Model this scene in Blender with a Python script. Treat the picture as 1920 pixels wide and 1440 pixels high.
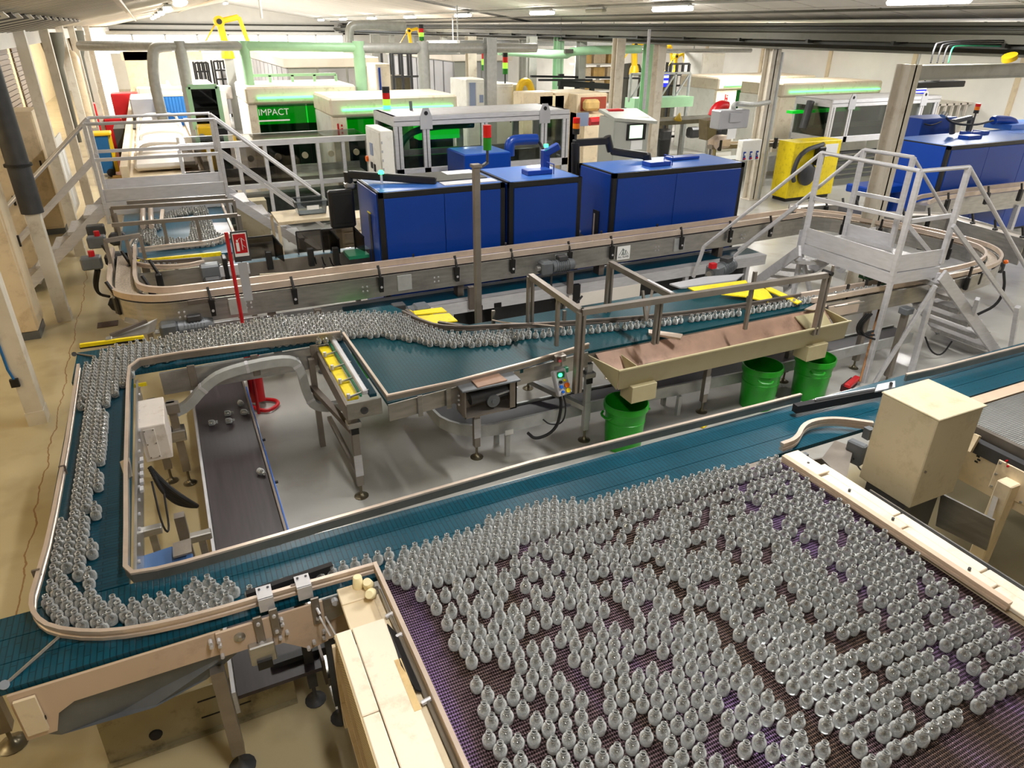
import bpy, bmesh, math, random
from mathutils import Vector, Matrix
import numpy as np

for _o in list(bpy.data.objects):
    bpy.data.objects.remove(_o)
SC = bpy.context.scene
COL = SC.collection

# ------------------------------------------------------------------ camera
H = 3.5
FPX = 1300.0
PITCH, ROLL, YAW = 0.473479, -0.0085684, 0.4484175
_cp, _sp = math.cos(PITCH), math.sin(PITCH)
FWD = Vector((math.sin(YAW) * _cp, math.cos(YAW) * _cp, -_sp))
_rt = Vector((math.cos(YAW), -math.sin(YAW), 0))
_dn = FWD.cross(_rt)
RT = _rt * math.cos(ROLL) + _dn * math.sin(ROLL)
DN = _dn * math.cos(ROLL) - _rt * math.sin(ROLL)
cam_d = bpy.data.cameras.new('camera')
cam = bpy.data.objects.new('camera', cam_d)
COL.objects.link(cam)
cam_d.sensor_width = 36.0
cam_d.lens = FPX / 1920.0 * 36.0
cam_d.clip_start = 0.05
cam_d.clip_end = 300
_m = Matrix((RT, -DN, -FWD)).transposed().to_4x4()
_m.translation = (0, 0, H)
cam.matrix_world = _m
SC.camera = cam

# ------------------------------------------------------------------ world, view
w = bpy.data.worlds.new('world')
SC.world = w
w.use_nodes = True
w.node_tree.nodes['Background'].inputs[0].default_value = (0.92, 0.97, 1.0, 1)
w.node_tree.nodes['Background'].inputs[1].default_value = 5.0
SC.view_settings.view_transform = 'Standard'
SC.view_settings.look = 'None'
SC.view_settings.gamma = 1.0
SC.view_settings.use_curve_mapping = False
SC.view_settings.exposure = 0.0
cy = SC.cycles
cy.max_bounces = 10
cy.diffuse_bounces = 4
cy.glossy_bounces = 4
cy.transmission_bounces = 8
cy.transparent_max_bounces = 24
cy.caustics_reflective = False
cy.caustics_refractive = False
cy.sample_clamp_indirect = 6.0
cy.use_denoising = True

# row of ceiling lamps: (x, y, z, watts, warm)
LAMPS = []
for i in range(-1, 8):
    LAMPS.append((10.0, 7.5 + 5.8 * i, 3.93, 105 if i < 4 else 200, 0))
for i in range(0, 8):
    LAMPS.append((4.5, 3.0 + 6.2 * i, 4.67, (210, 110, 95)[i] if i < 3 else 260, 0))
for i in range(0, 8):
    LAMPS.append((0.6, 1.2 + 5.8 * i, 3.85, (52, 46, 60)[i] if i < 3 else 240, 0))
for i in range(0, 6):
    LAMPS.append((-4.2, 4.0 + 6.0 * i, 3.34, 48, 1))
for i in range(0, 6):
    LAMPS.append((16.5, 4.0 + 6.5 * i, 3.64, 210, 0))


def lamp_light(x, y, z, watts, warm, length=1.2):
    d = bpy.data.lights.new('lamp_light', 'AREA')
    d.shape = 'RECTANGLE'
    d.size, d.size_y = 0.14, length
    d.energy = watts
    d.color = (1.0, 0.87, 0.62) if warm else (1.0, 0.985, 0.955)
    o = bpy.data.objects.new('lamp_light', d)
    o.location = (x, y, z)
    COL.objects.link(o)
    return o


for _l in LAMPS:
    lamp_light(_l[0], _l[1], _l[2] - 0.125, _l[3], _l[4])


# ------------------------------------------------------------------ measuring helpers
def ray(px, py):
    return RT * ((px - 960) / FPX) + DN * ((py - 720) / FPX) + FWD


def P(px, py, z=0.0):
    """point of the place at height z that the photo shows at pixel px,py"""
    d = ray(px, py)
    t = (z - H) / d.z
    return Vector((d.x * t, d.y * t, z))


def PY(px, py, y):
    d = ray(px, py)
    t = y / d.y
    return Vector((d.x * t, y, H + d.z * t))


def PX(px, py, x):
    d = ray(px, py)
    t = x / d.x
    return Vector((x, d.y * t, H + d.z * t))


def HZ(p, px, py):
    """height above floor point p seen at pixel px,py"""
    d = ray(px, py)
    t = (p.x * d.x + p.y * d.y) / (d.x ** 2 + d.y ** 2)
    return H + d.z * t


# ------------------------------------------------------------------ materials
def lin(c):
    return tuple(((v / 255) / 12.92 if v / 255 <= .04045 else ((v / 255 + .055) / 1.055) ** 2.4) for v in c[:3]) + (1,)


M = {}


def mk(name, c, rough=.5, metal=0.0, var=.1, scale=4, bump=0.0, bscale=60, stretch=None, emit=0, spec=.5, coat=0,
       dirt=None, dirt_amt=.5, dirt_scale=3, rvar=.08):
    m = bpy.data.materials.new(name)
    m.use_nodes = True
    nt = m.node_tree
    N, L = nt.nodes, nt.links
    b = N['Principled BSDF']
    col = lin(c)
    b.inputs['Base Color'].default_value = col
    b.inputs['Roughness'].default_value = rough
    b.inputs['Metallic'].default_value = metal
    b.inputs['Specular IOR Level'].default_value = spec
    if coat:
        b.inputs['Coat Weight'].default_value = coat
        b.inputs['Coat Roughness'].default_value = .12
    if emit:
        b.inputs['Emission Color'].default_value = col
        b.inputs['Emission Strength'].default_value = emit
    M[name] = m
    if var or bump or dirt:
        tc = N.new('ShaderNodeTexCoord')
        mp = N.new('ShaderNodeMapping')
        L.new(tc.outputs['Object'], mp.inputs[0])
        if stretch:
            mp.inputs['Scale'].default_value = stretch
    if var:
        n = N.new('ShaderNodeTexNoise')
        n.inputs['Scale'].default_value = scale
        n.inputs['Detail'].default_value = 5
        L.new(mp.outputs[0], n.inputs['Vector'])
        r = N.new('ShaderNodeMapRange')
        r.inputs[1].default_value, r.inputs[2].default_value = .3, .7
        r.inputs[3].default_value, r.inputs[4].default_value = 1 - var, 1 + var
        L.new(n.outputs['Fac'], r.inputs[0])
        h = N.new('ShaderNodeHueSaturation')
        h.inputs['Color'].default_value = col
        L.new(r.outputs[0], h.inputs['Value'])
        out = h.outputs[0]
        if dirt:
            n2 = N.new('ShaderNodeTexNoise')
            n2.inputs['Scale'].default_value = dirt_scale
            n2.inputs['Detail'].default_value = 7
            n2.inputs['Roughness'].default_value = .7
            L.new(tc.outputs['Object'], n2.inputs['Vector'])
            r2 = N.new('ShaderNodeMapRange')
            r2.inputs[1].default_value, r2.inputs[2].default_value = .52, .72
            r2.inputs[3].default_value, r2.inputs[4].default_value = 0, dirt_amt
            L.new(n2.outputs['Fac'], r2.inputs[0])
            mx = N.new('ShaderNodeMixRGB')
            L.new(r2.outputs[0], mx.inputs[0])
            L.new(out, mx.inputs[1])
            mx.inputs[2].default_value = lin(dirt)
            out = mx.outputs[0]
        L.new(out, b.inputs['Base Color'])
        r3 = N.new('ShaderNodeMapRange')
        r3.inputs[3].default_value, r3.inputs[4].default_value = max(.02, rough - rvar), min(1, rough + rvar)
        L.new(n.outputs['Fac'], r3.inputs[0])
        L.new(r3.outputs[0], b.inputs['Roughness'])
    if bump:
        n3 = N.new('ShaderNodeTexNoise')
        n3.inputs['Scale'].default_value = bscale
        L.new(mp.outputs[0], n3.inputs['Vector'])
        bp = N.new('ShaderNodeBump')
        bp.inputs['Strength'].default_value = bump
        bp.inputs['Distance'].default_value = .01
        L.new(n3.outputs['Fac'], bp.inputs['Height'])
        L.new(bp.outputs[0], b.inputs['Normal'])
    return m


mk('steel', (182, 180, 176), .32, .85, .14, 5, stretch=(1, 1, 6), dirt=(96, 90, 82), dirt_amt=.3)
mk('steel_brown', (146, 138, 129), .4, .7, .16, 6, dirt=(82, 72, 62), dirt_amt=.45)
mk('rail', (214, 196, 180), .36, .45, .1, 6, dirt=(130, 100, 80), dirt_amt=.35)
mk('rail_dark', (120, 110, 102), .45, .6, .12, 8)
mk('alum', (206, 205, 208), .5, .45, .08, 8, stretch=(1, 1, 5))
mk('tread', (196, 194, 194), .42, .55, .12, 30, bump=.5, bscale=55)
mk('galv', (182, 184, 182), .42, .35, .1, 12)
mk('cream', (226, 208, 176), .45, 0, .06, 3, dirt=(150, 120, 84), dirt_amt=.45, dirt_scale=5)
mk('cream_white', (240, 226, 204), .42, 0, .05, 3, dirt=(170, 140, 100), dirt_amt=.5, dirt_scale=6)
mk('box_beige', (194, 183, 154), .5, 0, .06, 2.5, dirt=(150, 135, 100), dirt_amt=.5, dirt_scale=9)
mk('trough', (172, 162, 126), .5, 0, .05, 4, dirt=(150, 130, 90), dirt_amt=.3)
mk('trough_in', (160, 128, 108), .55, .1, .2, 5, dirt=(80, 58, 46), dirt_amt=.5, dirt_scale=4)
mk('pinkish', (206, 182, 158), .48, .15, .05, 3, dirt=(140, 115, 92), dirt_amt=.4, dirt_scale=5)
mk('white', (232, 230, 222), .45, 0, .04, 3, dirt=(170, 160, 140), dirt_amt=.35, dirt_scale=4)
mk('white_box', (226, 216, 206), .45, 0, .05, 6, dirt=(150, 120, 80), dirt_amt=.5, dirt_scale=8)
mk('wall_white', (246, 243, 237), .8, 0, .04, 1.5)
mk('wall_cream', (214, 192, 150), .7, 0, .08, 2, dirt=(150, 120, 80), dirt_amt=.4)
mk('column_paint', (212, 204, 188), .5, 0, .08, 4, dirt=(140, 110, 75), dirt_amt=.45, dirt_scale=5)
mk('column_grey', (176, 176, 168), .5, 0, .08, 4, dirt=(120, 110, 90), dirt_amt=.35)
mk('louver', (128, 112, 92), .5, 0, .1, 5)
mk('ceil', (236, 230, 220), .75, 0, .05, 2)
mk('ceil_deck', (222, 214, 198), .55, .2, .12, 2, stretch=(.4, 4, 1))
mk('beam', (84, 82, 70), .55, .2, .12, 3, dirt=(60, 58, 46), dirt_amt=.5)
mk('beam_dark', (44, 44, 38), .5, .3, .2, 5)
mk('blue', (0, 56, 146), .34, 0, .05, 1.5, coat=.05, bump=.05, bscale=140)
mk('blue_lit_top', (60, 110, 190), .3, 0, .08, 2, coat=.25)  # machine tops: reflected overhead light put into a paler blue
mk('blue_light', (40, 130, 215), .4, 0, .05, 3)
mk('black', (20, 19, 20), .42, 0, .15, 8)
mk('rubber', (26, 25, 27), .7, 0, .15, 20)
mk('belt_black', (62, 54, 58), .42, 0, .22, 4, stretch=(9, .6, 1))
mk('belt_dark', (50, 46, 52), .45, 0, .2, 5)
mk('motor', (104, 108, 112), .45, .3, .12, 10)
mk('motor_dark', (66, 66, 68), .5, .2, .15, 10)
mk('yellow', (245, 218, 22), .42, 0, .05, 5, dirt=(150, 120, 20), dirt_amt=.5, dirt_scale=12)
mk('green_bin', (22, 150, 22), .38, 0, .07, 5, dirt=(10, 80, 10), dirt_amt=.4, dirt_scale=6)
mk('green_dark', (16, 90, 40), .4, 0, .1, 6)
mk('green_lit_frame', (172, 218, 176), .45, .05, .06, 4)  # pale frame colour; green light on the pipes is put into it
mk('red', (190, 14, 26), .4, 0, .08, 6)
mk('red_dark', (150, 64, 44), .5, 0, .1, 6)
mk('orange', (236, 110, 20), .4, 0, .05, 6)
mk('wood', (176, 128, 62), .55, 0, .25, 3, stretch=(1, 1, 12))
mk('pallet', (205, 170, 105), .7, 0, .2, 4)
mk('broom_wood', (150, 98, 40), .5, 0, .2, 6)
mk('bristle', (60, 16, 20), .8, 0, .3, 40)
mk('paper', (240, 240, 238), .8, 0, .03, 6)
mk('text_black', (28, 30, 32), .7, 0, 0)
mk('text_red', (200, 20, 30), .6, 0, 0)
mk('logo_grey', (70, 90, 84), .6, 0, 0)
mk('blue_pan', (70, 108, 160), .4, .1, .08, 3)
mk('blue_strip', (16, 92, 190), .4, 0, .08, 3)
mk('teal_green', (24, 120, 84), .4, 0, .08, 6)
mk('pcb', (22, 84, 44), .4, 0, .2, 30)
mk('robot_yellow', (232, 190, 24), .4, 0, .06, 5)
mk('bin_blue', (24, 96, 150), .5, 0, .06, 5)
mk('grey_panel', (176, 176, 180), .5, .1, .06, 3)
mk('shed_wall', (176, 178, 170), .5, .15, .06, 2)
mk('shed_top', (236, 226, 212), .6, 0, .05, 2)
mk('cover_white', (232, 224, 214), .5, 0, .05, 3)
mk('mat_dark', (72, 70, 62), .7, 0, .1, 6)
mk('worn_paint', (206, 178, 126), .55, 0, .15, 8, dirt=(160, 120, 70), dirt_amt=.6, dirt_scale=9)
mk('oldsteel', (160, 150, 120), .5, .5, .12, 4, dirt=(60, 48, 32), dirt_amt=.75, dirt_scale=5)
mk('knob_cream', (240, 226, 180), .5, 0, .05, 10)
mk('bronze', (120, 112, 92), .35, .8, .15, 8)
mk('lamp_on', (255, 250, 242), .5, 0, 0, emit=28)
mk('lamp_warm', (255, 228, 180), .5, 0, 0, emit=14)
mk('lamp_off', (190, 188, 170), .5, 0, 0)
mk('led_green', (112, 255, 150), .5, 0, 0, emit=2.4)
mk('led_dot', (60, 255, 140), .5, 0, 0, emit=4)
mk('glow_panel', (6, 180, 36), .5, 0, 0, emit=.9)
mk('lamp_red', (210, 12, 10), .3, 0, 0)
mk('lamp_amber', (235, 120, 10), .3, 0, 0)
mk('lamp_green', (20, 130, 20), .3, 0, 0)
mk('lamp_lime', (150, 240, 60), .3, 0, 0, emit=1.2)
mk('screen_blue', (20, 30, 200), .4, 0, 0, emit=1.0)
mk('screen_white', (220, 230, 245), .4, 0, 0, emit=2.0)
mk('screen_green', (200, 235, 200), .4, 0, 0, emit=1.2)
mk('screen_grey', (120, 130, 150), .3, 0, 0, emit=.3)
mk('interior_dark', (44, 50, 44), .5, .2, .5, 7)
mk('grating', (86, 58, 34), .7, .3, .4, 40)
mk('chain', (205, 190, 172), .4, .4, .3, 50)


def belt_mat(name, c, rows_along, bw=.14, rh=.026, rough=.36, contrast=.72, spec=.35):
    """modular plastic chain belt: fine staggered links in relief"""
    m = mk(name, c, rough, 0, .16, 2.5, rvar=.1, spec=spec)
    N, L = m.node_tree.nodes, m.node_tree.links
    b = N['Principled BSDF']
    tc = N.new('ShaderNodeTexCoord')
    mp = N.new('ShaderNodeMapping')
    if rows_along == 'X':
        mp.inputs['Rotation'].default_value = (0, 0, math.pi / 2)
    L.new(tc.outputs['Object'], mp.inputs[0])
    br = N.new('ShaderNodeTexBrick')
    br.inputs['Scale'].default_value = 1
    br.inputs['Brick Width'].default_value = bw
    br.inputs['Row Height'].default_value = rh
    br.inputs['Mortar Size'].default_value = .0032
    br.inputs['Mortar Smooth'].default_value = .3
    br.inputs['Color1'].default_value = (1, 1, 1, 1)
    br.inputs['Color2'].default_value = (.86, .86, .86, 1)
    br.inputs['Mortar'].default_value = (contrast * .6,) * 3 + (1,)
    L.new(mp.outputs[0], br.inputs['Vector'])
    old = b.inputs['Base Color'].links[0].from_socket
    mx = N.new('ShaderNodeMixRGB')
    mx.blend_type = 'MULTIPLY'
    mx.inputs[0].default_value = 1
    L.new(old, mx.inputs[1])
    L.new(br.outputs['Color'], mx.inputs[2])
    L.new(mx.outputs[0], b.inputs['Base Color'])
    bp = N.new('ShaderNodeBump')
    bp.inputs['Strength'].default_value = .25
    bp.inputs['Distance'].default_value = .003
    L.new(br.outputs['Color'], bp.inputs['Height'])
    L.new(bp.outputs[0], b.inputs['Normal'])
    return m


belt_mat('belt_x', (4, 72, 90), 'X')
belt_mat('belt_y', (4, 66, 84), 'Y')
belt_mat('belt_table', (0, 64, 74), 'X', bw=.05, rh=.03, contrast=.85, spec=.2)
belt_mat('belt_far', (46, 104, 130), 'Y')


def mesh_belt_mat(name, grey=False):
    m = bpy.data.materials.new(name)
    m.use_nodes = True
    N, L = m.node_tree.nodes, m.node_tree.links
    b = N['Principled BSDF']
    tc = N.new('ShaderNodeTexCoord')
    sep = N.new('ShaderNodeSeparateXYZ')
    L.new(tc.outputs['Object'], sep.inputs[0])

    def math_(op, a, v=None, v2=None):
        n = N.new('ShaderNodeMath')
        n.operation = op
        for i, q in enumerate((a, v, v2)):
            if q is None:
                continue
            if isinstance(q, (int, float)):
                n.inputs[i].default_value = q
            else:
                L.new(q, n.inputs[i])
        return n.outputs[0]
    # spiral wires: slanting strokes between cross rods
    rod = math_('MULTIPLY', sep.outputs['Y'], 2 * math.pi / .0165)
    tri = math_('ABSOLUTE', math_('SINE', math_('MULTIPLY', rod, .5)))
    sh = math_('MULTIPLY', tri, 1.6)
    wire = math_('SINE', math_('ADD', math_('MULTIPLY', sep.outputs['X'], 2 * math.pi / .0105), sh))
    rodm = math_('SINE', rod)
    hgt = math_('ADD', math_('MULTIPLY', wire, .55), math_('MULTIPLY', rodm, .6))
    fac = N.new('ShaderNodeMapRange')
    fac.inputs[1].default_value, fac.inputs[2].default_value = -.5, .9
    L.new(hgt, fac.inputs[0])
    # heat tint: violet bands running along the belt
    mp = N.new('ShaderNodeMapping')
    mp.inputs['Scale'].default_value = (2.6, .35, 1)
    L.new(tc.outputs['Object'], mp.inputs[0])
    n = N.new('ShaderNodeTexNoise')
    n.inputs['Scale'].default_value = 1.5
    n.inputs['Detail'].default_value = 4
    L.new(mp.outputs[0], n.inputs['Vector'])
    cr = N.new('ShaderNodeValToRGB')
    e = cr.color_ramp.elements
    if grey:
        e[0].color, e[1].color = lin((130, 130, 128)), lin((190, 190, 186))
    else:
        e[0].position, e[0].color = .36, lin((112, 90, 78))
        e[1].position, e[1].color = .62, lin((152, 122, 172))
        x = cr.color_ramp.elements.new(.5)
        x.color = lin((138, 112, 126))
    L.new(n.outputs['Fac'], cr.inputs[0])
    mx = N.new('ShaderNodeMixRGB')
    mx.inputs[1].default_value = lin((60, 60, 58) if grey else (26, 18, 16))
    L.new(fac.outputs[0], mx.inputs[0])
    L.new(cr.outputs[0], mx.inputs[2])
    L.new(mx.outputs[0], b.inputs['Base Color'])
    b.inputs['Metallic'].default_value = .75
    b.inputs['Roughness'].default_value = .38
    bp = N.new('ShaderNodeBump')
    bp.inputs['Strength'].default_value = .7
    bp.inputs['Distance'].default_value = .004
    L.new(hgt, bp.inputs['Height'])
    L.new(bp.outputs[0], b.inputs['Normal'])
    M[name] = m


mesh_belt_mat('mesh_belt')
mesh_belt_mat('mesh_belt_grey', True)


def perforated_mat():
    m = mk('perforated', (214, 196, 156), .5, .1, .06, 4)
    N, L = m.node_tree.nodes, m.node_tree.links
    b = N['Principled BSDF']
    tc = N.new('ShaderNodeTexCoord')
    v = N.new('ShaderNodeTexVoronoi')
    v.inputs['Scale'].default_value = 62
    v.inputs['Randomness'].default_value = 0
    L.new(tc.outputs['Object'], v.inputs['Vector'])
    r = N.new('ShaderNodeMapRange')
    r.inputs[1].default_value, r.inputs[2].default_value = .3, .38
    L.new(v.outputs['Distance'], r.inputs[0])
    mx = N.new('ShaderNodeMixRGB')
    mx.inputs[1].default_value = lin((52, 46, 34))
    L.new(r.outputs[0], mx.inputs[0])
    L.new(b.inputs['Base Color'].links[0].from_socket, mx.inputs[2])
    L.new(mx.outputs[0], b.inputs['Base Color'])


perforated_mat()


def glass_mat(name, tint=(1, 1, 1), opac=.0, refl=1.0, refr=.0, ior=1.5, rim=(.85, .9, .88), rimblend=.5, rimpow=1.0):
    """clear sheet or bottle glass: straight-through light, fresnel reflection, some refraction"""
    m = bpy.data.materials.new(name)
    m.use_nodes = True
    N, L = m.node_tree.nodes, m.node_tree.links
    N.remove(N['Principled BSDF'])
    out = N['Material Output']
    tr = N.new('ShaderNodeBsdfTransparent')
    tr.inputs[0].default_value = tuple(tint) + (1,)
    gl = N.new('ShaderNodeBsdfGlossy')
    gl.inputs['Roughness'].default_value = .03
    cur = tr.outputs[0]
    if refr:
        g = N.new('ShaderNodeBsdfGlass')
        g.inputs['IOR'].default_value = ior
        g.inputs['Roughness'].default_value = .0
        g.inputs['Color'].default_value = tuple(tint) + (1,)
        mx = N.new('ShaderNodeMixShader')
        mx.inputs[0].default_value = refr
        L.new(cur, mx.inputs[1])
        L.new(g.outputs[0], mx.inputs[2])
        cur = mx.outputs[0]
    if opac:
        d = N.new('ShaderNodeBsdfDiffuse')  # white rim colour stands in for light bent toward the glass edges
        d.inputs[0].default_value = tuple(rim) + (1,)
        gm = N.new('ShaderNodeNewGeometry')
        va = N.new('ShaderNodeVectorMath')
        va.operation = 'MULTIPLY_ADD'
        L.new(gm.outputs['Normal'], va.inputs[0])
        va.inputs[1].default_value = (.55, .55, .55)
        va.inputs[2].default_value = (0, 0, .9)  # normal tipped up, as if light from above reached the sides
        vn = N.new('ShaderNodeVectorMath')
        vn.operation = 'NORMALIZE'
        L.new(va.outputs[0], vn.inputs[0])
        L.new(vn.outputs[0], d.inputs['Normal'])
        lw = N.new('ShaderNodeLayerWeight')
        lw.inputs['Blend'].default_value = rimblend
        mu = N.new('ShaderNodeMath')
        mu.operation = 'MULTIPLY'
        pw = N.new('ShaderNodeMath')
        pw.operation = 'POWER'
        L.new(lw.outputs['Facing'], pw.inputs[0])
        pw.inputs[1].default_value = rimpow
        L.new(pw.outputs[0], mu.inputs[0])
        mu.inputs[1].default_value = opac
        mx = N.new('ShaderNodeMixShader')
        L.new(mu.outputs[0], mx.inputs[0])
        L.new(cur, mx.inputs[1])
        L.new(d.outputs[0], mx.inputs[2])
        cur = mx.outputs[0]
    fr = N.new('ShaderNodeFresnel')
    fr.inputs['IOR'].default_value = ior
    mu = N.new('ShaderNodeMath')
    mu.operation = 'MULTIPLY'
    L.new(fr.outputs[0], mu.inputs[0])
    mu.inputs[1].default_value = refl
    mx = N.new('ShaderNodeMixShader')
    L.new(mu.outputs[0], mx.inputs[0])
    L.new(cur, mx.inputs[1])
    L.new(gl.outputs[0], mx.inputs[2])
    L.new(mx.outputs[0], out.inputs[0])
    M[name] = m


glass_mat('bottle_glass', (.97, .985, .98), opac=.88, refl=2.6, refr=.2, rim=(.97, .99, .965), rimblend=.5, rimpow=.85)
glass_mat('pane', (.90, .93, .91), refl=.9)
glass_mat('pane_green', (.20, .62, .34), refl=.8)
glass_mat('pane_dark', (.10, .13, .11), refl=.8)
glass_mat('pane_smoke', (.42, .40, .38), refl=.9)
glass_mat('crate_clear', (.75, .78, .80), opac=.5, refl=1.0)
glass_mat('window_pane', (.95, .97, 1), refl=.6)


def floor_mat():
    m = mk('floor', (180, 178, 172), .22, 0, .07, .9, rvar=.07)
    N, L = m.node_tree.nodes, m.node_tree.links
    b = N['Principled BSDF']
    tc = N.new('ShaderNodeTexCoord')
    sep = N.new('ShaderNodeSeparateXYZ')
    L.new(tc.outputs['Object'], sep.inputs[0])
    n = N.new('ShaderNodeTexNoise')
    n.inputs['Scale'].default_value = 2.2
    n.inputs['Detail'].default_value = 8
    L.new(tc.outputs['Object'], n.inputs['Vector'])

    def mr(src, a, bb, c=0, d=1):
        r = N.new('ShaderNodeMapRange')
        r.inputs[1].default_value, r.inputs[2].default_value = a, bb
        r.inputs[3].default_value, r.inputs[4].default_value = c, d
        L.new(src, r.inputs[0])
        return r.outputs[0]

    def mt(op, a, bb):
        k = N.new('ShaderNodeMath')
        k.operation = op
        for i, q in enumerate((a, bb)):
            if isinstance(q, (int, float)):
                k.inputs[i].default_value = q
            else:
                L.new(q, k.inputs[i])
        return k.outputs[0]
    # beige along the left aisle and under the near conveyors, grey elsewhere
    fx = mr(sep.outputs['X'], -.15, .05, 1, 0)
    fy = mr(sep.outputs['Y'], 3.3, 3.6, 1, 0)
    fac = mt('MAXIMUM', fx, fy)
    mx = N.new('ShaderNodeMixRGB')
    L.new(fac, mx.inputs[0])
    L.new(b.inputs['Base Color'].links[0].from_socket, mx.inputs[1])
    mx.inputs[2].default_value = lin((186, 172, 136))
    # stains
    st = mr(n.outputs['Fac'], .52, .75, 0, .32)
    m2 = N.new('ShaderNodeMixRGB')
    m2.blend_type = 'MULTIPLY'
    L.new(st, m2.inputs[0])
    L.new(mx.outputs[0], m2.inputs[1])
    m2.inputs[2].default_value = lin((170, 150, 120))
    # cracked joint along the aisle
    wob = mt('ADD', sep.outputs['X'], mr(n.outputs['Fac'], .3, .7, -.035, .035))
    ck = mt('LESS_THAN', mt('ABSOLUTE', mt('ADD', wob, 1.50), 0), .006)
    m3 = N.new('ShaderNodeMixRGB')
    L.new(ck, m3.inputs[0])
    L.new(m2.outputs[0], m3.inputs[1])
    m3.inputs[2].default_value = lin((146, 116, 80))
    L.new(m3.outputs[0], b.inputs['Base Color'])


floor_mat()


# ------------------------------------------------------------------ geometry helpers
class MB:
    def __init__(s):
        s.v, s.f = [], []

    def add(s, vs, fs):
        n = len(s.v)
        s.v += [tuple(q) for q in vs]
        s.f += [tuple(i + n for i in q) for q in fs]
        return s

    def box(s, a, b, bv=0.0):
        x0, x1 = sorted((a[0], b[0])); y0, y1 = sorted((a[1], b[1])); z0, z1 = sorted((a[2], b[2]))
        return s.obox(((x0 + x1) / 2, (y0 + y1) / 2, (z0 + z1) / 2), (x1 - x0, y1 - y0, z1 - z0), bv=bv)

    def obox(s, c, size, rz=0.0, bv=0.0, mat=None):
        hx, hy, hz = [q / 2 for q in size]
        R = mat or Matrix.Rotation(rz, 3, 'Z')
        c = Vector(c)
        if bv <= 0 or bv > min(hx, hy, hz):
            vs = [c + R @ Vector((sx * hx, sy * hy, sz * hz)) for sz in (-1, 1) for sy in (-1, 1) for sx in (-1, 1)]
            return s.add(vs, [(0, 2, 3, 1), (4, 5, 7, 6), (0, 1, 5, 4), (2, 6, 7, 3), (0, 4, 6, 2), (1, 3, 7, 5)])
        # chamfered box: three inset copies of each face
        vs, idx = [], {}
        for ax in range(3):
            for sx in (-1, 1):
                for sy in (-1, 1):
                    for sz in (-1, 1):
                        q = [sx * hx, sy * hy, sz * hz]
                        sg = [sx, sy, sz]
                        for k in range(3):
                            if k != ax:
                                q[k] -= sg[k] * bv
                        idx[(ax, sx, sy, sz)] = len(vs)
                        vs.append(c + R @ Vector(q))
        fs = []

        def fc(keys):
            fs.append(tuple(idx[k] for k in keys))
        for sg in (-1, 1):
            o = [(-1, -1), (1, -1), (1, 1), (-1, 1)]
            if sg < 0:
                o = o[::-1]
            fc([(0, sg, a, b_) for a, b_ in o])
            fc([(1, b_, sg, a) for a, b_ in o])
            fc([(2, a, b_, sg) for a, b_ in o])
        for s1 in (-1, 1):
            for s2 in (-1, 1):
                e = [(0, s1, s2, -1), (0, s1, s2, 1), (1, s1, s2, 1), (1, s1, s2, -1)]
                fc(e if s1 * s2 < 0 else e[::-1])
                e = [(1, -1, s1, s2), (1, 1, s1, s2), (2, 1, s1, s2), (2, -1, s1, s2)]
                fc(e if s1 * s2 < 0 else e[::-1])
                e = [(2, s1, -1, s2), (2, s1, 1, s2), (0, s1, 1, s2), (0, s1, -1, s2)]
                fc(e if s1 * s2 < 0 else e[::-1])
        for sx in (-1, 1):
            for sy in (-1, 1):
                for sz in (-1, 1):
                    t = [(0, sx, sy, sz), (1, sx, sy, sz), (2, sx, sy, sz)]
                    fc(t if sx * sy * sz > 0 else t[::-1])
        return s.add(vs, fs)

    def bar(s, p, q, w_=.05, h=None, bv=0.0, up=(0, 0, 1)):
        p, q = Vector(p), Vector(q)
        h = h or w_
        d = q - p
        L_ = d.length
        if L_ < 1e-6:
            return s
        z = d / L_
        u = Vector(up)
        if abs(z.dot(u)) > .98:
            u = Vector((0, 1, 0))
        x = u.cross(z).normalized()
        y = z.cross(x)
        R = Matrix((x, y, z)).transposed()
        return s.obox((p + q) / 2, (w_, h, L_), bv=bv, mat=R)

    def tube(s, pts, r, n=8, closed=False, cap=True, ph=0.0):
        pts = [Vector(q) for q in pts]
        m = len(pts)
        if m < 2:
            return s
        rs = r if isinstance(r, (list, tuple)) else [r] * m
        tans = []
        for i in range(m):
            a = pts[(i - 1) % m] if (closed or i > 0) else pts[i]
            b_ = pts[(i + 1) % m] if (closed or i < m - 1) else pts[i]
            tans.append((b_ - a).normalized())
        u = Vector((0, 0, 1)) if abs(tans[0].z) < .9 else Vector((1, 0, 0))
        nrm = (u - tans[0] * u.dot(tans[0])).normalized()
        vs = []
        for i in range(m):
            nrm = (nrm - tans[i] * nrm.dot(tans[i]))
            if nrm.length < 1e-6:
                nrm = tans[i].orthogonal()
            nrm.normalize()
            bn = tans[i].cross(nrm)
            for k in range(n):
                a = 2 * math.pi * k / n + ph
                vs.append(pts[i] + (nrm * math.cos(a) + bn * math.sin(a)) * rs[i])
        fs = []
        for i in range(m if closed else m - 1):
            j = (i + 1) % m
            for k in range(n):
                k2 = (k + 1) % n
                fs.append((i * n + k, i * n + k2, j * n + k2, j * n + k))
        if cap and not closed:
            fs.append(tuple(range(n))[::-1])
            fs.append(tuple((m - 1) * n + k for k in range(n)))
        return s.add(vs, fs)

    def cyl(s, p, q, r, n=16, r2=None):
        return s.tube([p, q], [r, r if r2 is None else r2], n)

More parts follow.
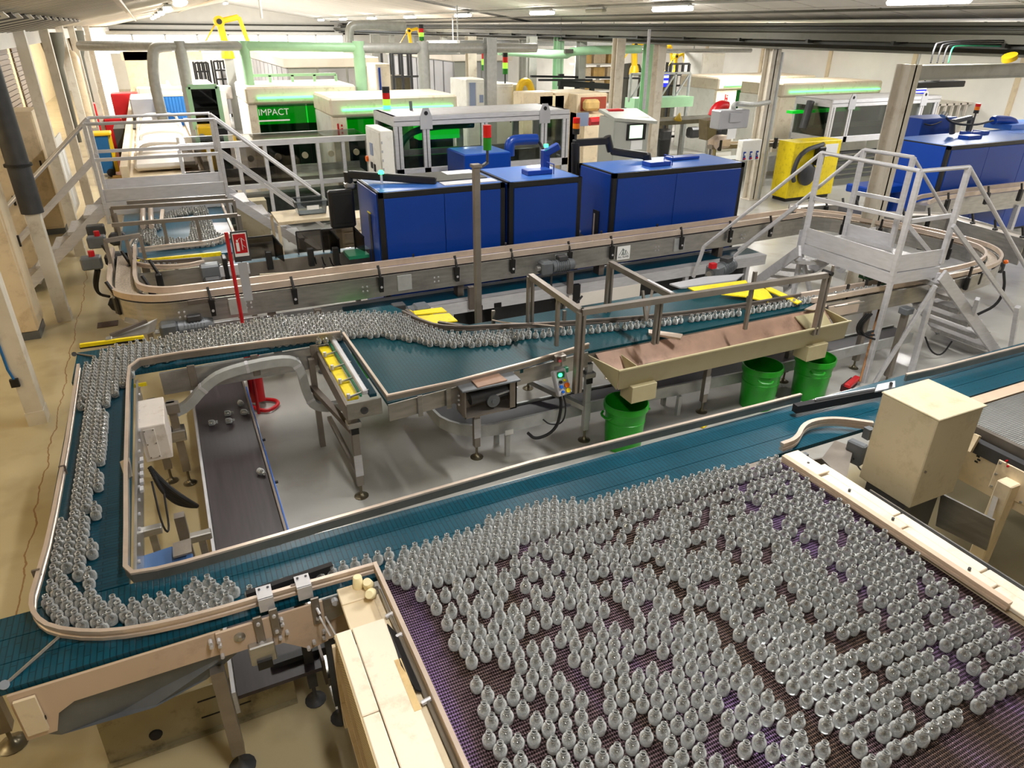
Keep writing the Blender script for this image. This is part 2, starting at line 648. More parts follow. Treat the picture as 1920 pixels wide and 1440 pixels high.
    def lathe(s, prof, c=(0, 0, 0), n=20, R=None):
        c = Vector(c)
        vs, fs = [], []
        R = R or Matrix.Identity(3)
        for r, z in prof:
            for k in range(n):
                a = 2 * math.pi * k / n
                vs.append(c + R @ Vector((r * math.cos(a), r * math.sin(a), z)))
        for i in range(len(prof) - 1):
            for k in range(n):
                k2 = (k + 1) % n
                fs.append((i * n + k, i * n + k2, (i + 1) * n + k2, (i + 1) * n + k))
        if prof[0][0] > 1e-6:
            fs.append(tuple(range(n))[::-1])
        if prof[-1][0] > 1e-6:
            fs.append(tuple((len(prof) - 1) * n + k for k in range(n)))
        return s.add(vs, fs)

    def prism(s, poly, z0, z1):
        """horizontal polygon given counter-clockwise or not, between two heights"""
        pts = [(q[0], q[1]) for q in poly]
        ar = sum(pts[i][0] * pts[(i + 1) % len(pts)][1] - pts[(i + 1) % len(pts)][0] * pts[i][1] for i in range(len(pts)))
        if ar < 0:
            pts = pts[::-1]
        n = len(pts)
        vs = [(x, y, z0) for x, y in pts] + [(x, y, z1) for x, y in pts]
        fs = [tuple(range(n))[::-1], tuple(range(n, 2 * n))]
        fs += [(i, (i + 1) % n, (i + 1) % n + n, i + n) for i in range(n)]
        return s.add(vs, fs)

    def slab(s, poly, th):
        """planar polygon in space thickened by th along its normal"""
        pts = [Vector(q) for q in poly]
        nr = Vector((0, 0, 0))
        for i in range(len(pts)):
            a, b_ = pts[i], pts[(i + 1) % len(pts)]
            nr += a.cross(b_)
        nr.normalize()
        n = len(pts)
        vs = [q - nr * th / 2 for q in pts] + [q + nr * th / 2 for q in pts]
        fs = [tuple(range(n))[::-1], tuple(range(n, 2 * n))]
        fs += [(i, (i + 1) % n, (i + 1) % n + n, i + n) for i in range(n)]
        return s.add(vs, fs)

    def sweep(s, path, sect, closed=False):
        """section [(side, up)] along a mostly level path; side is to the right of travel"""
        pts = [Vector(q) for q in path]
        m, k = len(pts), len(sect)
        vs, fs = [], []
        for i in range(m):
            a = pts[(i - 1) % m] if (closed or i > 0) else None
            b_ = pts[(i + 1) % m] if (closed or i < m - 1) else None
            d1 = (pts[i] - a) if a is not None else None
            d2 = (b_ - pts[i]) if b_ is not None else None
            d1 = d1 if d1 is not None else d2
            d2 = d2 if d2 is not None else d1
            d1 = Vector((d1.x, d1.y, 0)).normalized()
            d2 = Vector((d2.x, d2.y, 0)).normalized()
            t = (d1 + d2).normalized()
            sd = Vector((t.y, -t.x, 0))
            c = max(.5, t.dot(d1))
            for u, v in sect:
                vs.append(pts[i] + sd * (u / c) + Vector((0, 0, v)))
        for i in range(m if closed else m - 1):
            j = (i + 1) % m
            for q in range(k):
                q2 = (q + 1) % k
                fs.append((i * k + q, j * k + q, j * k + q2, i * k + q2))
        if not closed:
            fs.append(tuple(range(k)))
            fs.append(tuple((m - 1) * k + q for q in range(k))[::-1])
        return s.add(vs, fs)

    def build(s, name, mat, parent=None, smooth=False, kind=None):
        org = ORG.get(parent.name, Vector((0, 0, 0))) if parent is not None else Vector((0, 0, 0))
        me = bpy.data.meshes.new(name)
        me.from_pydata([(q[0] - org.x, q[1] - org.y, q[2] - org.z) for q in s.v], [], s.f)
        me.materials.append(M[mat] if isinstance(mat, str) else mat)
        if smooth:
            me.shade_smooth()
            me.set_sharp_from_angle(angle=.7)
        me.update()
        o = bpy.data.objects.new(name, me)
        COL.objects.link(o)
        if parent is not None:
            o.parent = parent
            ORG[o.name] = org
        if kind:
            o['kind'] = kind
        return o


ORG = {}


def rnd(v):
    return Vector(v)


def T(name, label, cat, loc, group=None):
    o = bpy.data.objects.new(name, None)
    o.empty_display_size = .1
    COL.objects.link(o)
    o.location = loc
    o['label'] = label
    o['category'] = cat
    if group:
        o['group'] = group
    ORG[o.name] = Vector(loc)
    return o


def tag(o, label, cat, group=None):
    o['label'] = label
    o['category'] = cat
    if group:
        o['group'] = group
    return o


def recentre(o):
    """put a one-mesh thing's origin at the middle of its base"""
    me = o.data
    xs = np.empty(len(me.vertices) * 3)
    me.vertices.foreach_get('co', xs)
    xs = xs.reshape(-1, 3)
    c = Vector(((xs[:, 0].min() + xs[:, 0].max()) / 2, (xs[:, 1].min() + xs[:, 1].max()) / 2, xs[:, 2].min()))
    me.transform(Matrix.Translation(-c))
    o.location = c
    return o


def struct(name, mb, mat, smooth=False):
    o = mb.build(name, mat, None, smooth)
    o['kind'] = 'structure'
    return o


def copy_tree(o, loc, rz=None, label=None, group=None, parent=None):
    c = o.copy()
    COL.objects.link(c)
    c.location = loc
    if rz is not None:
        c.rotation_euler = (0, 0, rz)
    if label:
        c['label'] = label
    if group:
        c['group'] = group

    def kids(src, dst):
        for ch in list(src.children):
            d = ch.copy()
            COL.objects.link(d)
            d.parent = dst
            kids(ch, d)
    kids(o, c)
    return c


def B(name, mat, parent, a, b, bv=0.0):
    return MB().box(a, b, bv).build(name, mat, parent)


def BAR(name, mat, parent, p, q, w_=.05, h=None, bv=0.0):
    return MB().bar(p, q, w_, h, bv).build(name, mat, parent)


def TUBE(name, mat, parent, pts, r, n=8):
    return MB().tube(pts, r, n).build(name, mat, parent, True)


def CYL(name, mat, parent, p, q, r, n=16, r2=None):
    return MB().cyl(p, q, r, n, r2).build(name, mat, parent, True)


def arc(c, r, a0, a1, n, z=None):
    z = c[2] if z is None else z
    return [Vector((c[0] + r * math.cos(math.radians(a0 + (a1 - a0) * i / n)), c[1] + r * math.sin(math.radians(a0 + (a1 - a0) * i / n)), z)) for i in range(n + 1)]


def smooth_path(pts, it=2):
    """round the corners of a polyline (Chaikin)"""
    pts = [Vector(q) for q in pts]
    for _ in range(it):
        out = [pts[0]]
        for a, b_ in zip(pts[:-1], pts[1:]):
            out += [a * .75 + b_ * .25, a * .25 + b_ * .75]
        out.append(pts[-1])
        pts = out
    return pts


def text(name, body, size, loc, rot, mat, parent, ext=.001):
    cu = bpy.data.curves.new(name, 'FONT')
    cu.body = body
    cu.size = size
    cu.extrude = ext
    cu.align_x = 'CENTER'
    cu.align_y = 'CENTER'
    cu.materials.append(M[mat])
    o = bpy.data.objects.new(name, cu)
    COL.objects.link(o)
    org = ORG.get(parent.name, Vector((0, 0, 0)))
    o.parent = parent
    o.location = Vector(loc) - org
    o.rotation_euler = rot
    bpy.context.view_layer.update()
    me = bpy.data.meshes.new_from_object(o.evaluated_get(bpy.context.evaluated_depsgraph_get()))
    n = bpy.data.objects.new(name, me)
    COL.objects.link(n)
    n.parent = parent
    n.location = Vector(loc) - org
    n.rotation_euler = rot
    bpy.data.objects.remove(o)
    n.name = name
    return n


def foot(mb, x, y, r=.055):
    """levelling foot: dished plate with a ball and spindle"""
    mb.lathe([(r, 0), (r, .006), (r * .75, .012), (r * .42, .022), (r * .25, .04), (.011, .05), (.011, .14)], (x, y, 0), 14)
    return mb


def guide(path, w_=.020, h=.055, z0=.03):
    """double-strip guide rail section swept along the path (path z is the belt)"""
    return MB().sweep(path, [(-w_ / 2, z0), (w_ / 2, z0), (w_ / 2, z0 + h * .32), (w_ / 2 - .007, z0 + h * .38), (w_ / 2 - .007, z0 + h * .58),
                             (w_ / 2, z0 + h * .64), (w_ / 2, z0 + h), (-w_ / 2, z0 + h), (-w_ / 2, z0 + h * .64), (-w_ / 2 + .007, z0 + h * .58),
                             (-w_ / 2 + .007, z0 + h * .38), (-w_ / 2, z0 + h * .32)])


Z = 1.0   # height of the belts


def guide2(path, t, w_=.022, h=.055, z0=.03):
    """rail of dark steel with a pale wear strip on top"""
    b_ = MB().sweep(path, [(-w_ * .36, z0), (w_ * .36, z0), (w_ * .36, z0 + h - .012), (-w_ * .36, z0 + h - .012)]).build('guide_rail', 'steel_brown', t)
    MB().sweep(path, [(-w_ / 2, z0 + h - .012), (w_ / 2, z0 + h - .012), (w_ / 2, z0 + h), (-w_ / 2, z0 + h)]).build('wear_strip', 'rail', b_)
    return b_
# ================================================================== the hall
struct('floor', MB().box((-8, -4, -.1), (22, 53, 0)), 'floor')
LE, RI, RE = (-1.9, 3.42), (4.7, 4.78), (12.35, 3.68)     # left eave, ridge, right eave (x, z)


def roof_z(x):
    if x < RI[0]:
        return LE[1] + (x - LE[0]) * (RI[1] - LE[1]) / (RI[0] - LE[0])
    return RI[1] + (x - RI[0]) * (RE[1] - RI[1]) / (RE[0] - RI[0])


ceil_ = struct('ceiling', MB().add([(RI[0], -4, RI[1] + .03), (RE[0], -4, RE[1] + .03), (RE[0], 53, RE[1] + .03), (RI[0], 53, RI[1] + .03),
                                    (RI[0], -4, RI[1] + .12), (RE[0], -4, RE[1] + .12), (RE[0], 53, RE[1] + .12), (RI[0], 53, RI[1] + .12)],
                                   [(0, 1, 2, 3), (7, 6, 5, 4), (0, 4, 5, 1), (2, 6, 7, 3), (1, 5, 6, 2), (0, 3, 7, 4)]), 'beam_dark')
# profiled roof deck on the left slope
mb = MB()
prof = []
y = -4.0
while y < 53:
    prof += [(y, 0), (y + .10, 0), (y + .13, .045), (y + .24, .045), (y + .27, 0)]
    y += .27
vs = [(LE[0], a, LE[1] + b_) for a, b_ in prof] + [(RI[0], a, RI[1] + b_) for a, b_ in prof]
n = len(prof)
mb.add(vs, [(i, i + 1, n + i + 1, n + i) for i in range(n - 1)])
mb.build('corrugated_deck', 'ceil_deck', ceil_)
for x in (-.2, 2.2):
    MB().box((x, -4, roof_z(x) - .05), (x + .06, 53, roof_z(x) - .01)).build('deck_rail', 'cream', ceil_)
# slatted strip of the deck next to the left eave
for k in range(30):
    yy = 3.5 + k * .42
    MB().slab([(-1.88, yy, roof_z(-1.88) - .03), (-.95, yy, roof_z(-.95) - .03), (-.95, yy + .25, roof_z(-.95) - .06), (-1.88, yy + .25, roof_z(-1.88) - .06)], .012).build('louver_slat', 'white' if k % 2 else 'motor_dark', ceil_)
# boards of the suspended ceiling on the right slope
meshes = {}
sl = math.atan2(RE[1] - RI[1], RE[0] - RI[0])
bmp = MB().obox((0, 0, 0), (1.21, 1.16, .02), bv=.006)
first = None
for iy in range(16):
    for ix in range(6):
        cx, cyy = RI[0] + .66 + ix * 1.25, 5.0 + iy * 1.2
        zc = roof_z(cx) + .012
        if first is None:
            first = bmp.build('ceiling_panel', 'ceil', ceil_)
            o = first
        else:
            o = first.copy()
            COL.objects.link(o)
        o.location = (cx, cyy, zc)
        o.rotation_euler = (0, -sl, 0)
# purlin lines further off, in one sheet
mb = MB()
for iy in range(24):
    mb.add([(RI[0], 24.6 + iy * 1.2, roof_z(RI[0]) + .02), (RE[0], 24.6 + iy * 1.2, roof_z(RE[0]) + .02), (RE[0], 24.6 + iy * 1.2 + 1.18, roof_z(RE[0]) + .02), (RI[0], 24.6 + iy * 1.2 + 1.18, roof_z(RI[0]) + .02)], [(0, 1, 2, 3)])
o = mb.build('ceiling_board_far', 'ceil', ceil_, kind='stuff')
struct('ceiling_side', MB().box((12.3, -4, 3.72), (22, 53, 3.8)), 'ceil')
struct('ceiling_aisle', MB().box((-8, -4, 3.42), (-1.9, 53, 3.5)), 'ceil')

# walls
struct('wall_left', MB().box((-5.2, -4, 0), (-5.0, 53, 3.5)), 'wall_cream')
struct('wall_front', MB().box((-8, -4.2, 0), (22, -4, 5)), 'wall_white')
wr = struct('wall_right', MB().box((21, -4, 0), (21.2, 53, 3.8)), 'wall_white')
for i in range(9):
    B('wall_joint_strip', 'cream', wr, (20.96, 6 + i * 3.2, 0), (21, 6.14 + i * 3.2, 3.8))
B('wall_rail', 'steel', wr, (20.9, 4, 2.95), (21, 50, 3.08))
# end wall with a ribbon of windows
mb = MB()
mb.box((-8, 52, 0), (22, 52.2, 1.95)).box((12.2, 52, 1.95), (22, 52.2, 4)).box((-8, 52, 1.95), (-2.4, 52.2, 4))
mb.box((-8, 52, 3.05), (22, 52.2, 5.2))
wb = struct('wall_back', mb, 'wall_white')
for i in range(8):
    x0 = -2.4 + i * 1.825
    f = MB()
    f.box((x0, 52.02, 1.95), (x0 + .05, 52.12, 3.05)).box((x0 + 1.77, 52.02, 1.95), (x0 + 1.825, 52.12, 3.05))
    f.box((x0, 52.02, 1.95), (x0 + 1.82, 52.12, 2.0)).box((x0, 52.02, 3.0), (x0 + 1.82, 52.12, 3.05)).box((x0, 52.02, 2.45), (x0 + 1.82, 52.12, 2.5))
    wn = struct('window_%d' % (i + 1), f, 'white')
    B('window_pane', 'window_pane', wn, (x0 + .05, 52.06, 2.0), (x0 + 1.77, 52.08, 3.0))
for i, zz in enumerate((3.22, 3.55)):
    struct('trim_%d' % (i + 1), MB().box((-1.7, 51.8, zz), (11.6, 51.95, zz + .08)), 'beam_dark')
# translucent loading door in the left row of columns, far end
mb = MB()
for k in range(6):
    mb.box((-1.86, 33 + k * 3, 0), (-1.8, 33.12 + k * 3, 3.2))
mb.box((-1.86, 33, 3.1), (-1.8, 48.1, 3.3)).box((-1.86, 33, 1.5), (-1.8, 48.1, 1.58))
dr = struct('door_1', mb, 'white')
mk('daylight_sheet', (255, 255, 255), .6, 0, 0, emit=3.0)
for k in range(5):
    B('door_pane', 'daylight_sheet', dr, (-1.84, 33.12 + k * 3, .05), (-1.82, 36 + k * 3, 3.1))

# eave girder on the right, carried by the columns
bm_ = MB().box((11.9, 1, 3.17), (12.3, 52, 3.21)).box((12.07, 1, 3.2), (12.13, 52, 3.62)).box((11.9, 1, 3.60), (12.3, 52, 3.65))
gird = struct('roof_beam', bm_, 'beam')
MB().box((11.6, 1, 3.35), (11.68, 52, 3.47)).build('cable_tray', 'beam', gird)
MB().box((11.7, 1, 3.28), (11.82, 52, 3.33)).build('cable_run', 'beam_dark', gird)
MB().tube([(11.75, 1, 3.42), (11.75, 51, 3.42)], .03, 6).build('conduit', 'beam_dark', gird)
MB().tube([(11.62, 1, 3.55), (11.62, 51, 3.55)], .015, 6).build('conduit', 'beam_dark', gird)
MB().tube([(11.2, 1, 3.84), (11.2, 51, 3.84)], .03, 6).build('conduit', 'beam', gird)
for k in range(14):
    yy = 7.2 + k * 1.9
    B('bracket', 'beam_dark', gird, (11.55, yy, 3.3), (11.92, yy + .06, 3.36))
    B('hanger', 'black', gird, (11.17, yy + .5, 3.84), (11.23, yy + .56, 3.92))
# columns carrying the girder
pc = None


def column(x, y, z1, wd, mat, extra=None):
    b_ = MB()
    t = .014
    b_.box((x - wd / 2, y - wd / 2, 0), (x + wd / 2, y - wd / 2 + t, z1)).box((x - wd / 2, y + wd / 2 - t, 0), (x + wd / 2, y + wd / 2, z1))
    b_.box((x - t, y - wd / 2, 0), (x + t, y + wd / 2, z1))
    c = struct('column', b_, mat)
    MB().box((x - wd * .62, y - wd * .62, 0), (x + wd * .62, y + wd * .62, .02), .004).build('base_plate', mat, c)
    return c


for i in range(9):
    column(12.08, 12.4 + 4.0 * i, 3.17, .24, 'column_paint' if i < 2 else 'column_grey')
colr_p = P(1603, 540)
cr_ = column(colr_p.x, colr_p.y, 3.12, .22, 'column_paint')
B('sign_sheet', 'paper', cr_, (colr_p.x - .17, colr_p.y - .14, .78), (colr_p.x + .17, colr_p.y - .125, .98))
# left row of columns
LC = [7.4, 10.36, 13.6, 16.9, 20.1, 23.3, 26.5, 29.7]
for i, yy in enumerate(LC):
    x = -1.65
    zt = roof_z(-1.6)
    b_ = MB()
    w_ = .15
    b_.box((x - w_ / 2, yy - .09, 0), (x + w_ / 2, yy - .078, zt)).box((x - w_ / 2, yy + .078, 0), (x + w_ / 2, yy + .09, zt)).box((x + w_ / 2 - .012, yy - .08, 0), (x + w_ / 2, yy + .08, zt)).box((x - w_ / 2, yy - .08, 0), (x - w_ / 2 + .012, yy + .08, zt))
    c = struct('column', b_, 'column_paint')
    B('base_band', 'column_paint', c, (x - w_ / 2 - .006, yy - .097, 0), (x + w_ / 2 + .006, yy + .097, .14))
    if i == 0:
        TUBE('hose', 'bin_blue', c, [(x - .085, yy - .1, 2.2), (x - .085, yy - .1, .62), (x - .06, yy - .11, .5)], .012)
        B('clip', 'black', c, (x - .1, yy - .125, .44), (x - .03, yy - .09, .52))
    if i == 1:
        CYL('pipe_sleeve', 'motor_dark', c, (x, yy, 1.42), (x, yy, 3.35), .125, 18)
        CYL('sleeve_collar', 'black', c, (x, yy, 1.98), (x, yy, 2.01), .15, 18)
# wall plate beam and panels between the left columns
struct('trim_3', MB().box((-1.95, -3, 3.2), (-1.72, 52, 3.42)), 'ceil')
for i, (y0, y1) in enumerate(((11, 13.2), (14, 16.6), (17.3, 19.8), (20.5, 23), (23.8, 26.2), (27, 29.4))):
    o = MB()
    for k in range(16):
        o.obox((-3.6, (y0 + y1) / 2, 1.0 + k * .13), (.03, y1 - y0, .11))
    o.box((-3.64, y0, 0), (-3.62, y1, 3.1))
    struct('trim_%d' % (4 + i), o, 'louver')

# ------------------------------------------------------------------ ceiling lamps
lamp_n = 0
proto = {}
rowc = {}
ORD = ['first', 'second', 'third', 'fourth', 'fifth', 'sixth', 'seventh', 'eighth', 'ninth', 'tenth']
row_lab = {10.0: 'along the pipe on the right slope', 4.5: 'hung under the roof ridge', .6: 'hung under the left roof deck', -4.2: 'in the left side aisle', 16.5: 'in the right side bay'}
for (x, y, z, wt, warm) in LAMPS:
    key = 1 if warm else 0
    if key not in proto:
        t = T('ceiling_lamp', '', 'ceiling lamp', (x, y, z))
        MB().obox((x, y, z + .02), (.17, 1.27, .07), bv=.025).build('housing', 'galv', t)
        MB().obox((x, y, z - .045), (.155, 1.25, .075), bv=.03).build('diffuser', 'lamp_warm' if warm else 'lamp_on', t)
        for s in (-.35, .35):
            B('clip', 'black', t, (x - .02, y + s - .02, z + .05), (x + .02, y + s + .02, z + .075))
        proto[key] = t
    else:
        t = copy_tree(proto[key], (x, y, z))
    rowc[x] = rowc.get(x, 0) + 1
    t['label'] = '%s lit ceiling lamp from the near end, %s' % (ORD[rowc[x] - 1], row_lab[x])
    t['group'] = 'ceiling lamps ' + row_lab[x]
p = TUBE('lamp_pipe', 'column_grey', None, [(10.0, 1, 3.985), (10.0, 50, 3.985)], .026)
tag(p, 'long grey pipe carrying the row of ceiling lamps on the right slope', 'pipe')
recentre(p)
t = T('ceiling_lamp', 'small unlit grey lamp on the pipe between two lit ceiling lamps', 'ceiling lamp', (10, 16.3, 3.93))
MB().obox((10, 16.3, 3.96), (.15, .8, .06), bv=.02).build('housing', 'galv', t)
MB().obox((10, 16.3, 3.9), (.14, .78, .06), bv=.02).build('diffuser', 'lamp_off', t)
# ================================================================== collecting conveyor (teal belts, front and left legs of the U)
NEAR = [(-.965, 6.02), (-.955, 5.2), (-.95, 4.6), (-.955, 3.7), (-.975, 3.35), (-.985, 3.18), (-.955, 3.06), (-.88, 2.95), (-.72, 2.845), (-.54, 2.785), (-.27, 2.752), (.12, 2.752), (.556, 2.74)]
t = T('collecting_conveyor', 'U-shaped teal belt conveyor collecting bottles from the wide mesh belt', 'conveyor', (-.5, 3, 0))
col_conv = t
for k in range(3):      # three belts side by side on the front leg
    y0 = 2.735 + k * .158
    MB().box((-1.75, y0, Z - .03), (11, y0 + .154, Z)).build('belt', 'belt_x', t)
MB().box((-1.0, 3.215, Z - .03), (-.585, 5.86, Z - .0005)).build('belt', 'belt_y', t)
mb = MB()
for k in range(4):
    y0 = 5.865 + k * .155
    MB().box((-1.02, y0, Z - .03), (1.02, y0 + .151, Z)).build('belt', 'belt_x', t)
# guide rails
guide([Vector((q.x, q.y, Z)) for q in smooth_path([Vector((a, b_, 0)) for a, b_ in NEAR], 1)]).build('guide_rail', 'rail', t)
inner = [(3.93, 3.19), (3.5, 3.195), (2.5, 3.215), (1.7, 3.225), (.99, 3.2), (.42, 3.18), (.14, 3.165), (-.32, 3.15), (-.44, 3.155), (-.55, 3.175), (-.582, 3.24), (-.585, 3.6), (-.595, 4.2), (-.60, 5.5), (-.592, 5.78), (-.525, 5.9), (-.21, 5.91), (.37, 5.87), (1.09, 5.80)]
guide2([(a, b_, Z) for a, b_ in inner], t, .022, .065)
guide2([(4.95, 3.09, Z), (5.25, 3.07, Z), (6.4, 3.05, Z), (11, 3.05, Z)], t, .022, .065)
# rail joints
for x, y in ((-.985, 3.4), (.16, 2.755), (.137, 3.165), (-.95, 4.4)):
    MB().obox((x, y, Z + .058), (.036, .012, .062)).build('rail_joint', 'rail_dark', t)
# black slider on the far rail with its lever
mb = MB()
mb.bar(P(1490, 766, Z + .06), P(1650, 735, Z + .06), .05, .06)
mb.build('slide_bar', 'rubber', t)
mb = MB().bar(P(1530, 748, Z + .11), P(1640, 728, Z + .11), .012, .012).bar(P(1530, 748, Z + .11), P(1524, 756, Z + .05), .012, .012)
mb.build('pull_rod', 'alum', t)
mb = MB().slab([P(1640, 735, Z + .09), P(1678, 727, Z + .09), P(1678, 715, Z + .09), P(1645, 722, Z + .09)], .012)
mb.build('clamp_plate', 'alum', t)
CYL('clamp_knob', 'black', t, P(1671, 719, Z + .1), P(1671, 719, Z + .19), .012, 10)
# side plates and legs
MB().box((-.57, 3.235, Z - .20), (-.555, 5.75, Z - .02)).build('side_plate', 'steel', t)
MB().box((-.40, 5.80, Z - .22), (1.05, 5.83, Z - .025)).build('side_plate', 'steel', t)
MB().box((-.30, 3.215, Z - .17), (4.6, 3.235, Z - .02)).build('side_plate', 'steel', t)
MB().box((-1.02, 6.49, Z - .16), (.3, 6.5, Z - .01)).build('side_plate', 'steel', t)
MB().box((-.98, 3.25, Z - .16), (-.965, 5.9, Z - .01)).build('side_plate', 'steel_brown', t)
for k in range(16):     # bolts along the inner side
    CYL('bolt', 'alum', t, (-.556, 3.45 + k * .15, Z - .06), (-.545, 3.45 + k * .15, Z - .06), .012, 8)
for k in range(3):
    CYL('bolt', 'alum', t, (-.15 + k * .42, 5.80, Z - .1), (-.15 + k * .42, 5.79, Z - .1), .014, 8)
    MB().box((-.19 + k * .5, 5.785, Z - .19), (-.13 + k * .5, 5.80, Z + .01), .004).build('rail_bracket', 'steel_brown', t)
for (x, y) in ((-.36, 5.62), (-.36, 4.0), (-.5, 5.72)):
    lg = MB().box((x - .03, y - .03, .14), (x + .03, y + .03, .8)).build('leg', 'steel_brown', t)
    foot(MB(), x, y).build('levelling_foot', 'bronze', lg, True)
B('crossbeam', 'steel_brown', t, (-.56, 5.55, .72), (-.30, 5.62, .8))
B('leg_clamp', 'steel', t, (-.42, 5.56, .45), (-.30, 5.68, .55), .006)
# turned-over plate on the inner rail
MB().slab([P(225, 866, Z + .06), P(243, 858, Z + .09), P(248, 893, Z + .06), P(236, 902, Z + .03)], .006).build('deflector_plate', 'steel', t)
B('yellow_guard', 'yellow', t, P(248, 728, Z - .06), P(274, 716, Z - .03))
for k in range(5):
    MB().obox((-.535, 4.15 + k * .09, Z - .05), (.02, .05, .02)).build('rail_clamp', 'alum', t)
# small brackets low in the gap
for (px, py) in ((285, 1000), (378, 1010)):
    q = P(px, py, .78)
    MB().box((q.x - .02, q.y, .2), (q.x + .02, q.y + .03, .80)).build('post', 'steel', t)
    MB().box((q.x - .06, q.y - .03, .78), (q.x + .06, q.y + .02, .83), .005).build('post_bracket', 'steel', t)
MB().slab([P(254, 1070, .80), P(362, 1062, .80), P(362, 1040, .80), P(322, 1026, .80), P(262, 1046, .80)], .012).build('blue_pan', 'blue_pan', t)
MB().slab([P(325, 1046, .84), P(360, 1036, .84), P(358, 1010, .84), P(324, 1020, .84)], .012).build('cover_plate', 'steel_brown', t)
B('yellow_guard', 'yellow', t, P(352, 1078, Z - .02), P(390, 1052, Z - .05))
# black bars under the near rail, with the two folded brackets that carry them
mb = MB().bar((-.06, 2.80, Z + .055), (.36, 2.83, Z + .055), .03, .06)
mb.build('slide_bar', 'rubber', t)
for x in (.02, .20):
    m2 = MB().box((x - .035, 2.71, Z + .085), (x + .035, 2.80, Z + .095)).box((x - .035, 2.705, Z + .02), (x + .035, 2.715, Z + .095))
    fb = m2.build('folded_bracket', 'alum', t)
    for s in (-.02, .02):
        CYL('bolt', 'motor_dark', fb, (x + s, 2.78, Z + .094), (x + s, 2.78, Z + .1), .006, 8)
# near side frame: plates, rollers, brackets
fr = MB()
fr.slab([(-1.045, 2.715, Z - .02), (-1.045, 2.715, .70), (-.93, 2.715, .70), (-.90, 2.715, .80), (-.83, 2.715, .84), (-.2, 2.715, .84), (-.2, 2.715, Z - .02)], .012)
fr.build('side_plate', 'pinkish', t)
MB().box((-.225, 2.695, .83), (-.02, 2.71, Z - .015), .003).build('bearing_plate', 'pinkish', t)
MB().lathe([(.026, 0), (.026, .006), (.016, .008), (.010, .014), (.010, .018)], (-.125, 2.695, .925), 18, Matrix.Rotation(math.pi / 2, 3, 'X')).build('bearing_cap', 'steel', t, True)
MB().slab([(-.02, 2.70, Z - .015), (-.02, 2.70, .80), (.06, 2.70, .80), (.18, 2.70, .70), (.27, 2.70, .72), (.27, 2.70, Z - .015)], .012).build('drive_plate', 'pinkish', t)
MB().slab([(.27, 2.72, Z - .03), (.27, 2.72, .82), (.46, 2.72, .86), (.46, 2.72, Z - .03)], .01).build('drive_plate', 'steel', t)
MB().box((.27, 2.74, .68), (.50, 2.76, .83)).build('skirt_plate', 'pinkish', t)
for (x, z0, z1) in ((-.035, .83, Z + .02), (.04, .87, Z + .04), (.235, .86, Z + .03)):
    MB().box((x - .02, 2.682, z0), (x + .02, 2.694, z1), .003).build('hanger_strap', 'steel_brown', t)
bl = [(-.215, .95), (-.215, .92), (-.215, .85), (-.25, .955), (-.25, .93), (.07, .96), (.07, .93), (.085, .87), (.05, .85), (.2, .75), (.25, .76), (.17, .72), (.255, .80), (-.035, .98), (-.035, .86), (.04, 1.0), (.04, .9), (.235, .9)]
for x, z_ in bl:
    CYL('bolt', 'alum', t, (x, 2.70, z_), (x, 2.672, z_), .009, 8)
for k in range(4):
    MB().box((-1.015 + k * .018, 2.70, .90 - k * .035), (-1.0 + k * .018, 2.708, .92 - k * .035)).build('slot', 'black', t)
B('end_bracket', 'cream', t, (-1.03, 2.69, .74), (-.95, 2.705, .95))
# guard pan hanging under the side plate
MB().slab([(-.94, 2.735, .82), (-.07, 2.735, .85), P(388, 1272, .66), P(290, 1325, .64), P(115, 1376, .63), P(52, 1372, .64)], .01).build('guard_pan', 'motor', t)
# rod bracing the curved rail
TUBE('brace_rod', 'steel', t, [P(120, 1186, Z + .03), P(12, 1282, Z)], .008)
CYL('brace_boss', 'motor', t, P(8, 1288, Z - .03), P(8, 1284, Z + .02), .02, 12)
CYL('brace_boss', 'steel_brown', t, P(145, 664, Z), P(178, 668, Z + .02), .008, 8)
CYL('brace_knob', 'motor_dark', t, P(139, 664, Z - .03), P(139, 664, Z + .03), .02, 10)
# legs at the near side
q = P(25, 1395, 0)
mb = MB().box((q.x - .035, q.y - .035, .13), (q.x + .035, q.y + .035, .74))
lg = mb.build('leg', 'steel_brown', t)
foot(MB(), q.x, q.y, .075).build('levelling_foot', 'bronze', lg, True)
q = P(455, 1437, 0)
xl, yl = q.x, q.y
mb = MB().box((xl - .032, yl - .032, .13), (xl + .032, yl + .032, .74))
lg = mb.build('leg', 'steel_brown', t)
foot(MB(), xl, yl, .07).build('levelling_foot', 'motor_dark', lg, True)
MB().box((-.10, 2.66, .74), (.02, 2.74, .86), .006).build('leg_head', 'steel', t)
MB().box((-.075, 2.645, .72), (-.005, 2.665, .77)).build('leg_plug', 'black', t)
# tensioning turnbuckle
mb = MB().tube([P(584, 1122, Z - .02), P(600, 1152, Z - .05)], .007, 8).tube([P(628, 1196, Z - .1), P(642, 1216, Z - .12)], .007, 8)
for s in (-5, 6):
    mb.tube([P(604 + s, 1156, Z - .05), P(625 + s, 1193, Z - .09)], .0045, 6)
mb.build('turnbuckle', 'alum', t, True)
CYL('bolt_head', 'alum', t, (.33, 2.72, .95), (.33, 2.69, .95), .018, 6)
CYL('drive_pulley', 'steel', t, (.475, 2.66, .93), (.50, 2.60, .93), .055, 20)
# belt carrying on past the second lehr
MB().box((4.8, 2.62, Z - .02), (11, 2.72, Z - .001)).build('transfer_plate', 'pinkish', t)
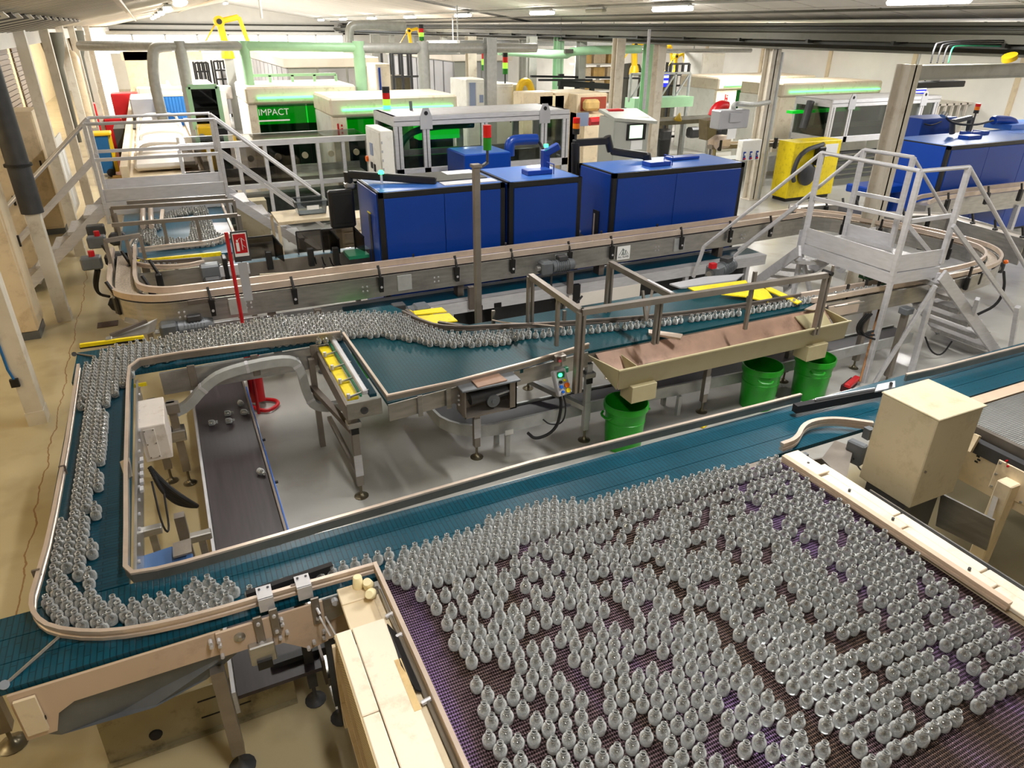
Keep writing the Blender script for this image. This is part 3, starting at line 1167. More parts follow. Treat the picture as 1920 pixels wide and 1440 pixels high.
# S-shaped guide between the mesh belt and the beige box
sp = smooth_path([P(1462, 852, Z), P(1490, 842, Z), P(1502, 815, Z), P(1530, 805, Z), P(1570, 803, Z), P(1632, 812, Z)], 2)
guide(sp, .03, .06).build('guide_rail', 'rail', t)
MB().obox(P(1628, 812, Z + .04), (.05, .05, .08)).build('rail_clamp', 'motor', t)

# ------------------------------------------------------------------ folded steel panel on the floor under the conveyor
t = T('floor_panel', 'dirty slotted steel panel leaning low under the front conveyor', 'panel', (-.5, 2.95, 0))
pts = [P(205, 1432, .01), P(440, 1372, .01), P(545, 1320, .05), P(530, 1250, .26), P(178, 1352, .26)]
a0, b0 = Vector((-.89, 3.035, .0)), Vector((.08, 3.03, .0))
OFF = Vector((0, .035, .30))
MB().slab([a0, b0, b0 + OFF, a0 + OFF], .012).build('sheet', 'oldsteel', t)
mb = MB()
for (x0, x1, f) in ((-.42, -.16, .35), (-.42, -.1, .72), (-.1, .05, .5)):
    p0 = a0 + Vector((x0 + .89, -.008, 0)) + OFF * f
    p1 = a0 + Vector((x1 + .89, -.008, 0)) + OFF * f
    mb.bar(p0, p1, .008, .008)
mb.build('slot', 'black', t)
MB().lathe([(.035, 0), (.03, .012), (0, .014)], a0 + Vector((.24, .006, .10)), 14, Matrix.Rotation(1.45, 3, 'X')).build('rubber_cap', 'rubber', t, True)
MB().lathe([(.02, 0), (.02, .012), (0, .014)], a0 + Vector((.62, .01, .16)), 12, Matrix.Rotation(1.45, 3, 'X')).build('rubber_cap', 'rubber', t, True)
B('folded_lip', 'oldsteel', t, (-.9, 3.0, .0), (.08, 3.035, .015))

# dark feet and frame in the shade between the panel and the mesh guard
t = T('lehr_undercarriage', 'dark steel underframe with round feet in shade beside the mesh guard', 'frame', (.22, 2.9, 0))
for (px, py) in ((592, 1312), (640, 1345)):
    q = P(px, py, 0)
    MB().box((q.x - .025, q.y - .025, .13), (q.x + .025, q.y + .025, .8)).build('leg', 'motor_dark', t)
    foot(MB(), q.x, q.y, .06).build('levelling_foot', 'motor_dark', t, True)
B('crossbar', 'motor_dark', t, (-.02, 3.02, .5), (.52, 3.08, .58))
B('crossbar', 'motor_dark', t, (-.02, 3.0, .3), (.52, 3.05, .36))

# ================================================================== annealing lehr with the wide wire mesh belt
t = T('lehr_conveyor', 'wide wire mesh belt with violet heat tint carrying the field of bottles', 'conveyor', (1.9, 1.5, 0))
lehr = t
MB().box((.575, -.6, Z - .02), (3.235, 2.69, Z)).build('mesh_belt', 'mesh_belt', t)
MB().box((.56, 2.675, Z - .03), (3.24, 2.73, Z - .001)).build('transfer_comb', 'steel_brown', t)
guide([(.556, 2.745, Z), (.563, 2.1, Z), (.566, 1.5, Z), (.566, -.6, Z)], .02, .06).build('guide_rail', 'rail', t)
MB().tube([(.535, 2.60, Z + .035), (.545, 1.2, Z + .035), (.545, -.6, Z + .035)], .008, 8).build('rail_rod', 'steel', t, True)
for yy in (2.42, 2.28, 1.9, 1.35):
    CYL('rod_clamp', 'alum', t, (.515, yy, Z + .03), (.56, yy, Z + .04), .011, 8)
guide([(3.212, 2.635, Z), (3.225, 2.1, Z), (3.235, 1.2, Z)], .035, .045).build('guide_rail', 'pinkish', t)
# left cover boards
for (y0, y1, x0, x1) in ((1.93, 2.40, .275, .345), (1.40, 2.40, .350, .50), (-.6, 1.925, .275, .345), (-.6, 1.395, .350, .50)):
    MB().box((x0, y0, Z + .03), (x1, y1, Z + .05), .004).build('cover_board', 'cream_white', t)
MB().slab([(.275, 2.40, Z + .04), (.275, -.6, Z + .04), (.275, -.6, .4), (.275, 2.40, .62)], .012).build('mesh_guard', 'perforated', t)
MB().bar((.26, 2.38, Z), (.26, 2.38, .45), .02, .02).bar((.26, 2.38, .62), (.26, .5, .47), .02, .02).bar((.262, 2.38, .9), (.262, 1.2, .47), .014, .014).build('guard_frame', 'cream', t)
MB().box((.345, 2.42, Z + .0), (.50, 2.66, Z + .02), .004).build('end_cover', 'cream', t)
MB().box((.345, 2.585, Z + .012), (.50, 2.70, Z + .03), .004).build('end_cover', 'cream', t)
MB().slab([(.505, 2.36, Z + .045), (.535, 2.28, Z + .03), (.54, 1.95, Z + .03), (.51, 1.96, Z + .045), (.49, 2.1, Z + .05)], .008).build('rubber_flap', 'rubber', t)
MB().box((.49, -.6, Z - .02), (.535, 2.6, Z + .012)).build('side_strip', 'cream', t)
B('side_plate', 'steel_brown', t, (.5, -.6, .6), (.55, 2.7, Z - .03))
MB().box((.472, 1.86, Z + .05), (.502, 2.14, Z + .052)).build('worn_patch', 'worn_paint', t)
# right cover boards and channel
segs = [(2.40, 2.665), (1.83, 2.385), (1.32, 1.82), (.6, 1.31), (-.6, .59)]
for k, (y0, y1) in enumerate(segs):
    xo = 3.37 if k == 0 else 3.345
    MB().box((3.247, y0, Z + .02), (xo, y1, Z + (.055 if k == 0 else .045)), .004).build('cover_board', 'cream_white', t)
    if k:
        MB().box((xo + .003, y0 + .1, Z + .015), (3.42, y1 + .1, Z + .042), .004).build('cover_board', 'cream_white', t)
MB().box((3.43, -.6, Z - .12), (3.50, 2.25, Z - .02)).build('side_channel', 'motor_dark', t)
MB().box((3.425, -.6, Z - .02), (3.435, 2.25, Z + .02)).box((3.5, -.6, Z - .05), (3.51, 2.2, Z + .0)).build('channel_edge', 'steel', t)
B('side_plate', 'cream', t, (3.25, -.6, .55), (3.28, 2.66, Z))
for yy in (2.52, 2.2, 1.9, 1.45):
    CYL('board_screw', 'motor_dark', t, (3.31, yy, Z + .045), (3.31, yy, Z + .06), .008, 8)
B('screw_box', 'motor', t, (3.34, 2.60, Z + .0), (3.40, 2.63, Z + .05))
for yy in (-.3, 1.6):
    for xx in (.6, 3.3):
        MB().box((xx - .04, yy - .04, 0), (xx + .04, yy + .04, .9)).build('leg', 'cream', t)
# dark machinery between the mesh belt and the beige box
MB().slab([P(1540, 862, .98), P(1565, 828, .98), P(1600, 840, .98), P(1585, 905, .98)], .02).build('gear_plate', 'steel_brown', t)
MB().obox(P(1604, 848, .98), (.06, .12, .16), rz=.2, bv=.01).build('air_valve', 'motor', t)
MB().tube(smooth_path([P(1600, 860, .95), P(1612, 880, .8), P(1622, 886, .9)], 2), .006, 6).build('air_hose', 'black', t, True)
CYL('chain_wheel', 'motor_dark', t, (3.38, 2.62, .93), (3.45, 2.62, .93), .07, 18)
MB().slab([(3.40, 2.66, .95), (3.62, 2.63, .95), (3.62, 2.63, .62), (3.40, 2.66, .62)], .012).build('gear_plate', 'steel_brown', t)

# three cream rubber stoppers on the end cover
labs = ['upright cream rubber stopper nearest the rail corner of the mesh belt', 'tilted cream rubber stopper in the middle of the three on the end cover', 'cream rubber stopper lying toward the cover boards below the other two']
for k, (px, py, tilt) in enumerate(((672, 1094, 0), (692, 1096, .5), (697, 1110, .85))):
    q = P(px, py + 6, Z + .03)
    R = Matrix.Rotation(tilt, 3, 'X') @ Matrix.Rotation(-tilt * .4, 3, 'Y')
    o = MB().lathe([(.026, 0), (.028, .006), (.022, .062), (.019, .066), (0, .066)], q + Vector((0, 0, .012 if tilt else 0)), 16, R).build('rubber_stopper', 'knob_cream', None, True)
    tag(o, labs[k], 'stopper', 'rubber stoppers on the end cover')
    recentre(o)

# ================================================================== beige housing beside the mesh belt
t = T('drive_housing', 'big scuffed beige sheet metal box standing beside the mesh belt', 'machine housing', (3.87, 2.2, .9))
MB().box((3.665, 2.03, .92), (4.075, 2.40, 1.535), .006).build('body', 'box_beige', t)
MB().box((3.660, 2.02, 1.535), (4.085, 2.405, 1.547), .004).build('lid', 'box_beige', t)
CYL('screw', 'steel_brown', t, (3.70, 2.03, 1.18), (3.70, 2.022, 1.18), .008, 8)
MB().box((3.70, 2.08, .55), (4.02, 2.36, .92)).build('pedestal', 'motor_dark', t)
MB().box((3.7, 2.1, 0), (4.0, 2.3, .55)).build('pedestal_leg', 'motor_dark', t)
# ================================================================== second lehr at the right edge
t = T('lehr_conveyor', 'grey mesh belt conveyor with cream side plate at the right edge of the photo', 'conveyor', (5.6, 1.8, 0))
MB().box((4.82, -.4, Z - .02), (7.5, 2.60, Z)).build('mesh_belt', 'mesh_belt_grey', t)
MB().box((4.78, -.4, Z - .05), (4.82, 2.6, Z + .03)).build('edge_rail', 'steel_brown', t)
MB().box((4.70, -.4, Z - .12), (4.76, 2.52, Z - .03)).build('chain_track', 'motor_dark', t)
MB().box((4.73, -.4, .62), (4.76, 2.50, Z - .12)).build('side_plate', 'cream', t)
MB().box((4.695, 1.90, .70), (4.73, 2.14, .93), .006).build('bearing_plate', 'cream', t)
for yy, zz in ((1.92, .91), (2.12, .91), (1.92, .72), (2.12, .72), (1.92, .82), (2.12, .82)):
    CYL('bolt', 'steel', t, (4.70, yy, zz), (4.685, yy, zz), .009, 8)
for yy, zz in ((2.09, .945), (2.07, .915)):
    CYL('red_button', 'red', t, (4.70, yy, zz), (4.685, yy, zz), .007, 8)
MB().box((4.60, 1.96, 0), (4.70, 2.06, .84), .008).build('leg', 'cream', t)
MB().slab([(4.70, 2.30, Z + .02), (4.66, 2.30, .9), (4.66, 2.34, .9), (4.70, 2.34, Z + .02)], .03).build('side_bracket', 'cream', t)
B('underframe', 'motor_dark', t, (4.9, -.4, .55), (6.8, 2.4, .7))
MB().slab([P(1765, 925, .85), P(1865, 975, .85), P(1850, 1032, .6), P(1755, 985, .6)], .012).build('deflector_sheet', 'steel', t)
MB().bar(P(1845, 1000, .72), (4.75, 2.1, .7), .03).build('sheet_bracket', 'steel', t)
for k in range(4):
    MB().obox((4.727, 2.27 + (k % 2) * .012, .88 - k * .022), (.003, .022, .013)).build('print_mark', 'text_black', t)
# ================================================================== accumulation table
t = T('accumulation_table', 'wide teal belt table where bottles narrow into a single file', 'conveyor table', (3, 5.2, 0))
table = t
poly = [(1.135, 4.50), (2.30, 4.595), (2.98, 4.69), (5.72, 4.68), (5.80, 4.86), (5.36, 5.63), (4.8, 5.67), (2.28, 5.68), (1.9, 6.1), (1.75, 6.5), (1.02, 6.5), (1.12, 5.82)]
MB().prism(poly, Z - .03, Z).build('belt', 'belt_table', t)
guide2([(1.115, 5.80, Z), (1.135, 4.485, Z), (1.66, 4.495, Z), (2.32, 4.57, Z), (2.99, 4.685, Z)], t, .02, .05)
MB().slab([(1.13, 4.475, Z), (2.98, 4.675, Z), (2.98, 4.675, Z - .14), (1.13, 4.475, Z - .14)], .012).build('side_plate', 'steel', t)
MB().slab([(2.98, 4.675, Z - .02), (5.75, 4.67, Z - .02), (5.75, 4.67, Z - .1), (2.98, 4.675, Z - .1)], .012).build('side_plate', 'steel_brown', t)
MB().box((.86, 4.66, Z - .17), (1.13, 4.675, Z - .03), .003).build('end_plate', 'steel', t)
MB().lathe([(.03, 0), (.03, .006), (.012, .01), (0, .012)], (.99, 4.66, Z - .11), 16, Matrix.Rotation(math.pi / 2, 3, 'X')).build('shaft_cap', 'motor_dark', t, True)
MB().box((.86, 4.68, Z - .2), (.88, 5.85, Z - .06)).build('side_plate', 'steel_brown', t)
for (x, y) in ((1.38, 4.49), (1.62, 4.51)):
    MB().box((x - .02, y - .014, Z - .16), (x + .02, y - .004, Z + .02), .003).build('rail_bracket', 'steel', t)
for k in range(3):
    CYL('bolt', 'alum', t, (1.7, 4.50, Z - .06 - k * .04), (1.7, 4.488, Z - .06 - k * .04), .008, 8)
# yellow covers and the narrow belt at the left end
ya, yb = Vector((.925, 5.84, Z - .03)), Vector((.925, 4.74, Z - .03))
for k in range(4):
    y1 = 5.84 - k * .28
    MB().box((.885, y1 - .255, Z - .05), (.975, y1, Z - .025), .004).build('yellow_cover', 'yellow', t)
    MB().bar((.89, y1 - .27, Z - .01), (1.06, y1 - .24, Z + .005), .014, .014).build('cross_arm', 'steel', t)
    CYL('arm_knob', 'alum', t, (.895, y1 - .27, Z - .02), (.895, y1 - .27, Z + .02), .014, 8)
MB().box((1.05, 4.70, Z - .03), (1.105, 5.84, Z - .004)).build('narrow_belt', 'belt_y', t)
MB().box((1.0, 4.72, Z - .01), (1.045, 5.84, Z + .03), .008).build('guide_bar', 'alum', t)
B('yellow_edge', 'teal_green', t, (.98, 4.72, Z - .02), (.995, 5.84, Z + .0))
# drive housing
hx0, hx1, hy, ZB = 1.72, 2.17, 4.42, Z + .06
mb = MB()
mb.box((hx0, hy, ZB - .30), (hx0 + .012, hy + .18, ZB - .05)).box((hx1 - .012, hy, ZB - .30), (hx1, hy + .18, ZB - .05)).box((hx0, hy, ZB - .30), (hx1, hy + .18, ZB - .288)).box((hx0, hy + .15, ZB - .30), (hx1, hy + .162, ZB - .05))
mb.box((hx1 - .06, hy, ZB - .30), (hx1, hy + .012, ZB - .05))
mb.build('drive_box', 'steel_brown', t)
MB().box((hx0 - .03, hy - .03, ZB - .05), (hx1 + .02, hy + .14, ZB - .03), .004).build('box_lid', 'green_dark' if False else 'motor', t)
MB().slab([(hx0 + .1, hy - .03, ZB - .025), (hx0 + .36, hy - .01, ZB - .025), (hx0 + .34, hy + .13, ZB - .02), (hx0 + .1, hy + .12, ZB - .02)], .008).build('loose_plate', 'trough_in', t)
MB().lathe([(.055, 0), (.055, .02), (.045, .022), (.02, .022), (.018, .03), (0, .03)], (1.98, hy + .05, ZB - .21), 22, Matrix.Rotation(math.pi / 2, 3, 'X')).build('drive_pulley', 'motor', t, True)
CYL('gear_motor', 'motor_dark', t, (1.80, hy + .10, ZB - .18), (2.12, hy + .10, ZB - .17), .055, 14)
BAR('tie_rod', 'alum', t, (1.98, hy + .04, ZB - .17), (2.2, hy + .04, ZB - .14), .012)
# legs
legs = [(678, 930), (894, 857), (1095, 825), (1315, 772), (990, 728), (1143, 708), (1468, 715)]
for i, (px, py) in enumerate(legs):
    q = P(px, py, 0)
    wd = .028
    lg = MB().box((q.x - wd, q.y - wd, .12), (q.x + wd, q.y + wd, Z - .18), .004).build('leg', 'steel_brown' if i != 2 else 'galv', t)
    foot(MB(), q.x, q.y, .06).build('levelling_foot', 'bronze', lg, True)
    if i < 4:
        MB().box((q.x - wd - .004, q.y - wd - .004, .22), (q.x + wd + .004, q.y - wd, .42), .002).build('leg_scale', 'alum' if i != 2 else 'galv', lg)
    if i in (0, 2):
        MB().box((q.x - .055, q.y - .05, .68), (q.x + .055, q.y + .05, .73), .006).build('leg_clamp', 'steel', lg)
        B('clamp_window', 'black', lg, (q.x - .03, q.y - .036, .62), (q.x + .03, q.y - .02, .67))
BAR('lower_brace', 'rail_dark', t, (.93, 4.82, .62), (.78, 5.75, .62), .05)
BAR('lower_brace', 'steel_brown', t, (.90, 5.8, .25), (.93, 4.82, .2), .04)
BAR('frame_bar', 'galv', t, (3.08, 4.81, .35), (2.75, 5.4, .45), .05)
q = P(605, 690, .6)
BAR('leg', 'steel_brown', t, (.80, 5.75, .0), (.80, 5.75, .9), .05)

# guide rail along the single file, with posts
line_px = [(755, 588), (785, 603), (820, 615), (868, 618), (920, 615), (1000, 612), (1100, 606), (1250, 594), (1400, 574), (1500, 556)]
line = [P(px, py, Z + .045) for px, py in line_px]
line = [Vector((q.x, q.y, Z)) for q in line]
guide(smooth_path(line, 1), .022, .05).build('guide_rail', 'rail_dark', t)
for (px, py, h) in ((925, 600, .1), (1057, 604, .12), (1400, 572, .1)):
    q = P(px, py + 8, Z)
    MB().box((q.x - .014, q.y - .014, Z), (q.x + .014, q.y + .014, Z + h + .04)).build('rail_post', 'steel_brown', t)
TUBE('curved_rod', 'rail', t, smooth_path([P(923, 600, Z + .08), P(950, 606, Z + .08), P(1000, 607, Z + .07), P(1055, 613, Z + .06)], 2), .007, 6)
# yellow guard plates
for pts in (((775, 584), (828, 577), (838, 585), (778, 591)), ((780, 594), (842, 588), (858, 602), (800, 610)), ((830, 606), (862, 610), (866, 614), (840, 613))):
    MB().slab([P(px, py, Z + .03) for px, py in pts], .012).build('yellow_guard', 'yellow', t)
for pts in (((1290, 540), (1398, 526), (1402, 532), (1305, 548)), ((1352, 552), (1400, 537), (1430, 534), (1448, 558), (1440, 567), (1400, 557)), ((1428, 540), (1442, 538), (1503, 566), (1495, 570))):
    MB().slab([P(px, py, Z + .05) for px, py in pts], .012).build('yellow_guard', 'yellow', t)
BAR('guard_bar', 'rail_dark', t, P(762, 582, Z + .03), P(800, 612, Z + .03), .03)
BAR('guard_bar', 'rail_dark', t, P(822, 605, Z + .04), P(866, 612, Z + .04), .03)
MB().slab([P(1255, 533, Z + .02), P(1320, 520, Z + .02), P(1395, 514, Z + .02), P(1380, 526, Z + .02), P(1275, 540, Z + .02)], .015).build('transfer_plate', 'grey_panel', t)
MB().slab([P(1216, 619, Z + .03), P(1280, 628, Z + .05), P(1276, 636, Z + .03), P(1216, 626, Z + .03)], .02).build('deflector_bar', 'rail', t)

# frame of square tube standing over the table
t = T('table_frame', 'brown steel tube frame standing over the teal bottle table', 'frame', (3.08, 4.81, 0))
zt = 1.5
A1, A2 = P(1090, 585, zt), P(995, 518, zt)
A3, A4 = P(1552, 515, zt), P(1145, 494, zt)
A5 = P(1262, 556, zt)
mb = MB()
BAR('top_beam', 'steel_brown', t, A1, A3, .05)
BAR('top_beam', 'steel_brown', t, A2, A1, .05)
BAR('top_beam', 'steel_brown', t, A4, A5, .05)
for s in (-.022, .022):
    BAR('post', 'steel_brown', t, (A1.x + s, A1.y, zt), (A1.x + s, A1.y, .78), .024, .05)
    BAR('post', 'steel_brown', t, (A2.x + s, A2.y, zt), (A2.x + s, A2.y, .8), .02, .04)
    BAR('post', 'steel_brown', t, (A4.x + s, A4.y, zt), (A4.x + s, A4.y, .8), .02, .04)
    BAR('post', 'steel_brown', t, (A3.x + s, A3.y, zt), (A3.x + s, A3.y, .9), .022, .045)
    BAR('post', 'steel_brown', t, (A5.x + s * .8 - .12, A5.y + .02, zt), (A5.x - .12 + s * .8, A5.y + .02, Z + .08), .02, .04)
q = PY(1410, 540, (A1.y + A3.y) / 2)
BAR('drop_post', 'steel_brown', t, (q.x, q.y, zt), (q.x, q.y, Z + .08), .03)
q = A1.lerp(A2, .42)
BAR('drop_post', 'steel_brown', t, (q.x, q.y, zt), (q.x, q.y, Z + .04), .03)
BAR('vee_strut', 'steel_brown', t, P(1205, 545, 1.35), P(1211, 602, Z + .08), .022)
BAR('vee_strut', 'steel_brown', t, P(1224, 540, 1.35), P(1212, 602, Z + .08), .022)
BAR('beam_end', 'alum', t, A4.lerp(A5, .62) + Vector((0, 0, .028)), A4.lerp(A5, .98) + Vector((0, 0, .028)), .03, .008)
BAR('post_stub', 'steel_brown', t, A3 + Vector((.05, 0, -.02)), A3 + Vector((.05, 0, .08)), .02)
CYL('clamp_knob', 'black', t, A3 + Vector((0, -.05, .02)), A3 + Vector((0, .06, .02)), .02, 8)
q = PY(1417, 505, A3.y + .3)
BAR('post_stub', 'steel_brown', t, (q.x, q.y, zt - .15), (q.x, q.y, zt + .02), .03)

# control pendant on its stand
t = T('control_pendant', 'grey control pendant with coloured buttons hung on the table side', 'control box', P(1022, 715, .85))
q = Vector((2.62, 4.50, .86))
R = Matrix.Rotation(math.radians(-22), 3, 'X') @ Matrix.Rotation(math.radians(-6), 3, 'Y')
MB().obox(q, (.12, .06, .22), bv=.008, mat=R).build('casing', 'grey_panel', t)
pcas = t.children[0]
for nm, dx, dz, mt, r in (('start_button', -.01, .07, 'led_dot', .018), ('blue_button', -.025, -.03, 'blue_strip', .015), ('stop_button', .03, -.03, 'orange', .022), ('selector', -.02, .01, 'black', .014), ('selector', .02, .015, 'yellow', .012), ('yellow_button', .03, -.075, 'yellow', .02), ('blue_button', -.02, -.075, 'blue_strip', .012)):
    p0 = q + R @ Vector((dx, -.03, dz))
    CYL(nm, mt, pcas, p0, p0 + R @ Vector((0, -.018, 0)), r, 12)
B('display', 'teal_green', pcas, q + R @ Vector((-.035, -.031, .045)), q + R @ Vector((.035, -.034, .09)))
TUBE('cable', 'rubber', t, smooth_path([q + Vector((.01, .03, -.1)), (2.64, 4.5, .6), (2.62, 4.55, .36), (2.45, 4.6, .28), (2.38, 4.62, .36)], 3), .014, 8)
TUBE('cable', 'rubber', t, smooth_path([q + Vector((.03, .03, -.1)), (2.70, 4.52, .6), (2.72, 4.6, .38), (2.62, 4.66, .36), (2.56, 4.68, .42)], 3), .007, 6)
t = T('sensor_stand', 'thin steel rod with small green sensor beside the control pendant', 'sensor', PY(1052, 757, 4.56))
CYL('rod', 'steel', t, PY(1052, 757, 4.56), PY(1053, 668, 4.56), .01, 8)
MB().obox(PY(1050, 690, 4.56), (.10, .03, .03)).build('clamp', 'steel', t)
MB().obox(PY(1060, 692, 4.55), (.04, .05, .05), bv=.005).build('sensor', 'teal_green', t)
MB().obox(PY(1048, 670, 4.6), (.10, .08, .06), bv=.005).build('bracket', 'steel_brown', t)
CYL('red_knob', 'red', t, PY(1050, 677, 4.56), PY(1050, 677, 4.52), .014, 8)

# ------------------------------------------------------------------ cream reject trough
t = T('reject_trough', 'long cream sheet metal trough along the table edge above the green bins', 'trough', (4.4, 4.45, .6))
x0, x1 = 3.0, 5.78
bk, bt_, ft = (4.66, .975), (4.40, .74), (4.30, .97)      # back rim, bottom, front rim (y, z)
MB().slab([(x0 + .05, bk[0], bk[1]), (x1, bk[0], bk[1]), (x1, bt_[0], bt_[1]), (x0 + .12, bt_[0], bt_[1])], .008).build('inner_sheet', 'trough_in', t)
MB().slab([(x0 + .06, ft[0], ft[1]), (x1 - .04, ft[0], ft[1]), (x1 + .05, bt_[0] - .02, bt_[1]), (x0 + .12, bt_[0] - .02, bt_[1])], .01).build('front_panel', 'trough', t)
MB().bar((x0 + .05, ft[0] - .008, ft[1]), (x1 - .02, ft[0] - .008, ft[1]), .02, .012).build('rim_fold', 'trough', t)
MB().slab([(x0 - .02, bk[0], bk[1]), (x0 + .06, ft[0], ft[1]), (x0 + .12, bt_[0], bt_[1] - .01)], .01).build('end_panel', 'trough', t)
MB().slab([(x1, bk[0] - .02, bk[1]), (x1 - .04, ft[0], ft[1]), (x1 + .05, bt_[0], bt_[1])], .01).build('end_panel', 'trough', t)
MB().slab([(x0 + .28, 4.60, .95), (x0 + .30, 4.34, .93), (x0 + .30, 4.38, .80), (x0 + .28, 4.5, .82)], .008).build('divider', 'trough', t)
mb = MB()
for (cx) in (3.36, 5.42):
    MB().box((cx - .13, 4.32, .60), (cx + .13, 4.50, .76), .004).build('chute', 'trough', t)
MB().box((3.42, 4.36, .86), (3.58, 4.44, .90)).build('chute_frame', 'rail_dark', t)
MB().slab([(5.35, 4.62, .96), (5.74, 4.62, .96), (5.70, 4.36, .80), (5.42, 4.36, .80)], .012).build('cover_sheet', 'trough', t)

# ------------------------------------------------------------------ green bins
labs = ['green plastic bin nearest the front teal conveyor under the trough end', 'middle green plastic bin, with its rim bent, below the long trough', 'green plastic bin farthest along the trough beside the red broom']
cents = [(3.37, 4.58), (5.09, 4.66), (5.74, 4.58)]
bp = None
for k, (x, y) in enumerate(cents):
    if k == 0:
        t = T('plastic_bin', labs[0], 'bin', (x, y, 0), 'green bins under the trough')
        R0 = .165
        prof = [(R0, 0), (R0 + .004, .01), (.182, .28), (.186, .283), (.186, .30), (.182, .303), (.190, .40), (.205, .41), (.207, .455), (.203, .47), (.194, .47), (.186, .41), (.178, .28), (.155, .02), (0, .02)]
        MB().lathe(prof, (x, y, 0), 36).build('body', 'green_bin', t, True)
        for s in (-1, 1):
            hp = smooth_path([(x + s * .20, y - .07, .38), (x + s * .235, y - .05, .36), (x + s * .235, y + .05, .36), (x + s * .20, y + .07, .38)], 1)
            MB().tube(hp, .012, 8).build('handle', 'green_bin', t, True)
        bp = t
    else:
        t = copy_tree(bp, (x, y, 0), rz=(0, 1.0, .9)[k], label=labs[k])
t = T('floor_scrap', 'small yellow tag with wire lying on the floor behind the front belt', 'scrap', P(1322, 800, 0))
q = P(1318, 800, 0)
MB().obox(q + Vector((0, 0, .015)), (.08, .06, .03), rz=.3, bv=.01).build('tag', 'yellow', t)
TUBE('wire', 'steel', t, smooth_path([q + Vector((.03, 0, .03)), q + Vector((.06, .02, .05)), q + Vector((.11, -.01, .01)), q + Vector((.14, .01, .01))], 2), .004, 6)

# broom
t = T('broom', 'red headed broom with wooden stick leaning on the stair platform', 'broom', P(1612, 720, 0))
b0, b1 = P(1612, 716, .06), P(1676, 476, 1.25)
CYL('stick', 'broom_wood', t, b0, b1, .012, 10)
MB().obox(P(1598, 716, .08), (.30, .07, .05), rz=.35, bv=.012).build('head', 'red', t)
MB().obox(P(1592, 722, .035), (.28, .08, .07), rz=.35).build('bristles', 'bristle', t)
TUBE('hook', 'steel', t, [b1 + Vector((-.03, 0, 0)), b1 + Vector((-.012, 0, .03)), b1 + Vector((.012, 0, .03))], .004, 6)

# ------------------------------------------------------------------ low return conveyor under the table
t = T('return_conveyor', 'low dark belt conveyor curving beneath the bottle table', 'conveyor', (3, 5, 0))
path = [Vector((1.93, 6.1, .3)), Vector((1.93, 5.42, .3))] + arc((2.25, 5.40, .3), .32, 180, 270, 6)[1:] + [Vector((3.2, 5.08, .3)), Vector((5.1, 4.97, .3)), Vector((7.6, 4.95, .3))]
MB().sweep(path, [(-.12, -.02), (.12, -.02), (.12, 0), (-.12, 0)]).build('belt', 'belt_dark', t)
MB().sweep(path, [(.12, -.10), (.145, -.10), (.145, .02), (.12, .02)]).build('side_rail', 'galv', t)
MB().sweep(path, [(-.145, -.10), (-.12, -.10), (-.12, .02), (-.145, .02)]).build('side_rail', 'galv', t)
for x, y in ((2.3, 4.99), (4.2, 4.95), (6.1, 4.93)):
    for s in (-.12, .12):
        MB().box((x - .02, y + s - .02, 0), (x + .02, y + s + .02, .22)).build('leg', 'galv', t)
B('label_plate', 'paper', t, (2.28, 4.868, .22), (2.36, 4.872, .27))

# ------------------------------------------------------------------ black cullet belt running back under the bottle conveyors
t = T('waste_conveyor', 'black rubber belt conveyor running low away under the bottle line', 'conveyor', (0, 5.3, 0))
MB().box((-.21, 2.9, .30), (.235, 7.05, .325)).build('belt', 'belt_black', t)
MB().box((-.235, 2.9, .2), (-.215, 7.05, .36)).build('side_rail', 'alum', t)
MB().box((.24, 2.9, .18), (.255, 7.05, .37)).build('side_rail', 'rail_dark', t)
MB().box((.262, 3.6, .30), (.272, 6.6, .34)).build('edge_strip', 'blue_strip', t)
MB().box((.255, 2.9, .16), (.285, 7.05, .22)).build('frame_bar', 'steel', t)
for yy in (3.4, 5.0, 6.6):
    for xx in (-.22, .27):
        MB().box((xx - .02, yy - .02, 0), (xx + .02, yy + .02, .2)).build('leg', 'steel_brown', t)
for yy in (4.0, 4.9, 5.6):
    CYL('bolt', 'black', t, (.272, yy, .28), (.30, yy, .28), .012, 8)

# grey cable trunking snaking between the two conveyors
tp = smooth_path([PY(px, py, 5.70) for px, py in ((322, 772), (350, 764), (385, 722), (422, 697), (530, 673), (562, 682), (575, 740), (592, 764), (648, 760))], 2)
o = MB().tube(tp, .052, 4, ph=math.pi / 4).build('cable_trunking', 'galv', None)
for k in (3, 9, 15, 21, 27):
    q = tp[k]
    MB().tube([q - (tp[k + 1] - q).normalized() * .012, q + (tp[k + 1] - q).normalized() * .012], .056, 4, ph=math.pi / 4).build('joint_sleeve', 'alum', o)
tag(o, 'grey metal cable trunking bending in an S between belts above the floor', 'cable trunking')
t = T('junction_box', 'white steel junction box with oval hatch beside the left teal belt', 'control box', (-.47, 5.2, .64))
MB().box((-.565, 4.965, .66), (-.385, 5.42, .95), .006).build('casing', 'white_box', t)
hat = MB().box((-.535, 4.958, .69), (-.46, 4.966, .93), .002).build('hatch', 'white_box', t)
for dx, dz in ((-.525, .70), (-.47, .70), (-.525, .92), (-.47, .92), (-.525, .81), (-.47, .81)):
    CYL('screw', 'steel_brown', hat, (dx, 4.96, dz), (dx, 4.953, dz), .005, 6)
for k in range(5):
    TUBE('hose', 'rubber', t, smooth_path([(-.55 + k * .006, 4.93 - k * .02, .64 - k * .01), (-.5, 4.85 - k * .01, .58 - k * .02), (-.44, 4.8, .5 - k * .03), (-.36, 4.72 + k * .02, .44 - k * .03), (-.3, 4.8, .3)], 2), .017, 8)
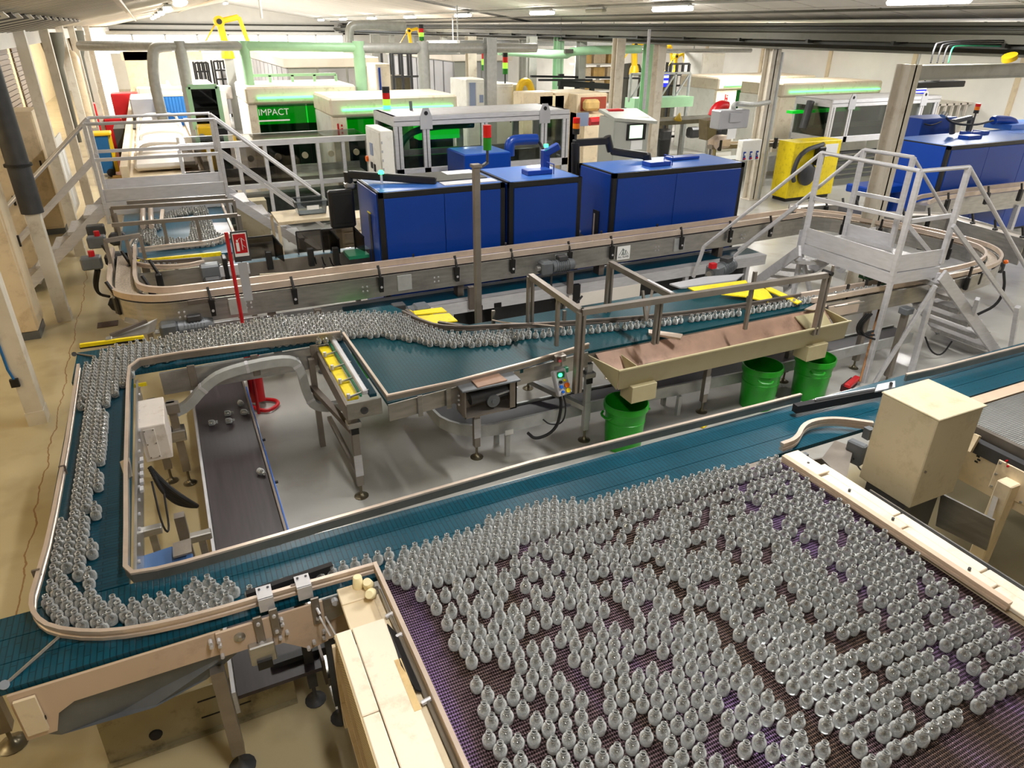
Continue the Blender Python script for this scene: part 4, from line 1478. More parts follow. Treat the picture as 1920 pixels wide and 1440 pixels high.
TUBE('thin_cable', 'rubber', t, smooth_path([(-.5, 4.4, .84), (-.49, 4.2, .6), (-.46, 4.25, .5), (-.46, 4.5, .66)], 2), .007, 6)

# red jack standing on the floor by the black belt
t = T('floor_pump', 'red steel pump stand with bent bar foot beside the black belt', 'stand', P(485, 755, 0))
CYL('body', 'red', t, P(484, 752, .06), P(470, 660, .55), .075, 16)
fp = smooth_path([P(466, 748, .03), P(472, 764, .03), P(500, 772, .03), P(522, 760, .03), P(520, 750, .03), P(490, 748, .03)], 2)
MB().tube(fp, .02, 8).build('foot_bar', 'red', t, True)
# ================================================================== long bottle conveyor in front of the blue machines
def clampset(t, path_pts, zc, side):
    """black plastic rail clamps at points along a conveyor, finger on top"""
    for q in path_pts:
        cm = MB().slab([(q.x - .03, q.y + side * .02, zc - .02), (q.x + .03, q.y + side * .02, zc - .02), (q.x + .022, q.y + side * .02, zc - .19), (q.x - .022, q.y + side * .02, zc - .19)], .035).bar((q.x, q.y + side * .02, zc - .02), (q.x - .01, q.y - side * .02, zc + .11), .022, .022)
        cl_ = cm.build('rail_clamp', 'black', t)
        CYL('clamp_screw', 'alum', cl_, (q.x, q.y + side * .03, zc - .13), (q.x, q.y + side * .045, zc - .13), .014, 8)


t = T('chain_conveyor', 'long single file chain conveyor with cream rails before the blue machines', 'conveyor', (3.5, 7.5, 0))
cl = [Vector((-.70, 9.6, Z)), Vector((-.70, 8.35, Z))] + arc((-.15, 8.1, Z), .53, 180, 270, 7) + [Vector((.5, 7.555, Z)), Vector((6.3, 7.535, Z)), Vector((8.4, 7.62, Z))]
lp = smooth_path(cl, 1)
MB().sweep(lp, [(-.085, -.02), (.085, -.02), (.085, 0), (-.085, 0)]).build('chain', 'chain', t)
for s in (-1, 1):
    guide([Vector((q.x, q.y, Z)) for q in lp], .02, .06) if False else None
    MB().sweep(lp, [(s * .125 - .018, .03), (s * .125 + .018, .03), (s * .125 + .018, .095), (s * .125 - .018, .095)]).build('guide_rail', 'rail', t)
    MB().sweep(lp, [(s * .12 - .006, -.24), (s * .12 + .006, -.24), (s * .12 + .006, .0), (s * .12 - .006, .0)]).build('side_plate', 'steel', t)
MB().sweep(lp, [(.132, .012), (.14, .012), (.14, .024), (.132, .024)]).build('shade_strip', 'black', t)  # black strip painted in as the shade between rail and plate
clampset(t, [Vector((x, 7.405, 0)) for x in (.12, .95, 1.9, 2.82, 3.55, 4.35, 4.98, 6.1, 6.95, 7.7)], Z + .02, -1)
clampset(t, [Vector((x, 7.70, 0)) for x in (1.35, 2.4, 3.6, 5.0, 5.9)], Z + .02, 1)
for x in (-.2, .45, 1.7, 2.55, 3.9, 4.7, 5.7, 7.2):
    for k in range(4):
        CYL('bolt', 'alum', t, (x + (k % 2) * .05, 7.43, Z - .10 - (k // 2) * .05), (x + (k % 2) * .05, 7.415, Z - .10 - (k // 2) * .05), .010, 8)
for x in (.28, 2.1, 4.15, 6.0):
    MB().box((x, 7.405, Z - .20), (x + .17, 7.425, Z - .02), .003).build('joint_plate', 'galv', t)
MB().box((-.1, 7.40, Z - .03), (.16, 7.42, Z + .02), .003).build('joint_plate', 'rail_dark', t)
CYL('shaft', 'motor', t, (4.25, 7.42, Z - .12), (4.25, 7.40, Z - .12), .03, 14)
# sign
MB().box((5.07, 7.395, Z - .20), (5.27, 7.402, Z - .02)).build('sign_plate', 'paper', t)
sg = [o for o in t.children if o.name.startswith('sign_plate')][0]
text('lettering', 'ALL GLASS', .035, (5.17, 7.394, Z - .165), (math.pi / 2, 0, 0), 'text_black', sg)
lg = MB()
for x0, x1, x2 in ((5.10, 5.155, 5.155), (5.14, 5.17, 5.205), (5.18, 5.20, 5.235)):
    lg.bar((x0, 7.393, Z - .135), (x1, 7.393, Z - .05 - (x0 - 5.1) * .3), .010, .002).bar((x1, 7.393, Z - .05 - (x0 - 5.1) * .3), (x2 + .01, 7.393, Z - .135), .010, .002)
lg.bar((5.13, 7.393, Z - .135), (5.215, 7.393, Z - .135), .01, .002)
lg.build('logo', 'logo_grey', sg)
for x in (.7, 2.9, 4.9, 6.9):
    MB().box((x - .04, 7.48, 0), (x + .04, 7.62, Z - .22)).build('leg', 'rail_dark', t)
# lower pan conveyor with blue belt beneath
t = T('pan_conveyor', 'low grey conveyor with dark blue belt beneath the long chain conveyor', 'conveyor', (3, 7.55, .5))
MB().box((-.4, 7.30, .56), (7.6, 7.42, .60)).build('frame_bar', 'alum', t)
MB().box((-.4, 7.28, .46), (7.6, 7.31, .60)).build('side_plate', 'alum', t)
MB().box((1.5, 7.42, .57), (7.6, 7.70, .60)).build('belt', 'belt_x', t)
MB().box((-.4, 7.70, .46), (7.6, 7.73, .63)).build('side_plate', 'alum', t)
MB().box((4.3, 7.27, .24), (5.4, 7.30, .47)).build('lower_panel', 'cover_white', t)
MB().box((1.6, 7.45, .05), (4.2, 7.7, .42)).build('shade_box', 'black', t)  # black box added for the darkness under the conveyor
MB().box((5.0, 7.45, .05), (7.4, 7.7, .42)).build('shade_box', 'black', t)  # second black box standing in for the dark underneath
for x in (-.2, 1.15, 2.7, 4.3, 5.3, 6.2, 7.3):
    MB().box((x - .03, 7.30, 0), (x + .03, 7.36, .46)).build('leg', 'alum', t)
    MB().lathe([(.07, 0), (.07, .012), (.03, .03), (.03, .08)], (x, 7.33, 0), 12).build('levelling_foot', 'motor_dark', t, True)
for x in (1.15, 2.95, 4.3):
    MB().box((x - .035, 7.24, .50), (x + .035, 7.30, .78)).build('bracket', 'rail_dark', t)
MB().box((3.0, 7.28, .08), (3.1, 7.34, .52)).build('black_post', 'black', t)
MB().box((3.25, 7.28, .08), (3.35, 7.34, .52)).build('black_post', 'black', t)
MB().box((4.35, 7.25, .35), (4.45, 7.30, .6)).build('black_post', 'black', t)


def gear_motor(name, label, loc, rz, sc=1.0, body='motor'):
    t = T(name, label, 'motor', loc)
    x, y, z = loc
    R = Matrix.Rotation(rz, 3, 'Z')

    def W(v):
        return Vector(loc) + R @ (Vector(v) * sc)
    MB().obox(W((0, 0, 0)), (.14 * sc, .14 * sc, .15 * sc), rz=rz, bv=.02 * sc).build('gearbox', body, t)
    mbod = MB().tube([W((.07, 0, 0)), W((.10, 0, 0)), W((.30, 0, 0)), W((.34, 0, 0))], [.07 * sc, .066 * sc, .066 * sc, .058 * sc], 16).build('motor_body', body, t, True)
    mb = MB()
    for k in range(7):
        mb.lathe([(.062 * sc, -.004), (.073 * sc, -.004), (.073 * sc, .004), (.062 * sc, .004)], W((.12 + k * .025, 0, 0)), 14, R @ Matrix.Rotation(math.pi / 2, 3, 'Y'))
    mb.build('cooling_fins', body, mbod)
    MB().obox(W((.2, 0, .085)), (.11 * sc, .09 * sc, .05 * sc), rz=rz, bv=.008).build('terminal_box', 'motor_dark', mbod)
    CYL('shaft_boss', 'steel', t, W((-.07, 0, 0)), W((-.11, 0, 0)), .03 * sc, 12)
    return t


m = gear_motor('gear_motor', 'grey gear motor with black hose on the long conveyor side', (3.98, 7.34, .86), math.pi * .0, 1.15)
TUBE('hose', 'rubber', m, smooth_path([(4.05, 7.3, .78), (4.02, 7.26, .6), (4.1, 7.2, .42), (4.3, 7.15, .36), (4.45, 7.2, .46)], 2), .014, 8)
gear_motor('gear_motor', 'grey gear motor at the left end of the long low conveyor', tuple(P(318, 620, .72)), .02, 1.25)
m = gear_motor('gear_motor', 'grey gear motor with yellow strap behind the left yellow guards', (2.08, 6.52, .86), math.pi, 1.2)
MB().tube(smooth_path([Vector((1.92, 6.42, .94)), Vector((1.98, 6.40, .90)), Vector((2.08, 6.41, .93)), Vector((2.16, 6.40, .86))], 2), .012, 8).build('strap', 'yellow', m, True)
m = gear_motor('gear_motor', 'grey gear motor beside the right yellow guards', tuple(P(1340, 510, .92)), .35, 1.25)
B('red_cap', 'red', m, P(1328, 502, 1.02), P(1345, 494, 1.08))
o = B('green_box', 'green_bin', None, (1.45, 6.95, .0), (1.85, 7.2, .62))
tag(o, 'bright green box half hidden behind the back row of bottles', 'box'); recentre(o)
# conveyor tail with V plates at far left of the back belt
t = T('belt_tail', 'steel tail end of low conveyor with yellow edge bar left of the bottles', 'conveyor part', P(240, 605, .8))
MB().slab([P(205, 632, .86), P(295, 598, .9), P(290, 622, .85), P(230, 640, .8)], .012).build('chute_plate', 'steel', t)
BAR('chute_edge', 'rail_dark', t, P(207, 629, .88), P(275, 602, .93), .03)
BAR('yellow_bar', 'yellow', t, P(150, 648, Z + .02), P(270, 632, Z + .02), .03)
BAR('black_bar', 'black', t, P(150, 652, Z), P(268, 637, Z), .02)
MB().obox(P(205, 638, Z + .02), (.05, .07, .05), bv=.005).build('clamp', 'steel', t)
MB().slab([P(235, 595, .9), P(258, 600, .9), P(268, 612, .86), P(233, 604, .88)], .01).build('chute_plate', 'steel', t)

# ================================================================== pole and fire post
t = T('steel_post', 'tall brown square steel post standing behind the teal table', 'post', P(897, 612, .78))
q = P(897, 612, .78)
MB().box((q.x - .03, q.y - .03, 0), (q.x + .03, q.y + .03, 2.36), .004).build('post', 'steel_brown', t)
MB().box((q.x - .045, q.y - .045, 2.36), (q.x + .045, q.y + .045, 2.39), .004).build('cap', 'steel_brown', t)
t = T('fire_post', 'thin red post with red extinguisher sign by the back bottle belt', 'sign post', (.326, 6.62, 0))
q0, q1 = P(457, 618, .92), P(429, 452, 1.84)
TUBE('post', 'red', t, [(q0.x, q0.y, 0), (q0.x, q0.y, 1.86)], .017, 8)
sx = q0.x + .03
MB().box((sx, q0.y - .006, 1.58), (sx + .145, q0.y + .006, 1.86)).build('sign_board', 'motor_dark', t)
MB().box((sx + .012, q0.y - .009, 1.63), (sx + .133, q0.y - .006, 1.845)).build('sign_border', 'paper', t)
MB().box((sx + .02, q0.y - .012, 1.66), (sx + .125, q0.y - .009, 1.835)).build('sign_field', 'red', t)
pic = MB().box((sx + .035, q0.y - .014, 1.68), (sx + .06, q0.y - .012, 1.76)).box((sx + .04, q0.y - .014, 1.765), (sx + .055, q0.y - .012, 1.785)).bar((sx + .055, q0.y - .013, 1.78), (sx + .072, q0.y - .013, 1.80), .008, .002)
pic.box((sx + .082, q0.y - .014, 1.69), (sx + .088, q0.y - .012, 1.80)).bar((sx + .085, q0.y - .013, 1.80), (sx + .112, q0.y - .013, 1.77), .01, .002).bar((sx + .085, q0.y - .013, 1.74), (sx + .112, q0.y - .013, 1.71), .01, .002)
pic.build('pictogram', 'paper', t)
B('label_plate', 'grey_panel', t, (sx + .02, q0.y - .004, 1.2), (sx + .1, q0.y + .004, 1.57))

# ================================================================== aluminium stair bridge, right
t = T('stair_bridge', 'aluminium stair bridge with handrails crossing the single file conveyor on the right', 'stairs', (6.9, 5.1, 0))
zr, zp = 2.3, 1.30
A, Bc, C, D, E_ = P(1726, 321, zr), P(1817, 313, zr), P(1541, 286, zr), P(1620, 281, zr), P(1713, 295, zr)


def down(p, z):
    return Vector((p.x, p.y, z))


for nm, p, z0 in (('post', A, 0), ('post', C, .5), ('post', D, .9), ('post', E_, .9)):
    MB().bar(p, down(p, z0), .05, .05, .004).build(nm, 'alum', t)
MB().bar(Bc, down(Bc, zp), .05, .05, .004).build('post', 'alum', t)
MB().bar(down(Bc, zp - .1), (Bc.x - .1, Bc.y - .1, 0), .06, .05, .004).build('leg', 'alum', t)
MB().bar(P(1754, 535, zp - .12), P(1640, 718, .02), .04, .04, .004).build('leg_brace', 'alum', t)
MB().bar((C.x, C.y - .03, 1.1), (C.x + .35, C.y - .03, .45), .045, .045, .004).build('leg_brace', 'alum', t)
for p, q in ((C, A), (A, Bc), (D, E_)):
    TUBE('handrail', 'alum', t, [p, q], .021, 10)
for p, q in ((P(1527, 372, 1.80), P(1707, 412, 1.80)), (P(1707, 415, 1.78), P(1785, 404, 1.78)), (P(1607, 362, 1.8), P(1690, 378, 1.8))):
    MB().bar(p, q, .03, .045, .003).build('mid_rail', 'alum', t)
# platform and toe boards
f0, f1, f2, f3 = down(C, zp), down(A, zp), down(Bc, zp), Vector((7.25, 5.75, zp))
MB().slab([f0, f1, f2, f3], .03).build('tread_plate', 'tread', t)
for p, q in ((C, A), (A, Bc), (D, E_)):
    a_, b_ = down(p, 0), down(q, 0)
    MB().slab([(a_.x, a_.y, zp + .16), (b_.x, b_.y, zp + .16), (b_.x, b_.y, zp - .02), (a_.x, a_.y, zp - .02)], .01).build('toe_board', 'alum', t)
    MB().slab([(a_.x, a_.y, zp - .03), (b_.x, b_.y, zp - .03), (b_.x, b_.y, zp - .15), (a_.x, a_.y, zp - .15)], .03).build('platform_beam', 'alum', t)
# flight to the right
s0, s1 = P(1764, 515, zp - .08), P(1870, 664, 0)
s1.y = s0.y = 4.40
for yo in (0, .74):
    MB().bar(s0 + Vector((0, yo, 0)), s1 + Vector((0, yo, 0)), .03, .13, .004).build('stringer', 'alum', t)
for k in range(6):
    f = (k + .7) / 6.3
    c = s0.lerp(s1, f)
    MB().box((c.x - .14, c.y + .015, c.z - .02), (c.x + .12, c.y + .725, c.z + .03), .004).build('tread', 'tread', t)
hb = [Bc, P(1920, 500, 1.05) + Vector((.15, 0, -.1))]
TUBE('handrail', 'alum', t, hb, .021, 10)
MB().bar(P(1787, 423, 1.75), P(1908, 590, .55), .03, .045, .003).build('mid_rail', 'alum', t)
MB().bar(P(1908, 575, .75), P(1893, 668, 0), .05, .05, .004).build('post', 'alum', t)
hb = [E_, P(1775, 402, 1.55)]
TUBE('handrail', 'alum', t, hb, .018, 10)
MB().bar(P(1692, 410, 1.7), P(1757, 490, 1.2), .03, .045, .003).build('mid_rail', 'alum', t)
MB().bar(P(1833, 560, .9), P(1818, 610, .45), .045, .045, .004).build('leg', 'alum', t)
# flight to the left, going away
TUBE('handrail', 'alum', t, [C, P(1320, 462, .95)], .021, 10)
TUBE('handrail', 'alum', t, [D, P(1377, 480, .78)], .021, 10)
MB().bar(P(1495, 385, 1.75), P(1385, 470, 1.0), .03, .045, .003).build('mid_rail', 'alum', t)
MB().bar(P(1320, 462, .95), P(1300, 520, .5), .04, .04, .003).build('post', 'alum', t)
MB().bar(P(1500, 470, 1.25), P(1418, 528, .45), .03, .13, .004).build('stringer', 'alum', t)
MB().bar(P(1560, 480, 1.2), P(1470, 540, .4), .03, .13, .004).build('stringer', 'alum', t)
for k in range(4):
    f = (k + .6) / 4.2
    c = P(1497, 478, 1.2).lerp(P(1418, 530, .40), f)
    d = P(1560, 480, 1.2).lerp(P(1470, 540, .40), f)
    MB().bar(c, d, .22, .04).build('tread', 'tread', t)

o = MB().bar(P(1612, 513, 1.04), P(1668, 531, 1.04), .02, .09).build('board', 'pcb', None)
tag(o, 'green printed strip hung below the aluminium platform', 'strip')
for k in range(3):
    q = P(1617 + k * 22, 515 + k * 7, 1.05)
    CYL('ring', 'paper', o, q + Vector((0, -.03, 0)), q + Vector((0, -.04, 0)), .022, 10)

# ================================================================== infeed conveyor leaving the table, curving round behind the stairs
t = T('curve_conveyor', 'narrow chain conveyor looping round beneath the right stair bridge', 'conveyor', (8, 5.5, 0))
up = [P(1510, 566, Z), P(1530, 563, Z), P(1650, 541, Z), P(1760, 522, Z), P(1818, 510, Z), P(1850, 500, Z), P(1863, 488, Z), P(1856, 474, Z), P(1830, 462, Z), P(1740, 438, Z), P(1600, 412, Z), P(1540, 404, Z), P(1490, 402, Z)]
lp = smooth_path(up, 2)
MB().sweep(lp, [(-.05, -.02), (.05, -.02), (.05, 0), (-.05, 0)]).build('chain', 'chain', t)
for s in (-1, 1):
    MB().sweep(lp, [(s * .085 - .014, .02), (s * .085 + .014, .02), (s * .085 + .014, .07), (s * .085 - .014, .07)]).build('guide_rail', 'rail', t)
    MB().sweep(lp, [(s * .09 - .005, -.2), (s * .09 + .005, -.2), (s * .09 + .005, -.01), (s * .09 - .005, -.01)]).build('side_plate', 'steel', t)
for (px, py) in ((1585, 560), (1620, 550), (1645, 545), (1838, 515), (1815, 525), (1780, 470), (1690, 445), (1650, 432), (1700, 430), (1580, 425)):
    q = P(px, py, Z - .03)
    MB().obox(q + Vector((0, 0, -.04)), (.06, .05, .16), rz=.3, bv=.012).bar(q + Vector((0, 0, .04)), q + Vector((0, 0, .16)), .022).build('rail_clamp', 'black', t)
MB().slab([P(1508, 580, Z + .02), P(1545, 562, Z + .05), P(1550, 575, Z), P(1525, 582, Z)], .012).build('infeed_plate', 'rail', t)
MB().box((5.9, 4.68, Z - .17), (6.35, 4.70, Z - .04), .003).build('joint_plate', 'rail', t)
MB().bar(P(1565, 575, Z + .03), P(1620, 566, Z + .03), .014).build('side_rod', 'steel', t)
for (px, py) in ((1680, 635), (1675, 690), (1840, 575)):
    pass
for (px, py, zt) in ((1660, 720, .86), (1600, 690, .86)):
    q = P(px, py, 0)
    MB().box((q.x - .03, q.y - .03, .1), (q.x + .03, q.y + .03, zt), .003).build('leg', 'steel_brown', t)
    foot(MB(), q.x, q.y, .055).build('levelling_foot', 'bronze', t, True)
    MB().box((q.x - .06, q.y - .05, zt - .02), (q.x + .06, q.y + .05, zt + .05), .006).build('leg_head', 'motor', t)
for k in range(3):
    TUBE('hose', 'rubber', t, smooth_path([P(1625 + k * 5, 588, .86), P(1605 + k * 4, 612, .7), P(1610 + k * 5, 630, .55), P(1640, 620 + k * 8, .6)], 2), .012, 6)
o = TUBE('hose', 'rubber', None, smooth_path([P(1882, 510, .8), P(1884, 540, .5), P(1870, 572, .25), P(1832, 590, .12)], 2), .018, 8)
tag(o, 'black hose arching from the curved conveyor down to the floor', 'hose'); recentre(o)
o = TUBE('cable', 'rubber', None, smooth_path([P(1735, 632, .35), P(1745, 660, .12), P(1765, 668, .03), P(1785, 640, .25)], 2), .010, 6)
tag(o, 'thin black cable drooping under the right stair treads', 'cable'); recentre(o)
gear_motor('gear_motor', 'dark motor with orange cap at the outer end of the conveyor loop', tuple(P(1872, 500, .85)), .6, .9, 'motor_dark')
o = MB().obox(P(1886, 491, .95), (.06, .05, .05), bv=.015).build('cap', 'orange', None)
tag(o, 'small orange cap beside the curved conveyor end', 'cap'); recentre(o)

# ================================================================== second bottle table, far left
t = T('bottle_table', 'far left blue belt bottle table with overhead tube frames', 'conveyor table', (0, 10.3, 0))
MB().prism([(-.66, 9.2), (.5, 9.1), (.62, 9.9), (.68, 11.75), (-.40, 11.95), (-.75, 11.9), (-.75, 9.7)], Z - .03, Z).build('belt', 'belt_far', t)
MB().slab([P(399, 418, Z + .01), P(426, 417, Z + .01), P(436, 438, Z + .01), P(404, 440, Z + .01)], .006).build('steel_sheet', 'alum', t)
rp = [P(440, 447, Z), P(428, 452, Z), P(400, 463, Z), P(330, 470, Z), P(262, 478, Z)]
guide(smooth_path(rp, 1), .03, .06).build('guide_rail', 'rail', t)
guide([P(440, 447, Z), P(418, 392, Z)], .03, .06).build('guide_rail', 'rail', t)
guide(smooth_path([P(262, 448, Z), P(246, 465, Z), P(243, 490, Z), P(252, 502, Z), P(285, 509, Z), P(340, 509, Z), P(385, 500, Z)], 2), .025, .05).build('guide_rail', 'rail', t)
guide(smooth_path([P(255, 478, Z), P(253, 488, Z), P(262, 497, Z), P(290, 502, Z), P(380, 494, Z)], 2), .022, .05).build('guide_rail', 'rail_dark', t)
BAR('yellow_bar', 'yellow', t, P(258, 491, Z + .05), P(415, 475, Z + .05), .045)
MB().box((-.7, 8.75, Z - .25), (.5, 8.78, Z - .04)).build('side_plate', 'steel', t)
MB().box((-.78, 8.9, Z - .22), (-.75, 11.9, Z - .04)).build('side_plate', 'steel', t)
for (a_, b_) in (((208, 390), (438, 376)), ((238, 380), (423, 368)), ((210, 422), (445, 403)), ((195, 452), (262, 441))):
    BAR('frame_bar', 'steel_brown', t, P(a_[0], a_[1], 1.35), P(b_[0], b_[1], 1.35), .045)
for (px, py, z1) in ((438, 376, 1.35), (423, 368, 1.35), (445, 403, 1.35), (448, 404, 1.35), (305, 414, 1.35), (208, 390, 1.35), (215, 400, 1.3), (262, 441, 1.35), (368, 409, 1.35), (236, 445, 1.35), (197, 452, 1.35)):
    q = P(px, py, z1)
    MB().box((q.x - .02, q.y - .02, Z - .1), (q.x + .02, q.y + .02, z1)).build('frame_post', 'steel_brown', t)
for k in range(2):
    CYL('roller', 'rail', t, P(268 + k * 14, 385, Z + .1), P(268 + k * 16, 425, Z + .1), .035, 10)
BAR('cross_arm', 'rail', t, P(305, 395, Z + .35), P(303, 415, Z + .35), .04)
for k, (px, py) in enumerate(((180, 432), (182, 453), (172, 492))):
    q = P(px, py, .95)
    m_ = MB().obox(q, (.22, .16, .15), bv=.015)
    m_.build('drive_box', ('motor_dark', 'motor', 'motor')[k], t)
    if k:
        CYL('red_knob', 'red', t, q + Vector((.02, 0, .07)), q + Vector((.02, 0, .14)), .035, 10)
        MB().obox(q + Vector((.25, .05, 0)), (.22, .18, .16), bv=.04).build('motor', 'motor_dark', t)
for k in range(2):
    TUBE('cable', 'rubber', t, smooth_path([P(180 + k * 6, 506, .85), P(176 + k * 5, 535, .6), P(185, 552, .4), P(205, 556, .4)], 2), .018, 6)
for (px, py, rz) in ((222, 572, .5), (212, 498, .2), (288, 560, 0), (248, 510, .2), (300, 528, 0)):
    q = P(px, py, .92)
    MB().obox(q, (.07, .08, .20), rz=rz, bv=.015).bar(q + Vector((0, 0, .1)), q + Vector((-.06, .04, .25)), .025).build('rail_clamp', 'black', t)
MB().slab([P(204, 565, .9), P(232, 562, .9), P(237, 575, .82), P(225, 580, .78), P(212, 575, .82)], .1).build('rubber_boot', 'rubber', t)
gm = P(395, 510, .95)
MB().obox(gm, (.22, .18, .2), bv=.02).build('gearbox', 'motor', t)
MB().obox(gm + Vector((.0, -.1, -.12)), (.2, .12, .2), bv=.03).build('gear_motor', 'motor_dark', t)
MB().obox(gm + Vector((.17, 0, .02)), (.05, .2, .3), bv=.01).build('black_plate', 'black', t)
for x, y in ((-.6, 8.85), (.45, 8.85), (-.65, 11.6), (.55, 11.6)):
    MB().box((x - .03, y - .03, 0), (x + .03, y + .03, .95)).build('leg', 'steel_brown', t)

# conveyor leading into the blue machine with dark inspection hoods
t = T('infeed_conveyor', 'steel conveyor with three dark hoods leading into the left blue machine', 'conveyor', (1.4, 8.6, 0))
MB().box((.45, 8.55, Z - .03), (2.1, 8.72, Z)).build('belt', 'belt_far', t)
MB().slab([(.5, 8.54, Z), (2.1, 8.54, Z), (2.1, 8.54, Z - .26), (.5, 8.54, Z - .26)], .012).build('side_plate', 'steel_brown', t)
MB().box((.2, 8.45, Z - .1), (.62, 8.5, Z + .02)).build('guide_tube', 'alum', t)
for (px, py) in ((484, 480), (590, 466), (636, 462)):
    q = P(px, py, Z + .05)
    x, y = q.x, q.y
    m_ = MB().slab([(x - .2, y, Z + .02), (x + .2, y, Z + .02), (x + .2, y, Z + .28), (x - .2, y, Z + .28)], .008)
    m_.slab([(x + .2, y, Z + .28), (x + .26, y - .25, Z + .20), (x + .26, y - .25, Z + .02), (x + .2, y, Z + .02)], .008)
    m_.build('hood_panel', 'pane_smoke', t)
    m_ = MB().bar((x - .2, y, Z + .28), (x + .2, y, Z + .28), .015).bar((x + .2, y, Z + .28), (x + .26, y - .25, Z + .2), .015).bar((x - .2, y, Z), (x - .2, y, Z + .28), .015).bar((x + .2, y, Z), (x + .2, y, Z + .28), .015)
    m_.build('hood_frame', 'black', t)
for (px, py) in ((505, 488), (583, 482), (630, 480)):
    q = P(px, py, Z + .02)
    MB().obox(q, (.07, .07, .22), bv=.008).build('sensor', 'black', t)
for k in range(4):
    TUBE('air_hose', 'rubber', t, smooth_path([P(590 + k * 14, 482, Z), P(594 + k * 15, 500, .85), P(612 + k * 12, 496, .78), P(600 + k * 16, 508, .7)], 2), .008, 6)
MB().slab([P(487, 514, Z), P(705, 500, Z), P(705, 508, .9), P(487, 526, .9)], .01).build('brown_board', 'box_beige', t)
for x in (.6, 1.9):
    MB().box((x - .03, 8.6, 0), (x + .03, 8.66, .75)).build('leg', 'steel_brown', t)
MB().obox(P(668, 476, Z + .0), (.25, .3, .04)).build('green_plate', 'teal_green', t)

# ================================================================== blue inspection machines
def handle_tray(t, x, y, z):
    cp = MB().box((x, y, z), (x + .36, y + .20, z + .06), .006).build('cover_plate', 'blue', t)
    MB().tube([(x + .38, y + .01, z), (x + .38, y + .01, z + .12), (x + .38, y + .2, z + .12), (x + .38, y + .2, z)], .008, 6).build('grab_handle', 'blue', cp, True)


def blue_machine(label, x0, x1, y0, y1, zt, panels, left=True, z0=.12):
    t = T('inspection_machine', label, 'machine', (x0, y0, 0))
    MB().box((x0 + .01, y0 + .01, z0), (x1 - .01, y1 - .01, zt - .02)).build('frame', 'black', t)
    mb = MB()
    for (xa, ya) in ((x0, y0), (x1 - .06, y0), (x0, y1 - .06), (x1 - .06, y1 - .06)):
        mb.box((xa, ya, z0), (xa + .06, ya + .06, zt))
    mb.box((x0, y0, zt - .06), (x1, y0 + .06, zt)).box((x0, y1 - .06, zt - .06), (x1, y1, zt)).box((x0, y0, zt - .06), (x0 + .06, y1, zt)).box((x1 - .06, y0, zt - .06), (x1, y1, zt))
    mb.build('edge_frame', 'black', t)
    MB().box((x0 + .03, y0 + .03, zt - .01), (x1 - .03, y1 - .03, zt + .006), .004).build('top_panel', 'blue_lit_top', t)
    n = len(panels) - 1
    for k in range(n):
        a_ = x0 + (x1 - x0) * panels[k] + .065
        b_ = x0 + (x1 - x0) * panels[k + 1]
        a_ = a_ if k == 0 else a_ - .062
        b_ = b_ - (.065 if k == n - 1 else .003)
        MB().box((a_, y0 - .012, z0 + .05), (b_, y0 + .02, zt - .07), .004).build('door_panel', 'blue', t)
    MB().box((x0 - .012, y0 + .06, z0 + .05), (x0 + .02, y1 - .06, zt - .02), .004).build('side_panel', 'blue', t)
    MB().box((x1 - .02, y0 + .06, z0 + .05), (x1 + .012, y1 - .06, zt - .02), .004).build('side_panel', 'blue', t)
    for xa in (x0 + .1, x1 - .1):
        for ya in (y0 + .1, y1 - .1):
            CYL('foot', 'black', t, (xa, ya, 0), (xa, ya, z0 + .02), .05, 12)
    return t


m1 = blue_machine('left blue inspection machine with black monitor arm on its roof', 2.10, 3.715, 7.97, 8.95, 1.8, (0, .5, 1))
MB().slab([(2.085, 8.32, 1.48), (2.085, 8.32, .5), (2.085, 8.42, .5), (2.085, 8.42, 1.48)], .012).build('slot', 'black', m1)
MB().bar((2.078, 8.31, 1.5), (2.078, 8.43, 1.5), .012).build('slot_trim', 'yellow', m1)
MB().box((2.75, 8.3, 1.806), (3.62, 8.9, 1.82), .003).build('roof_mat', 'mat_dark', m1)
MB().box((3.2, 8.62, 1.82), (3.6, 8.85, 1.826)).build('paper_sheet', 'paper', m1)
MB().box((2.95, 8.05, 1.806), (3.65, 8.25, 1.815)).build('label_strip', 'alum', m1)
arm0 = P(652, 322, 1.95)
ax, ay = PY(652, 320, 8.75).x, 8.75
p_top = PY(652, 322, 8.75)
p_bot = PY(655, 347, 8.75)
TUBE('arm_post', 'black', m1, [p_bot, p_top], .055, 12)
BAR('monitor_arm', 'black', m1, p_top + Vector((0, 0, -.03)), P(818, 339, 1.84), .09, .09, .015)
t = T('monitor', 'black control monitor hanging at the left side of the blue machine', 'monitor', PY(640, 390, 8.7))
q0, q1 = PY(614, 358, 8.65), PY(668, 424, 8.65)
MB().box((q0.x, 8.62, q1.z), (q1.x, 8.72, q0.z), .02).build('casing', 'black', t)
MB().box((q0.x + .04, 8.612, q1.z + .06), (q1.x - .03, 8.622, q0.z - .05), .003).build('screen', 'interior_dark' if False else 'black', t)
MB().obox((p_bot.x, 8.75, q0.z + .03), (.12, .12, .08), bv=.02).build('mount', 'steel', t)
t = T('beacon', 'small green beacon light on the left blue machine roof', 'lamp', P(716, 345, 1.81))
q = P(716, 345, 1.81)
CYL('stem', 'alum', t, q, q + Vector((0, 0, .12)), .015, 8)
MB().lathe([(.035, 0), (.035, .02), (.025, .04), (0, .048)], q + Vector((0, 0, .12)), 14).build('dome', 'led_dot', t, True)
m2 = blue_machine('square blue inspection machine in the middle of the three', 3.755, 4.80, 7.93, 8.95, 1.8, (0, 1))
handle_tray(m2, 4.16, 8.22, 1.806)
bp_ = P(1020, 312, 1.81)
